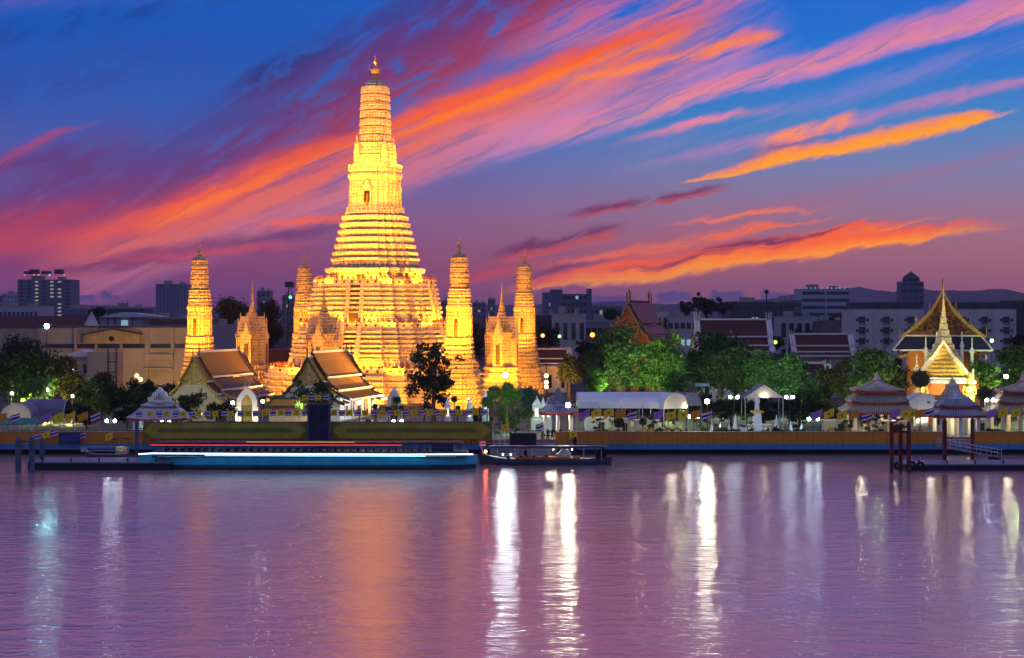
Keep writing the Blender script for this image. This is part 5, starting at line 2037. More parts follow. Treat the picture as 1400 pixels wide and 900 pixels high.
tree('sparse dark tree standing before the floodlit terraces', 592, 318, 452, 566, 94, L_DARK, .62, 10, .36, nclump=46, rs_=.52)
tree('small sparse tree with pale lit leaves behind the dark pier gate', 427, 304, 506, 574, 80, L_MID, .7, 11, .27, nclump=36, rs_=.6)
tree('big black green tree at the far left under the floodlight', 28, 332, 450, 565, 120, L_DARK, 1.4, 12)
tree('olive lit tree with drooping crown right of the far left tree', 88, 326, 478, 560, 62, L_OLIVE, 1.2, 13)
tree('yellow green tree lit from behind the dark grey tent', 52, 318, 505, 562, 70, L_FRESH, .7, 14)
tree('round dark tree in front of the cream warehouse', 135, 328, 503, 572, 92, L_DARK, 1.4, 15)
tree('spreading dark tree behind the white pier pavilion', 205, 332, 514, 572, 100, L_DARK, 1.3, 16)
tree('low dark tree before the cream gable of the brown hall', 262, 316, 532, 578, 64, L_DARK, 1.1, 17, .28)
tree('low shrubby tree left of the cream arched gate', 303, 308, 545, 580, 46, L_DARK, 1.0, 18, .26)
tree('tall olive tree on the skyline left of the left spired shrine', 317, 560, 399, 455, 58, L_OLIVE, 1.0, 19, .5)
tree('tall dark tree on the skyline right of the left spired shrine', 370, 540, 403, 492, 46, L_DARK, 1.0, 20, .5)
tree('brown olive tree right of the far corner tower', 778, 395, 484, 528, 64, L_OLIVE, 1.2, 21)
tree('blue green conical tree behind the clipped green balls', 722, 304, 522, 562, 46, L_BLUE, 1.4, 22, .25)
tree('mid green tree left of the great gabled hall', 1192, 326, 468, 540, 84, L_MID, 1.2, 23)
tree('olive green tree behind the cream pavilion', 1152, 330, 484, 545, 56, L_OLIVE, 1.1, 24)
tree('pale lit sparse tree left of the cream pavilion', 1164, 312, 506, 545, 36, L_FRESH, .6, 25, .26)
tree('dark tree at the right edge behind the yellow street lamp', 1384, 338, 456, 545, 74, L_MID, 1.2, 26)
tree('mid green tree right of the guardian statue', 1348, 322, 486, 545, 52, L_FRESH, 1.0, 27, .3)
tree('dark tree before the white wall of the side-on dark red hall', 1012, 352, 462, 548, 80, L_DARK, 1.4, 28)
tree('dark tree right of the gabled canopy, under the low dark hall', 1066, 350, 474, 548, 56, L_DARK, 1.2, 29)
tree('dim green tree before the small dark roofed gatehouse', 1124, 332, 496, 552, 56, L_DARK, 1.2, 30)
tree('brown lit tree between the far corner tower and the round green trees', 800, 372, 478, 532, 50, L_OLIVE, 1.1, 31)
tree('dark tree behind the lower left of the round green pair', 822, 345, 462, 540, 48, L_DARK, 1.1, 32)
tree('dark tree hiding the wall left of the great gabled hall', 1224, 330, 486, 545, 44, L_DARK, 1.1, 33)
tree('tall dark tree at the right edge above the yellow street lamp', 1400, 350, 446, 520, 60, L_DARK, 1.2, 34)
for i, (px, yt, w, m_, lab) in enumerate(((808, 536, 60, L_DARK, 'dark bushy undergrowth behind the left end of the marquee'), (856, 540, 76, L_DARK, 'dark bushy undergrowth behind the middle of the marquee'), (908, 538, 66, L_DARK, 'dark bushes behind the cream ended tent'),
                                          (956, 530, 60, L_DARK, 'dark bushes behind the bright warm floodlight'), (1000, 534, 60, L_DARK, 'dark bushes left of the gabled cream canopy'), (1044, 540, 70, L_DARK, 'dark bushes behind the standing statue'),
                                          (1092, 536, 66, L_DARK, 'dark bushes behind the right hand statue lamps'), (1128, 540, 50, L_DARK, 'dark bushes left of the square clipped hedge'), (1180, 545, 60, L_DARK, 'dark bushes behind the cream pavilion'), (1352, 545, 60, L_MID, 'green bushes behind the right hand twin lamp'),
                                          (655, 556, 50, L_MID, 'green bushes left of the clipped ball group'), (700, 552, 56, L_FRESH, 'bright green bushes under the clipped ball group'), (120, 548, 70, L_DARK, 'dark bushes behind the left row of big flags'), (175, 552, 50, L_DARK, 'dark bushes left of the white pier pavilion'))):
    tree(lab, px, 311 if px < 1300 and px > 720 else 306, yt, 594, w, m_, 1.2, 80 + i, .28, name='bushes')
for i, (px, Y, yt, yb, w, lab) in enumerate(((965, 820, 402, 432, 56, 'dark tree clump on the skyline above the faded pink roof'), (938, 800, 410, 432, 34, 'small dark tree clump left of the skyline trees'),
                                             (990, 840, 410, 432, 40, 'low dark trees right of the skyline clump'), (1142, 640, 427, 455, 52, 'dark tree crown under the long hospital block'),
                                             (133, 640, 416, 440, 30, 'dark tree by the aerial on the left skyline'), (838, 700, 422, 440, 40, 'dim trees under the low clouds right of the office block'),
                                             (650, 520, 432, 490, 60, 'dark tree between the bright corner tower and the right shrine'), (748, 500, 436, 490, 46, 'dark tree right of the far right corner tower'),
                                             (800, 480, 462, 492, 40, 'dark roadside trees below the grey block'), (1100, 560, 446, 480, 40, 'dark tree behind the low dark hall'),
                                             (880, 760, 424, 440, 30, 'dim tree on the skyline behind the pink roof'), (1060, 520, 455, 480, 36, 'dark tree right of the side-on hall'))):
    tree(lab, px, Y, yt, yb, w, L_DARK, .8, 40 + i, .6, nclump=14)


def clipped_ball(px, Y, yc, rpx, label, m=L_MID, name='clipped_tree', stem=True):
    rng = np.random.default_rng(int(px * 7 + yc))
    t = thing(name, label, 'clipped tree', (X(px, Y), Y, GZ))
    r = rpx * Y / F
    z = Z(yc, Y) - GZ
    v = leaf_cloud(rng, [(0, 0, z)], [r * .93], int(900 + 900 * r), .16, .92)
    cloud_mesh('crown', v, m, t)
    mb = MB()
    mb.ball((0, 0, z), r * .8, .95, 10, 7)
    mb.tube((0, 0, -.1), (0, 0, z), .12, .09, 6)
    mb.build('trunk', M_TRUNK, t, fix=False)
    return t


clipped_ball(1258, 302, 518, 15, 'large round clipped tree before the orange wall of the gabled hall')
clipped_ball(1345, 304, 538, 11, 'round clipped tree right of the blue roofed pavilion')
for px, yc, r, lab in ((676, 537, 11, 'biggest green clipped ball in the lit garden by the black panel'), (694, 531, 9, 'bright green clipped ball topmost in the lit garden'),
                       (705, 540, 9, 'bright green clipped ball right in the lit garden group'), (692, 546, 9, 'bright green clipped ball lowest in the lit garden group'),
                       (666, 550, 8, 'dark green clipped ball left of the lit garden group')):
    clipped_ball(px, 296, yc, r, lab, L_FRESH if r < 11 and r > 8 else L_MID)
clipped_ball(723, 290, 565, 7, 'green clipped ball on a stem right of the lit garden')
clipped_ball(846, 290, 578, 8, 'dark clipped ball tree under the marquee', L_DARK)
clipped_ball(879, 290, 577, 5, 'small clipped ball under the marquee beside the dark one', L_DARK)
for i, (px, yc, r) in enumerate(((531, 560, 4), (543, 547, 4.5), (513, 556, 3.5), (548, 558, 3), (503, 577, 3.5), (621, 546, 4), (626, 558, 3))):
    clipped_ball(px, 292, yc, r, ORD[i] + ' tiny dark clipped ball behind the banner wall, left to right', L_BLUE)


def cloud_tree(px, Y, ytop, label, seed, m=L_MID):
    """garden bonsai with several small pads"""
    rng = np.random.default_rng(seed)
    t = thing('pad_tree', label, 'garden tree', (X(px, Y), Y, GZ))
    z = Z(ytop, Y) - GZ
    mb = MB()
    p = [0, 0, 0]
    cs, rs = [], []
    for k in range(6):
        f = (k + 1) / 6
        q = [rng.uniform(-.25, .25), rng.uniform(-.2, .2), z * f * .92]
        mb.tube(p, q, .08, .06, 5)
        e = [q[0] + rng.uniform(.3, .9) * (1 if k % 2 else -1), rng.uniform(-.3, .3), q[2] + .1]
        mb.tube(q, e, .05, .03, 5)
        cs.append(e)
        rs.append(rng.uniform(.3, .5))
        p = q
    cs.append(p)
    rs.append(.42)
    cloud_mesh('pads', leaf_cloud(rng, cs, rs, 900, .13, .55), m, t)
    mb.build('trunk', M_TRUNK, t, fix=False)


for i, (px, yt, lab) in enumerate(((684, 560, 'bright cloud pruned bonsai at the left of the middle landing'), (1188, 572, 'dark cloud pruned tree before the cream pavilion'), (1202, 568, 'taller dark cloud pruned tree before the cream pavilion'), (985, 562, 'pad pruned tree left of the statue court'), (1022, 566, 'small pad pruned tree beside the statue pedestal'), (1090, 566, 'pad pruned tree right of the statue court'), (893, 566, 'pad pruned tree before the cream ended tent'), (816, 572, 'pad pruned tree at the left under the marquee'),
                                   (704, 566, 'cloud pruned bonsai behind the black panel'), (1157, 574, 'yellow leaved pad tree left of the cream pavilion'), (1228, 572, 'cloud pruned tree beside the red piles'))):
    cloud_tree(px, 284, yt, lab, 70 + i, L_FRESH if i in (0, 4) else L_MID)

# box hedge
t = thing('box_hedge', 'tall square clipped hedge left of the cream pavilion', 'hedge', (X(1143, 300), 300, GZ))
rng = np.random.default_rng(5)
hx = 4.2
p = rng.uniform(-1, 1, (5200, 3)) * np.array([2.4, 1.3, 1.75]) + np.array([0, 0, 1.75])
a = rng.normal(size=p.shape) * .12
b = rng.normal(size=p.shape) * .1
cloud_mesh('foliage', np.stack([p - a, p + b, p + a, p - b], 1).reshape(-1, 3), L_DARK, t)

# row of small shrubs behind the wall
proto = None
for i in range(46):
    px = (478 + i * 4.3) if i < 40 else 0
    break
shr = thing('garden_shrub', 'x', 'shrub', (0, 0, 0), 0, 'low shrubs behind the river wall')
rng = np.random.default_rng(9)
cloud_mesh('foliage', leaf_cloud(rng, [(0, 0, .5), (.5, .1, .4), (-.5, 0, .4), (.1, 0, .8)], [.5, .4, .4, .35], 700, .13), L_MID, shr)
shr2 = thing('garden_shrub', 'x', 'shrub', (0, 0, 0), 0, 'dark low shrubs behind the river wall')
cloud_mesh('foliage', leaf_cloud(rng, [(0, 0, .5), (.5, .1, .4), (-.5, 0, .4), (.1, 0, .8)], [.5, .4, .4, .35], 700, .13), L_DARK, shr2)
spx = [(x, random.choice((0, 1))) for x in (206, 232, 262, 296, 318, 352, 372, 392, 410, 470, 492, 518, 538, 566, 586, 603, 612, 622, 634, 648, 664, 806, 830, 862, 886, 905, 928, 945, 962, 978, 992, 1012, 1026, 1046, 1060, 1078, 1092, 1110, 1126, 1142, 1170, 1196, 1222, 1252, 1338, 1362)]
used = [False, False]
for px, q in spx:
    src = (shr, shr2)[q]
    Y = 281.6 + random.random() * 5
    o = copy_tree(src) if used[q] else src
    used[q] = True
    o.location = (X(px, Y), Y, GZ)
    o.rotation_euler = (0, 0, random.random() * 6)
    s = random.uniform(.8, 1.5)
    o.scale = (s, s, s * random.uniform(.8, 1.2))
    o['label'] = ('bright' if q == 0 else 'dark') + ' green low shrub in the row behind the river wall'

# clipped low hedges between the lamps
for i, (a_, b_, m_, lab) in enumerate(((470, 520, L_MID, 'low clipped hedge before the white hall wall'), (560, 600, L_FRESH, 'bright low hedge under the sparse dark tree'), (612, 660, L_MID, 'low clipped hedge under the small stupas'),
                                       (800, 850, L_DARK, 'dark low hedge along the left half of the marquee'), (870, 930, L_MID, 'low hedge along the right half of the marquee'), (975, 1012, L_MID, 'low hedge left of the statue steps'),
                                       (1064, 1104, L_DARK, 'dark low hedge right of the statue steps'), (1120, 1160, L_MID, 'low hedge at the foot of the square hedge'), (1335, 1372, L_MID, 'low hedge between blue roofed pavilion and right edge'))):
    Y = 284.5 + (i % 3)
    L_ = (b_ - a_) * Y / F
    t = thing('low_hedge', lab, 'hedge', (X((a_ + b_) / 2, Y), Y, GZ))
    rg = np.random.default_rng(200 + i)
    n_ = int(700 * L_)
    q = rg.uniform(-1, 1, (n_, 3)) * np.array([L_ / 2, .55, .5]) + np.array([0, 0, .55])
    q[:, 2] += .12 * np.sin(q[:, 0] * 2.1 + i)
    va = rg.normal(size=q.shape) * .09
    vb = rg.normal(size=q.shape) * .07
    cloud_mesh('foliage', np.stack([q - va, q + vb, q + va, q - vb], 1).reshape(-1, 3), m_, t)
# low garden lights among the shrubs
for i, (px, c, pw) in enumerate(((566, (1, .85, .25), 60), (600, (1, .9, .3), 70), (640, (.85, 1, .35), 70), (668, (.5, 1, .35), 70), (700, (.6, 1, .4), 60), (828, (1, .85, .4), 70), (884, (1, .9, .4), 80), (930, (.9, 1, .4), 60),
                                 (985, (.7, 1, .7), 60), (1022, (.7, 1, .8), 60), (1092, (.6, 1, .8), 60), (1140, (1, .95, .4), 60), (1180, (1, .85, .4), 60), (1340, (.7, 1, .6), 60), (150, (.6, 1, .9), 50), (310, (.9, .9, .4), 40))):
    light('POINT', (X(px, 288), 288 + i % 3, GZ + 1.6), pw, c, size=.15)
# hidden garden lamps that light the crowns from below
for px, Y, z, pw, c in ((846, 322, 8.5, 760, (.85, 1, .35)), (900, 322, 8, 950, (.78, 1, .35)), (925, 311, 7, 360, (.6, 1, .35)), (812, 316, 7, 300, (.6, 1, .4)),
                        (1040, 334, 7, 500, (.6, 1, .6)), (1085, 330, 8, 420, (.6, 1, .6)), (985, 336, 7, 420, (.7, 1, .6)), (56, 322, 4.5, 650, (.95, 1, .2)), (30, 322, 4.5, 420, (.9, 1, .2)), (88, 318, 5, 320, (.95, .9, .25)),
                        (1190, 314, 8, 500, (.8, 1, .4)), (1348, 312, 8, 520, (.7, 1, .3)), (1384, 322, 8, 500, (.8, 1, .4)), (690, 291, 5.2, 210, (.45, 1, .3)), (427, 308, 4.5, 260, (1, .9, .5)),
                        (1160, 306, 5.5, 160, (1, .8, .6)), (205, 318, 4, 90, (.6, 1, .6)), (778, 388, 6, 700, (1, .6, .2))):
    light('SPOT', (X(px, Y) - 2, Y - 5.5, GZ + 4.2), pw * 15, c, (X(px, Y), Y + 1, z + 3), .25, 85, .8)
    light('POINT', (X(px, Y) + 1, Y, z - 2), pw * 2.5, c, size=.25)
# ------------------------------------------------------------------ lamps


def globe_mesh(mb, c, r, mi=None):
    mb.ball(c, r, 1, 8, 5, mi)


def twin_lamp(px, py, Y, sep, label, c=COOL, s=150, r=.27, zg=GZ):
    t = thing('street_lamp', label, 'street lamp', (X(px, Y), Y, zg), 0, 'twin globe lamps along the bank')
    z = Z(py, Y) - zg
    d = sep * Y / F / 2
    mb = MB()
    mb.lathe([(.16, 0), (.16, .3), (.07, .4), (.05, z - .35), (.09, z - .3), (.02, z + .45)], 8)
    mb.build('pole', mat('green_lamp_post', (.03, .08, .05), .5, .2), t)
    mb = MB()
    mb.path([(-d, 0, z - .26), (-d * .5, 0, z - .42), (0, 0, z - .3), (d * .5, 0, z - .42), (d, 0, z - .26)], .04, 5)
    mb.build('arm', mat('gold_lamp_arm', (.5, .33, .06), .4, .2), t)
    for s_ in (-1, 1):
        mb = MB()
        globe_mesh(mb, (s_ * d, 0, z), r)
        mb.build('globe', glow('globe_%d_%d' % (int(c[0] * 100), s), c, s), t)


for px, py, Y, sp, lab in ((151.5, 575.6, 284, 11, 'twin globe lamp beside the striped flag left of the white pavilion'), (226.5, 577.5, 283, 10, 'low twin globe lamp before the white pier pavilion'),
                           (543.5, 576, 283, 11, 'low twin globe lamp above the banner wall under the white arched gate'), (1003.5, 543, 296, 10, 'twin globe lamp left of the gabled cream canopy'),
                           (948.5, 570, 284, 11, 'low twin globe lamp beneath the orange flag near the bright lamp'), (1079.5, 543, 296, 9, 'twin globe lamp right of the gabled cream canopy'),
                           (1112, 573, 284, 12, 'low twin globe lamp left of the purple flag near the cream pavilion'), (1353.5, 547, 292, 9, 'twin globe lamp between the blue roofed pavilion and right edge')):
    twin_lamp(px, py, Y, sp, lab, s=50)


def flood_lamp(px, py, Y, label, c, s, r=.3, zg=GZ, halo=0):
    t = thing('floodlight_mast', label, 'floodlight', (X(px, Y), Y, zg))
    z = Z(py, Y) - zg
    mb = MB()
    mb.lathe([(.2, 0), (.2, .4), (.1, .5), (.07, z - .3)], 8)
    mb.build('pole', M_STEEL, t)
    mb = MB()
    mb.box(0, .32, z - .35, .8, .25, .7)
    mb.tube((0, .3, z - .3), (0, 0, z - .5), .05)
    mb.build('housing', M_STEEL, t)
    mb = MB()
    globe_mesh(mb, (0, 0, z), r)
    mb.build('lens', glow('lens_%d_%d_%d' % (px, py, s), c, s), t)


flood_lamp(64, 446, 372, 'blazing teal white floodlight on a mast above the far left tree', (.35, .92, 1.0), 260, .5)
flood_lamp(691, 513, 300, 'blazing blue white floodlight on a mast above the clipped green balls', (.75, .86, 1.0), 620, .38)
flood_lamp(777, 554, 284, 'blazing warm floodlight before the landing pavilion roof', (1, .95, .68), 430, .35)
flood_lamp(967, 549, 284, 'blazing warm floodlight above the striped flag right of the marquee', (1, .95, .68), 430, .35)
flood_lamp(1376, 515, 310, 'yellow green street lamp in front of the tree at the right edge', (1, .98, .5), 420, .3)
flood_lamp(340, 549, 309, 'bright warm lamp left of the cream arched gate', (1, .82, .45), 260, .2) if False else None
flood_lamp(359, 549, 309.5, 'small bright lamp on the wall right of the cream arched gate', (1, .95, .7), 330, .2)
flood_lamp(318, 551, 313, 'glowing lamp left of the cream arched gate under the brown roof', (1, .9, .62), 420, .24)
flood_lamp(491, 551, 316, 'bright blue white lamp against the white side wall of the orange roofed hall', (.82, .9, 1.0), 420, .26)
flood_lamp(515, 556, 312, 'second smaller lamp on the white side wall near the white arched gate', (.9, .93, 1.0), 160, .2)
for px, py, Y, c, s, r, lab in ((187, 514, 395, ORANGE, 7, .5, 'orange street lamp between the left trees and corner tower'), (192, 519, 395, ORANGE, 7, .5, 'lower orange lamp beside its twin left of the corner tower'),
                               (810, 458, 420, (1, .36, .05), 3.2, .6, 'orange street lamp left of the round green tree'), (765, 460, 470, (.45, 1, .3), 2.4, .45, 'small green white lamp below the grey block'),
                               (742, 459, 480, ORANGE, 2.6, .55, 'orange lamp behind the far right corner tower'), (927, 461, 450, (.35, 1, .25), 2.0, .45, 'small green lamp right of the round green trees'),
                               (951, 455, 440, ORANGE, 2.6, .55, 'orange lamp at the left end of the side-on dark hall'), (1356, 466, 430, (.6, 1, .5), 3, .5, 'green white lamp right of the great gabled hall'),
                               (1350, 470, 470, ORANGE, 2.2, .45, 'small orange lamp beside the green white lamp'), (1060, 468, 420, (.9, 1, .1), 1.5, .5, 'yellow lamp right end of the side-on dark hall'),
                               (30, 552, 320, (1, 1, .7), 60, .25, 'small white lamp in the olive trees at far left'), (65, 533, 320, (.95, 1, .85), 110, .25, 'white lamp among the trunks behind the dark grey tent'), (57, 549, 318, (1, .95, .6), 110, .25, 'low lamp behind the dark grey tent ridge'),
                               (16, 538, 320, (.9, 1, .8), 50, .2, 'tiny lamp in the dark tree at the left edge'), (99, 542, 318, (.9, 1, .9), 40, .2, 'tiny lamp in the dark round tree'),
                               (938, 556, 300, (1, .8, .5), 60, .22, 'small warm lamp by the grey arched tent')):
    flood_lamp(px, py, Y, lab, c, s, r)
t = thing('lamp_cluster', 'three stacked warm floodlights at the foot of the far right corner tower', 'floodlight', (X(747, 420), 420, GZ))
mb = MB()
mb.tube((0, .4, 0), (0, .4, Z(510, 420)), .12)
mb.build('pole', M_STEEL, t)
for py in (514, 523, 529):
    mb = MB()
    globe_mesh(mb, (0, 0, Z(py, 420) - GZ), .5)
    mb.build('lens', glow('cluster_lens', (1, .72, .3), 6), t)
# lamps shining in the leaves of the sparse tree and the trees at right
for i, (px, py) in enumerate(((580, 524), (592, 522), (594, 528), (640, 545))):
    flood_lamp(px, py, 330, ('left', 'upper', 'lower', 'right hand')[i] + ' warm point lamp shining through the sparse dark tree' if i < 3 else 'warm lamp on the ground right of the sparse dark tree', (1, .7, .3), 14, .22)

# ------------------------------------------------------------------ flags
M_YEL = mat('yellow_flag', (.80, .58, .015), .8, .1, 2)
M_ORF = mat('orange_flag', (.62, .26, .02), .8, .1, 2)
M_PUR = mat('purple_flag', (.34, .16, .46), .8, .1, 2)
M_FR = mat('flag_red', (.50, .03, .06), .8, .05)
M_FW = mat('flag_white', (.70, .68, .72), .8, .05)
M_FB = mat('flag_blue', (.03, .05, .28), .8, .05)
M_EMB = mat('flag_emblem', (.35, .24, .02), .8, .1)


def flag(kind, px, Y, ytop, wpx, hpx, label, group, ybase=596, droop=.35, side=-1, seed=0):
    """flag on a pole, blown to the left and hanging a little"""
    rng = random.Random(seed * 13 + int(px))
    t = thing('flag', label, 'flag', (X(px, Y), Y, GZ), 0, group)
    w, h = wpx * Y / F, hpx * Y / F
    zt = Z(ytop, Y) - GZ
    mb = MB()
    mb.tube((0, 0, 0), (0, 0, zt + .12), .03, .025, 5)
    mb.ball((0, 0, zt + .15), .05, 1, 5, 3)
    mb.build('pole', M_POLE, t)
    nu, nv = 8, 6
    ph = rng.uniform(0, 6)
    vs, fs, ms = [], [], []
    for j in range(nv + 1):
        for i in range(nu + 1):
            u, v = i / nu, j / nv
            x = side * u * w * (1 - .06 * v)
            y = .16 * h * math.sin(u * 6 + ph + v) * u
            z = zt - v * h - droop * w * u ** 1.3 + .05 * h * math.sin(u * 7 + ph)
            vs.append((x, y, z))
    thai = kind == 'thai'
    rows = [0, 1, 2, 2, 1, 0]
    for j in range(nv):
        for i in range(nu):
            a = j * (nu + 1) + i
            fs.append((a, a + 1, a + nu + 2, a + nu + 1))
            if thai:
                ms.append(rows[j])
            else:
                ms.append(1 if (2 <= j <= 3 and 3 <= i <= 4 and kind == 'yellow') else 0)
    mb = MB()
    mb.v, mb.f, mb.m = vs, fs, ms
    m = {'thai': [M_FR, M_FW, M_FB], 'yellow': [M_YEL, M_EMB], 'orange': [M_ORF], 'purple': [M_PUR]}[kind]
    mb.build('cloth', m, t, smooth=True, fix=False)
    return t


KN = {'thai': 'tricolour striped', 'yellow': 'yellow', 'orange': 'orange', 'purple': 'purple'}
big = [('orange', 9.5, 564, 'orange flag cut by the left edge before the beige tent end'), ('thai', 27, 565, 'striped flag in front of the beige tent end at far left'), ('purple', 69, 565, 'purple flag before the dark grey tent at left'),
       ('yellow', 86.5, 564, 'lemon yellow flag right after the left purple flag'), ('yellow', 102.5, 563, 'golden yellow flag between lemon and orange flags at left'), ('orange', 120, 563, 'orange flag left of the tall striped flag'),
       ('thai', 137, 563, 'tall striped flag left of the white pier pavilion'),
       ('purple', 806, 560, 'purple flag at the left end of the marquee'), ('yellow', 822, 558, 'yellow flag next to the purple flag under the marquee'), ('yellow', 839, 558, 'yellow flag in the middle of the marquee front'),
       ('orange', 855, 559, 'orange flag under the marquee lit from behind'), ('thai', 871, 561, 'striped flag under the marquee'),
       ('purple', 907, 560, 'purple flag at the right end of the marquee'), ('yellow', 924, 561, 'yellow flag before the cream ended tent'), ('yellow', 941, 560, 'yellow flag before the small grey tent'),
       ('orange', 957, 560, 'orange flag just left of the bright warm floodlight'), ('thai', 973, 561, 'striped flag under the bright warm floodlight'),
       ('purple', 1124, 560, 'purple flag right of the low twin lamp'), ('yellow', 1140, 559, 'lemon yellow flag before the square hedge'), ('yellow', 1158, 561, 'golden yellow flag at the left columns of the cream pavilion'),
       ('orange', 1174, 560, 'orange flag under the eave of the cream pavilion'), ('thai', 1192, 563, 'striped flag between the cream pavilion columns'),
       ('purple', 1231, 558, 'purple flag beside the dark red piles'), ('yellow', 1245, 558, 'yellow flag right after the purple flag by the red piles'), ('orange', 1264, 559, 'orange flag below the white arched tent'),
       ('yellow', 1254, 558.5, 'yellow flag tucked between yellow and orange flags by the red piles'), ('thai', 1277, 557, 'striped flag at the left corner of the blue roofed pavilion'), ('purple', 1362, 559, 'purple flag right of the blue roofed pavilion'), ('yellow', 1378, 557, 'yellow flag before the right edge pavilion'),
       ('yellow', 1396, 557, 'yellow flag nearest the right edge')]
for i, (k, px, yt, lab) in enumerate(big):
    flag(k, px, 279.6 + (i % 3) * .25, yt, 14, 10.5, lab, 'large flags on poles along the river wall', seed=i)
small = []
x = 190
seq = []
i = 0
for px in (190, 205, 217, 227.5, 240, 250, 262):
    seq.append(('thai' if i % 2 == 0 else 'yellow', px, 562))
    i += 1
for px in (271, 283.5, 294, 306.5, 315, 329, 339, 350):
    seq.append(('thai' if i % 2 == 0 else 'yellow', px, 561.5))
    i += 1
for px in (361, 373, 384, 394, 405, 417):
    seq.append(('yellow' if i % 2 else 'thai', px, 560.5))
    i += 1
for px in (456, 467, 477, 489, 499, 511, 522, 533, 543, 555):
    seq.append(('yellow' if i % 2 else 'thai', px, 560.5))
    i += 1
for px in (566, 578, 588, 597, 607, 618, 628, 641, 650, 661):
    seq.append(('yellow' if i % 2 else 'thai', px, 559.5))
    i += 1
cnt = {}
for k, px, yt in seq:
    if px < 268:
        where = 'small {k} flag on the white pavilion eave, {n} such from the left'
        key = ('a', k)
    elif px < 440:
        where = 'small {k} flag left of the dark pier gate, {n} such from the white pavilion'
        key = ('b', k)
    elif px < 560:
        where = 'small {k} flag before the white hall wall, {n} such right of the gate'
        key = ('c', k)
    else:
        where = 'small {k} flag under the sparse dark tree, {n} such from the right'
        key = ('d', k)
    cnt[key] = cnt.get(key, 0) + 1
    n = cnt[key]
    if key[0] == 'd':
        n = 6 - n
    flag(k, px + 4.5, 279.2, yt, 9, 8, where.format(k=KN[k], n=ORD[n - 1], k2='such'), 'small flags above the banner wall', droop=.06, seed=int(px))
for i, (k, px) in enumerate((('yellow', 424.5), ('thai', 434), ('yellow', 442.5), ('thai', 453))):
    lab = {0: 'small yellow flag at the left end on top of the dark pier gate', 1: 'small striped flag second from left on top of the dark pier gate', 2: 'small yellow flag third from left on top of the dark pier gate', 3: 'small striped flag at the right end on top of the dark pier gate'}[i]
    flag(k, px - 3, 277.0, 540, 9, 7.5, lab, 'four flags on the dark pier gate', droop=.03, seed=i + 90)
for i, (k, px, py, lab) in enumerate((('thai', 56, 591, 'low striped flag between the left mooring piles'), ('yellow', 68, 589, 'low yellow flag left of the blue notice board'), ('thai', 79, 587, 'low striped flag touching the blue notice board'), ('thai', 118, 590, 'low striped flag right of the blue notice board'), ('yellow', 154, 591, 'low yellow flag under the twin lamp by the moored ferry'),
                                      ('yellow', 696, 578, 'yellow flag left above the black panel'), ('yellow', 789, 588, 'bright yellow flag on the wall right of the landing'), ('thai', 743, 578, 'striped flag left of the landing pavilion posts'), ('yellow', 1150, 0, None))):
    if lab:
        flag(k, px, 277.2, py, 11, 9, lab, 'low flags on the landing rails', seed=i + 60)

# ------------------------------------------------------------------ banner wall and gate on the quay
M_OLIVE = mat('olive_banner_cloth', (.32, .29, .03), .8, .2, .3)
M_OLIVED = mat('dark_olive_band', (.16, .16, .03), .8, .2, .3)


def banner(px0, px1, label):
    Y = 276.6
    a, b = X(px0, Y), X(px1, Y)
    t = thing('banner_wall', label, 'banner', ((a + b) / 2, Y, 0), 0, 'olive banner walls on the quay')
    L = b - a
    z0, z1 = Z(600, Y), Z(577.5, Y)
    mb = MB()
    zm = (z0 + z1) / 2
    mb.poly_xz([(-L / 2, z0), (L / 2, z0), (L / 2, z1), (-L / 2, z1)], -.1, .1)
    mb.build('panel', M_OLIVED, t)
    mb = MB()
    e = 1.5
    out = [(-L / 2 + .1, zm), (-L / 2 + e, z1 - .06), (L / 2 - e, z1 - .06), (L / 2 - .1, zm), (L / 2 - e, z0 + .06), (-L / 2 + e, z0 + .06)]
    mb.poly_xz(out, -.16, -.1)
    mb.build('olive_field', M_OLIVE, t)
    mb = MB()
    mb.poly_xz([(-L / 2 + 2.2, zm - .1), (-L / 2 + 2.8, zm + .38), (L / 2 - 2.8, zm + .38), (L / 2 - 2.2, zm - .1), (L / 2 - 2.8, zm - .3), (-L / 2 + 2.8, zm - .3)], -.2, -.16)
    mb.build('centre_band', M_OLIVED, t)
    mb = MB()
    mb.box(0, 0, z1, L + .2, .3, .12)
    mb.build('top_rail', mat('grey_rail', (.12, .12, .13), .6, .1), t)
    mb = MB()
    n = int(L / 3)
    for k in range(n + 1):
        mb.box(-L / 2 + L * k / n, .25, 1.5, .14, .14, z1 - 1.5)
    mb.build('frame', M_STEEL, t)


banner(196, 420, 'long olive banner wall left of the dark pier gate')
banner(453, 672, 'long olive banner wall right of the dark pier gate')
Y = 276.2
t = thing('pier_gate', 'dark blue grey closed pier gate with four flags on its top', 'gate', (X(436, Y), Y, 0))
mb = MB()
wg = 29 * Y / F
z0, z1 = 1.6, Z(554, Y)
for s in (-1, 1):
    mb.box(s * wg / 2, 0, z0, .3, .7, z1 - z0)
mb.box(0, 0, z1, wg + .5, .9, .28)
mb.build('frame', mat('slate_paint', (.06, .075, .12), .6, .2), t)
for s in (-1, 1):
    mb = MB()
    mb.box(s * (wg / 4 - .07), 0, z0, wg / 2 - .16, .2, z1 - z0 - .05)
    for k in range(4):
        mb.box(s * wg / 4 + (k - 1.5) * .33, -.13, z0 + .15, .06, .06, z1 - z0 - .4)
    mb.build('door', mat('dark_blue_door', (.018, .025, .055), .5, .4, 1.2), t)
t = thing('display_screen', 'black back of a large panel standing on the middle landing', 'screen', (X(715, 275.5), 275.5, 0))
mb = MB()
ws = 36 * 275.5 / F
zs0, zs1 = Z(610, 275.5), Z(592, 275.5)
mb.box(0, 0, zs0, ws, .35, zs1 - zs0)
mb.build('panel', mat('black_panel', (.012, .014, .028), .45, .3), t)
mb = MB()
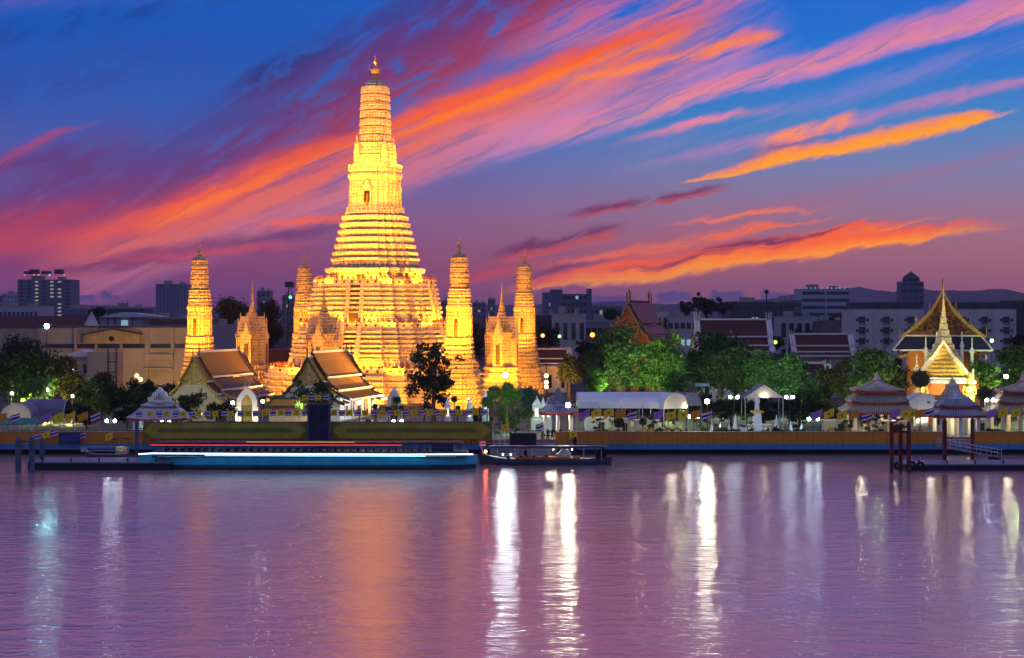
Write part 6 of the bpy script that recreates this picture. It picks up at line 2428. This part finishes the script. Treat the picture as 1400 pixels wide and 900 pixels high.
mb.box(0, -.2, zs1 - .1, ws + .1, .1, .12)
mb.box(-ws / 2, -.2, zs0, .1, .1, zs1 - zs0)
mb.box(ws / 2, -.2, zs0, .1, .1, zs1 - zs0)
mb.build('frame', M_STEEL, t)

# landing floor in the gap of the wall
lf = thing('landing_stage', 'low concrete landing with steps in the gap of the river wall', 'landing', (X(716, 276), 276, 0))
mb = MB()
mb.box(0, 1.5, -.5, 10.6, 5, 2.1)
mb.box(0, -.6, -.5, 9, 1.4, 1.5)
mb.box(0, -1.6, -.5, 8, 1.2, 1.0)
mb.build('steps', M_CONC, lf)
for k, px in enumerate((676, 683, 690)):
    mb = MB()
    mb.path([((px - 716) * .116, -.8, 1.5), ((px - 716) * .116, -.8, 3.0), ((px - 712) * .116, -.8, 3.6)], .07, 6)
    mb.build('rail', M_RAIL, lf)

# notice board, sign
t = thing('notice_board', 'dark blue notice board on the orange wall at left', 'notice board', (X(95, 276.9), 276.9, 0))
mb = MB()
mb.box(0, 0, Z(607, 276.9), 29 * .1163, .12, 15 * .1163)
mb.build('board', mat('navy_board', (.02, .05, .13), .5, .5, .8), t)
mb = MB()
zt_ = Z(592, 276.9)
mb.box(0, -.05, zt_, 30 * .1163, .16, .1)
mb.build('frame', M_STEEL, t)
t = thing('wall_notice', 'small pale paper notice on the blue band of the left river wall', 'notice', (X(115, 276.9), 276.9, 0))
mb = MB()
mb.box(0, 0, Z(618, 276.9), 9 * .1163, .06, .85)
mb.build('sheet', mat('pale_notice', (.3, .32, .42), .7, .2, 4), t)
t = thing('name_board', 'small pale teal name board on posts before the dark tree', 'sign', (X(960, 306), 306, GZ))
mb = MB()
zb_ = Z(529, 306) - GZ
mb.box(0, 0, zb_, 20 * 306 / F, .15, 5.5 * 306 / F)
mb.build('board', mat('teal_board', (.10, .28, .30), .5, .2, 2), t)
mb = MB()
mb.box(0, -.1, zb_ + .15, 17.5 * 306 / F, .06, .36)
mb.build('lettering_band', mat('pale_teal_band', (.3, .5, .52), .6, .5, 6), t)
for s in (-1, 1):
    mb = MB()
    mb.tube((s * .9, .1, 0), (s * .9, .1, zb_), .06)
    mb.build('post', M_STEEL, t)

# ------------------------------------------------------------------ statue court
t = thing('standing_statue', 'pale standing statue on a tall white pedestal with yellow garlands', 'statue', (X(1035, 294), 294, GZ))
u = 294 / F
zz = lambda y: Z(y, 294) - GZ
mb = MB()
for (w, d, ya, yb) in ((52, 30, 596, 589), (44, 24, 589, 585)):
    mb.box(0, 0, zz(ya), w * u, d * u, (ya - yb) * u)
for dx in (-14, 0, 14):
    mb.box(dx * u, -.4 if dx == 0 else 0, zz(589), 11 * u, 12 * u, 9 * u)
mb.box(0, -1.6, zz(597), 20 * u, 2, 8 * u)
mb.build('steps', M_MARBLE, t)
mb = MB()
mb.box(0, 0, zz(581), 12 * u, 12 * u, 17 * u, taper=.8)
mb.box(0, 0, zz(581), 14 * u, 14 * u, 2 * u)
mb.build('pedestal', M_MARBLE, t)
for (dx, y, w) in ((0, 560, 14), (0, 579.5, 13), (-14, 579.5, 12), (14, 579.5, 12)):
    mb = MB()
    n = 12
    for k in range(4):
        c, s_ = [(0, -1), (1, 0), (0, 1), (-1, 0)][k]
        mb.tube((dx * u + (-w / 2 if k in (0, 3) else w / 2) * u, (-w / 2 if k in (0, 1) else w / 2) * u, zz(y + 3)), (dx * u + (w / 2 if k in (0, 1) else -w / 2) * u, (-w / 2 if k in (0, 3) else w / 2) * u, zz(y + 3)), .17, .17, 6)
    mb.build('garland', M_GARLAND, t)


def skin_person(name, pts, edges, rad, m, parent, loc=(0, 0, 0)):
    me = bpy.data.meshes.new(name)
    me.from_pydata(pts, edges, [])
    o = bpy.data.objects.new(name, me)
    COL.objects.link(o)
    o.parent = parent
    o.location = loc
    md = o.modifiers.new('skin', 'SKIN')
    if not me.skin_vertices:
        me.attributes.new if False else None
    bpy.context.view_layer.objects.active = o
    sv = me.skin_vertices[0].data if me.skin_vertices else None
    if sv is None:
        b = bmesh.new()
        b.from_mesh(me)
        b.verts.layers.skin.verify()
        b.to_mesh(me)
        b.free()
        sv = me.skin_vertices[0].data
    for i, r in enumerate(rad):
        sv[i].radius = (r, r)
        sv[i].use_root = i == 0
    md.use_smooth_shade = True
    sb = o.modifiers.new('sub', 'SUBSURF')
    sb.levels = sb.render_levels = 1
    me.materials.append(m)
    return o


BODY_E = [(0, 1), (1, 2), (2, 3), (3, 4), (0, 5), (5, 6), (6, 7), (7, 8), (0, 9), (9, 10), (10, 11), (11, 12), (2, 13), (13, 14), (14, 15), (2, 16), (16, 17), (17, 18)]
BODY_R = [.15, .14, .17, .07, .105, .11, .075, .05, .045, .11, .075, .05, .045, .07, .05, .035, .07, .05, .035]


def body_pts(lean=0.0, crouch=0.0, arm=(0, 0), stride=.1):
    h = .92 - crouch * .42
    p = [(0, 0, h), (lean * .3, 0, h + .25), (lean * .55, 0, h + .5), (lean * .7, 0, h + .62), (lean * .8, 0, h + .76)]
    for s in (-1, 1):
        p += [(s * .1, 0, h - .06), (s * .11 + crouch * .3, -crouch * .3, h * .52), (s * .12 + s * stride, 0, .07), (s * .12 + s * stride, -.16, .04)]
    for s, a in ((-1, arm[0]), (1, arm[1])):
        p += [(lean * .5 + s * .2, 0, h + .47), (lean * .6 + s * .25, -.12 * a, h + .2 + .1 * a), (lean * .6 + s * .22, -.3 * a - .05, h - .02 + .3 * a)]
    return p


def person(x, Y, z, label, pose, m_top, scale=1.0, rz=0.0):
    t = thing('person', label, 'person', (x, Y, z), rz)
    t.scale = (scale,) * 3
    p = body_pts(**pose)
    skin_person('body', p, BODY_E, BODY_R, m_top, t)
    hx_, hz_ = p[4][0], p[4][2]
    mb = MB()
    mb.ball((hx_, .01, hz_ + .03), .115, 1.15, 10, 7)
    mb.build('hair', M_BLACKC, t, smooth=True)
    mb = MB()
    mb.ball((hx_, -.045, hz_ - .01), .095, 1.2, 10, 7)
    mb.ball((hx_, -.145, hz_ - .02), .018, 1.3, 6, 4)
    mb.build('head', M_SKIN, t, smooth=True)
    return t


st = t
o = skin_person('figure', body_pts(arm=(.3, .2), stride=.02), BODY_E, [r * 1.25 for r in BODY_R], M_MARBLE, t, (0, 0, zz(564)))
o.scale = (1.62, 1.62, 1.62)
mb = MB()
mb.ball((0, 0, zz(541.5)), .2, 1.2, 10, 7)
mb.lathe([(.46, 0), (.4, .7), (.32, 1.5), (.38, 2.0), (.18, 2.3)], 10, 0, 0, zz(562.5))
mb.build('robe_and_head', M_MARBLE, t, smooth=True)
for dx in (-3.5, 3.5):
    light('SPOT', (X(1035, 290) + dx, 287.5, 3.2), 160, (.78, .9, 1.0), (X(1035, 294), 294, 7), .15, 70, .8)

cone0 = None
for px, py, hpx, wpx, Y, lab in ((1005.5, 567, 27, 8, 287, 'tall white cone ornament left of the statue steps'), (1061.5, 567, 27, 8, 287, 'tall white cone ornament right of the statue steps'),
                                 (985, 578, 13, 6, 290, 'small white cone left of the tall left cone'), (973, 575, 16, 5, 290, 'small white cone under the striped flag'),
                                 (1081, 576, 15, 6, 290, 'small white cone right of the tall right cone'), (1096, 576, 15, 6, 290, 'small white cone left of the low twin lamp at right'), (997, 580, 13, 5, 291, 'small white cone tucked beside the tall left cone')):
    t = thing('white_cone', lab, 'ornament', (X(px, Y), Y, GZ), 0, 'white cone ornaments round the statue')
    h = Z(py, Y) - GZ
    w = wpx * Y / F / 2
    mb = MB()
    mb.lathe([(w * 1.1, 0), (w * 1.1, h * .1), (w, h * .15), (w * .85, h * .4), (w * .55, h * .6), (w * .3, h * .75), (w * .2, h * .9), (.02, h)], 10)
    mb.build('cone', M_MARBLE, t)
    mb = MB()
    for k in range(3):
        mb.lathe([(w * (1.02 - k * .2), 0), (w * (1.06 - k * .2), .06), (w * (1.0 - k * .2), .12)], 10, 0, 0, h * (.2 + k * .16))
    mb.build('ring', M_WHITE, t)

for px, yt, lab in ((612, 541, 'small white stupa with glowing niche under the sparse dark tree'), (642, 543, 'small blue white stupa right of the sparse dark tree'), (734, 541, 'widest small white stupa left of the landing pavilion'),
                    (742.5, 542.5, 'slim pale green stupa beside the landing pavilion gable'), (749.5, 543, 'slimmest pale green stupa touching the landing pavilion gable'), (664, 530, 'pale stupa tip left of the clipped green balls')):
    Y = 303
    t = thing('small_stupa', lab, 'stupa', (X(px, Y), Y, GZ))
    h = Z(yt, Y) - GZ
    w = .62 if px != 734 else .95
    mb = MB()
    prang_loft(mb, [(w, 0), (w, h * .3), (w * .85, h * .34), (w * .8, h * .7), (w * .9, h * .73), (w * .6, h * .8), (w * .25, h * .9), (.02, h)])
    mb.build('body', M_MARBLE, t)
    mb = MB()
    mb.box(0, -w * .82, h * .4, w * .7, .12, h * .22)
    mb.build('niche', glow('niche_glow', (1, .8, .75), 1.6), t)

# sheds and stalls glimpsed behind the wall
for i, (px0, px1, yt, c, lab) in enumerate(((800, 832, 570, (.36, .44, .50), 'pale blue grey booth under the marquee'), (836, 862, 572, (.45, .47, .42), 'cream booth under the marquee beside the blue one'), (868, 900, 574, (.50, .48, .42), 'low white counter at the right part of the marquee'),
 (1126, 1160, 574, (.45, .42, .34), 'low cream planter wall under the square hedge'), (1205, 1236, 575, (.5, .44, .34), 'cream bench wall in the tiered pavilion'),
                                            (1318, 1352, 572, (.42, .46, .42), 'pale green counter right of the landing pier pavilion'))):
    Y = 292 + i * .3
    x0, x1 = X(px0, Y), X(px1, Y)
    t = thing('booth', lab, 'booth', ((x0 + x1) / 2, Y, GZ))
    h = Z(yt, Y) - GZ
    mb = MB()
    mb.box(0, 1, 0, x1 - x0, 2, h * .92)
    mb.build('wall', mat('booth_%d' % i, c, .8, .15, .5), t)
    mb = MB()
    mb.box(0, .9, h * .92, x1 - x0 + .4, 2.6, h * .08)
    mb.build('roof', M_EDGE, t)
    mb = MB()
    mb.box((x1 - x0) * .2, -.03, h * .1, (x1 - x0) * .25, .1, h * .6)
    mb.build('opening', M_DARK, t)

# heaps of flowers and fruit for offerings: small lit mounds
fl = thing('flower_planter', 'x', 'planter', (0, 0, 0), 0, 'yellow flower planters behind the wall')
mb = MB()
mb.lathe([(.3, 0), (.42, .5), (.46, .55)], 8)
mb.build('pot', M_WHITE, fl)
cloud_mesh('blossoms', leaf_cloud(np.random.default_rng(3), [(0, 0, .85), (.25, 0, .8), (-.25, 0, .8)], [.4, .3, .3], 260, .09), M_GARLAND, fl)
for i, (px, wh_) in enumerate(((880, 'left'), (890, 'second'), (912, 'third'), (925, 'fourth'), (1136, 'fifth'), (1158, 'sixth'), (560, 'leftmost'), (575, 'lone'))):
    o = fl if i == 0 else copy_tree(fl)
    o.location = (X(px, 282), 281.4, GZ + .75)
    o['label'] = 'pot of yellow flowers just behind the river wall'

# people on the landing
for px, pose, lab, c in ((741, dict(crouch=.9, lean=.3), 'person in black crouching at the left of the landing pavilion', M_BLACKC), (749, dict(arm=(.4, .2)), 'person in dark clothes standing left of the white posts', mat('dark_green_cloth', (.03, .05, .035), .9, .1)),
                         (759, dict(stride=.18), 'person in grey walking under the landing pavilion', mat('grey_cloth', (.1, .1, .11), .9, .1)), (766, dict(arm=(.5, .5)), 'person in black standing in the middle of the landing pavilion', M_BLACKC),
                         (755, dict(lean=.1), 'person in navy standing just left of the pavilion middle', mat('navy_cloth', (.02, .03, .07), .9, .1)), (774, dict(lean=.9, crouch=.3), 'person in black bending forward at the right of the landing', M_BLACKC)):
    person(X(px, 280.5), 280.5, GZ, lab, pose, c, 1.0, .3 * (px % 3 - 1))
for px, Y, lab, c in ((1050, 283, 'person in dark red standing right of the statue steps', mat('maroon_cloth', (.15, .03, .03), .9, .1)), (1134, 283, 'person in red robe near the square hedge', mat('red_cloth', (.3, .04, .03), .9, .1)), (1258, 283, 'person in orange standing by the white arched tent', mat('orange_cloth', (.5, .13, .03), .9, .1)),
                      (1351, 284, 'person standing right of the blue roofed pavilion', M_BLACKC), (902, 283, 'person in dark clothes standing behind the wall below the purple flag', M_BLACKC)):
    person(X(px, Y), Y, GZ, lab, dict(), c)

# ------------------------------------------------------------------ boats


def hull(mb, L, B, z_deck, sheer_f, sheer_a, z_keel=-.6, n=24, fine=.8):
    rings = []
    for k in range(n + 1):
        f = k / n
        x = (f - .5) * L
        w = B / 2 * (1 - abs(2 * f - 1) ** 5 * fine) * (1 - .35 * max(0, .12 - f) / .12)
        z = z_deck + sheer_f * max(0, .25 - f) ** 2 * 16 + sheer_a * max(0, f - .8) ** 2 * 25
        rings.append([(x, -w, z), (x, -w * .97, z * .45), (x, -w * .62, z_keel), (x, w * .62, z_keel), (x, w * .97, z * .45), (x, w, z)])
    mb.loft(rings)
    return rings


Y = 253.0
u = Y / F
xa, xb = X(192, Y), X(652, Y)
L = xb - xa
t = thing('passenger_boat', 'very long low teal passenger boat with tubes added as white and red light trails', 'boat', ((xa + xb) / 2, Y, 0))
mb = MB()
hull(mb, L, 5.0, 1.75, .5, .3, n=40, fine=.85)
mb.build('hull', banded('teal_hull_paint', (.03, .40, .55), (.05, .48, .62), 3.1, 'X', .35, .5, .0), t)
mb = MB()
r0 = hull(mb, L * .996, 5.06, .62, .1, .1, n=40, fine=.85)
mb.build('lower_hull', mat('navy_hull', (.012, .05, .09), .5, .3, .4), t)
mb = MB()
mb.box(.4, 0, 1.7, L * .93, 4.5, .9)
mb.build('side_wall', mat('deep_blue_panel', (.012, .05, .10), .4, .3, .4), t)
for k in range(24):
    for s in (-1, 1):
        mb = MB()
        mb.box(-L * .45 + L * .9 * k / 23, s * 2.2, 2.5, .09, .09, 1.2)
        mb.build('post', M_STEEL, t)
for k in range(16):
    mb = MB()
    mb.box(-L * .42 + L * .84 * k / 15, -2.27, 2.0, 1.5, .06, .42)
    mb.build('window', mat('boat_window', (.01, .02, .035), .15, .1, spec=.6), t)
mb = MB()
for k in range(2):
    mb.path([(-L * .44, -2.4, 1.95 + k * .0), (L * .44, -2.4, 1.95)], .06, 5)
mb.build('rubbing_strake', mat('pale_strake', (.4, .5, .55), .5, .2), t)
mb = MB()
mb.box(0, 0, 3.65, L * .92, 4.9, .16)
mb.box(0, 0, 3.8, L * .9, 3.6, .12)
mb.build('roof', mat('dark_boat_roof', (.025, .022, .03), .5, .3, .3), t)
mb = MB()
mb.box(.2, 0, 2.05, L * .86, 3.6, .35)
for k in range(38):
    mb.box(-L * .42 + L * .84 * k / 37, 0, 2.35, .12, 3.4, .65)
mb.build('benches', mat('dark_bench', (.02, .02, .03), .6, .2), t)
mb = MB()
mb.box(L * .40, 0, 2.5, 3.2, 3.4, 1.1)
mb.build('wheelhouse', mat('blue_cabin', (.03, .07, .12), .5, .2), t)
mb = MB()
mb.path([(-L * .495, -2.47, 2.28), (-L * .46, -2.53, 2.40), (-L * .25, -2.56, 2.36), (0, -2.56, 2.28), (L * .3, -2.56, 2.24), (L * .49, -2.4, 2.26)], .07, 6)
mb.build('white_light_trail', glow('white_trail', (.72, .86, 1.0), 5.0), t)  # this and the next glowing tubes are added as trails of moving lights
mb = MB()
mb.path([(-L * .3, -2.58, 2.16), (0, -2.58, 2.06), (L * .35, -2.58, 2.0)], .05, 6)
mb.build('cyan_light_trail', glow('cyan_trail', (.25, .75, 1.0), 3.0), t)
mb = MB()
mb.path([(-L * .46, -2.5, 3.62), (-L * .2, -2.5, 3.58), (L * .28, -2.5, 3.6)], .055, 6)
mb.build('red_light_trail', glow('red_trail', (1.0, .06, .04), 1.3), t)
mb = MB()
mb.path([(-L * .18, -1.9, 4.0), (L * .14, -1.9, 3.96)], .05, 6)
mb.build('amber_light_trail', glow('amber_trail', (1.0, .5, .15), .8), t)

Y = 259.5
xa, xb = X(655, Y), X(836, Y)
L = xb - xa
t = thing('river_ferry', 'small dark ferry with flat roof and orange stripe at the middle landing', 'boat', ((xa + xb) / 2, Y, 0))
mb = MB()
hull(mb, L, 3.2, .95, .9, .35)
mb.build('hull', mat('slate_hull', (.035, .06, .09), .45, .3, .5), t)
mb = MB()
mb.box(L * .02, 0, .92, L * .48, 3.25, .3)
mb.build('orange_stripe', mat('orange_gunwale', (.40, .10, .02), .5, .2), t)
mb = MB()
mb.box(.4, 0, 2.58, L * .9, 3.4, .14)
mb.box(.4, 0, 2.72, L * .86, 2.4, .1)
mb.build('roof', mat('plum_roof', (.055, .04, .06), .5, .3, .4), t)
for k in range(7):
    for s in (-1, 1):
        mb = MB()
        mb.tube((-L * .36 + k * L * .13, s * 1.4, .9), (-L * .36 + k * L * .13, s * 1.4, 2.6), .045)
        mb.build('post', M_RAIL, t)
mb = MB()
mb.box(L * .14, 0, .9, 2.2, 1.8, .75)
mb.hexa([(L * .14 - .9, -.9, 1.65), (L * .14 + 1.1, -.9, 1.65), (L * .14 + 1.1, .9, 1.65), (L * .14 - .9, .9, 1.65), (L * .14 - .3, -.8, 2.3), (L * .14 + .7, -.8, 2.3), (L * .14 + .7, .8, 2.3), (L * .14 - .3, .8, 2.3)])
mb.build('console', mat('pale_console', (.5, .52, .45), .5, .2), t)
for k in range(4):
    mb = MB()
    mb.box(-L * .28 + k * 1.9, 0, .9, .5, 2.6, .5)
    mb.build('bench', mat('dark_bench', (.02, .02, .03), .6, .2), t)
mb = MB()
mb.box(L * .42, 0, .9, 1.6, 1.2, 1.0)
mb.ball((L * .43, 0, 2.0), .55, .8, 8, 5)
mb.build('engine', M_BLACKC, t)
mb = MB()
mb.tube((L * .46, 0, 1.2), (L * .57, -.4, .1), .06, .05)
mb.build('propeller_shaft', M_STEEL, t)
mb = MB()
globe_mesh(mb, (-L * .45, -.6, 2.0), .2)
mb.build('red_lamp', glow('red_nav', (1, .12, .03), 60), t)
mb = MB()
mb.tube((-L * .46, 0, 1.2), (-L * .5, 0, 3.6), .04)
mb.build('flagstaff', M_POLE, t)
mb = MB()
for k in range(4):
    mb.add([(-L * .5 + .03, 0, 3.6 - k * .2), (-L * .5 + .95, .1, 3.64 - k * .2), (-L * .5 + .95, .1, 3.44 - k * .2), (-L * .5 + .03, 0, 3.4 - k * .2)], [(0, 1, 2, 3)], (0, 1, 2, 1)[k])
mb.build('boat_flag', [M_FR, M_FW, M_FB], t, fix=False)
for k, (dx, c, s) in enumerate(((-.32, COOL, 26), (-.26, COOL, 18), (.06, WARMW, 10), (.2, WARMW, 16))):
    mb = MB()
    globe_mesh(mb, (dx * L, -1.3, 2.35 if k > 1 else 1.6), .1)
    mb.build('deck_lamp', glow('deck_%d' % k, c, s), t)
light('POINT', ((xa + xb) / 2 + 1.5, Y - .3, 2.35), 40, WARMW, size=.1)
light('POINT', ((xa + xb) / 2 - L * .3, Y - .3, 2.3), 40, COOL, size=.1)
person((xa + xb) / 2 - L * .15, Y, .95, 'person in dark clothes sitting low in the small ferry', dict(crouch=.9), M_BLACKC)

Y = 268
xa, xb = X(117, Y), X(180, Y)
L = xb - xa
t = thing('moored_ferry', 'short open ferry with lit warm interior moored left of the white pavilion', 'boat', ((xa + xb) / 2, Y, 0))
mb = MB()
hull(mb, L, 2.6, .9, .6, .2, n=16)
mb.build('hull', mat('slate_hull', (.035, .06, .09), .45, .3, .5), t)
for zz_ in (1.5, 2.1):
    mb = MB()
    mb.path([(-L * .45, -1.2, zz_), (L * .35, -1.2, zz_)], .05, 6)
    mb.build('rail', M_RAIL, t)
mb = MB()
mb.box(L * .3, 0, .9, 1.7, 1.8, 1.1)
mb.build('cabin', mat('warm_cabin', (.5, .42, .28), .6, .2), t)
mb = MB()
mb.box(L * .3, 0, 3.2, 2.6, 2.4, .12)
for s in (-1, 1):
    mb.tube((L * .3 - 1.1, s * 1.0, .9), (L * .3 - 1.1, s * 1.0, 3.2), .05)
    mb.tube((L * .3 + 1.1, s * 1.0, .9), (L * .3 + 1.1, s * 1.0, 3.2), .05)
mb.build('canopy', M_BLACKC, t)
light('POINT', ((xa + xb) / 2 + L * .3, Y - 1.5, 2.9), 30, (1, .85, .5), size=.1)

# ------------------------------------------------------------------ pontoons and piles


def pontoon(px0, px1, Y, depth, zt, label):
    xa, xb = X(px0, Y), X(px1, Y)
    t = thing('pontoon', label, 'pontoon', ((xa + xb) / 2, Y, 0))
    w = xb - xa
    mb = MB()
    mb.box(0, depth / 2, -.5, w, depth, zt + .35)
    mb.build('float', M_PONTOON, t)
    mb = MB()
    mb.box(0, depth / 2, zt - .13, w + .2, depth + .2, .16)
    mb.build('deck', M_DECK, t)
    n = int(w / 3.5)
    for k in range(n):
        mb = MB()
        xx = -w / 2 + (k + .5) * w / n
        mb.lathe([(.13, 0), (.13, .45), (.18, .48), (.18, .58)], 7, xx, .3, zt)
        mb.build('bollard', M_STEEL, t)
    return t


pontoon(38, 232, 250, 8.5, 1.15, 'long black pontoon with pale deck at the left')
pontoon(1238, 1430, 249, 7.5, .95, 'black pontoon with grey deck at the right edge')


def piles(pxs, Y, ytop, ybot, m, label, beams=(), r=.26):
    t = thing('mooring_piles', label, 'piles', (X(pxs[0], Y), Y, 0))
    for i, px in enumerate(pxs):
        mb = MB()
        x = X(px, Y) - X(pxs[0], Y)
        zt = Z(ytop[i], Y)
        mb.lathe([(r, -2), (r, zt - .3), (r * .9, zt - .15), (r * .3, zt + .2)], 9, x, (i % 2) * .6, 0)
        mb.build('pile', m, t)
    for y in beams:
        mb = MB()
        x1 = X(pxs[-1], Y) - X(pxs[0], Y)
        mb.box(x1 / 2, .25, Z(y, Y) - .14, x1 + .3, .3, .28)
        mb.build('crossbeam', m, t)


piles([25, 42], 246, [599, 598], None, M_PILE, 'pair of blue grey mooring piles joined by a beam at far left', (604,), .42)
piles([57.5], 256, [600], None, M_PILE, 'single blue grey mooring pile right of the joined pair', (), .36)
piles([1219, 1232.5, 1242.5], 246, [577, 580, 578], None, M_WOODRED, 'three dark red piles joined by two beams at right', (584, 590.5), .3)
piles([1291.5], 256, [574], None, M_WOODRED, 'tall dark red pile at the left of the gangway', (), .34)
piles([1329.5], 266, [573], None, M_WOODRED, 'dark red pile behind the gangway', (), .3)
piles([187], 264, [575], None, M_PILE, 'tall dark pile in front of the white pavilion columns', (), .3)
piles([786], 266, [599], None, M_BLACKC, 'short black post at the right of the landing', (), .3)

t = thing('gangway', 'sloping grey gangway with handrails leading to the right pontoon', 'gangway', (X(1325, 262), 262, 0))
u = 262 / F
p0, p1 = (-30 * u, 5.5, 2.25), (30 * u, -4.5, 1.35)
mb = MB()
mb.hexa([(p0[0], p0[1] - 1.2, p0[2] - .2), (p1[0], p1[1] - 1.2, p1[2] - .2), (p1[0], p1[1] + 1.2, p1[2] - .2), (p0[0], p0[1] + 1.2, p0[2] - .2),
         (p0[0], p0[1] - 1.2, p0[2]), (p1[0], p1[1] - 1.2, p1[2]), (p1[0], p1[1] + 1.2, p1[2]), (p0[0], p0[1] + 1.2, p0[2])])
mb.build('deck', M_DECK, t)
for s in (-1, 1):
    mb = MB()
    for hh in (.55, 1.05):
        mb.tube((p0[0], p0[1] + s * 1.15, p0[2] + hh), (p1[0], p1[1] + s * 1.15, p1[2] + hh), .05)
    for k in range(7):
        f = k / 6
        q = [p0[i] + (p1[i] - p0[i]) * f for i in range(3)]
        mb.tube((q[0], q[1] + s * 1.15, q[2]), (q[0], q[1] + s * 1.15, q[2] + 1.05), .04)
    mb.build('handrail', M_RAIL, t)
mb = MB()
for dx in (18, 24, 29):
    mb.lathe([(.3, -.2), (.3, 1.3)], 8, dx * u, -4.3)
mb.build('float', M_PONTOON, t)
t = thing('gate_rail', 'low steel railing across the landing opening of the right pier', 'railing', (X(1312, 276.6), 276.6, 0))
mb = MB()
for hh in (2.5, 2.95, 3.4):
    mb.tube((-2.3, 0, hh), (2.3, 0, hh), .04)
for k in range(7):
    mb.tube((-2.3 + k * .767, 0, 1.7), (-2.3 + k * .767, 0, 3.4), .04)
mb.build('bars', M_RAIL, t)
for k, (dx, dy) in enumerate(((-1, 0), (1.1, .4), (2.2, 0))):
    t = thing('tyre_fender', ('left', 'middle', 'right')[k] + ' black tyre fender hanging by the three red piles', 'fender', (X(1238, 247) + dx, 247.4 + dy, .9))
    mb = MB()
    n = 14
    for q in range(n):
        a, b = 2 * math.pi * q / n, 2 * math.pi * (q + 1) / n
        mb.tube((math.cos(a) * .45, 0, math.sin(a) * .45), (math.cos(b) * .45, 0, math.sin(b) * .45), .17, .17, 6)
    mb.build('tyre', M_BLACKC, t)
    mb = MB()
    mb.tube((0, 0, .45), (0, .1, 1.3), .03)
    mb.build('rope', M_POLE, t)
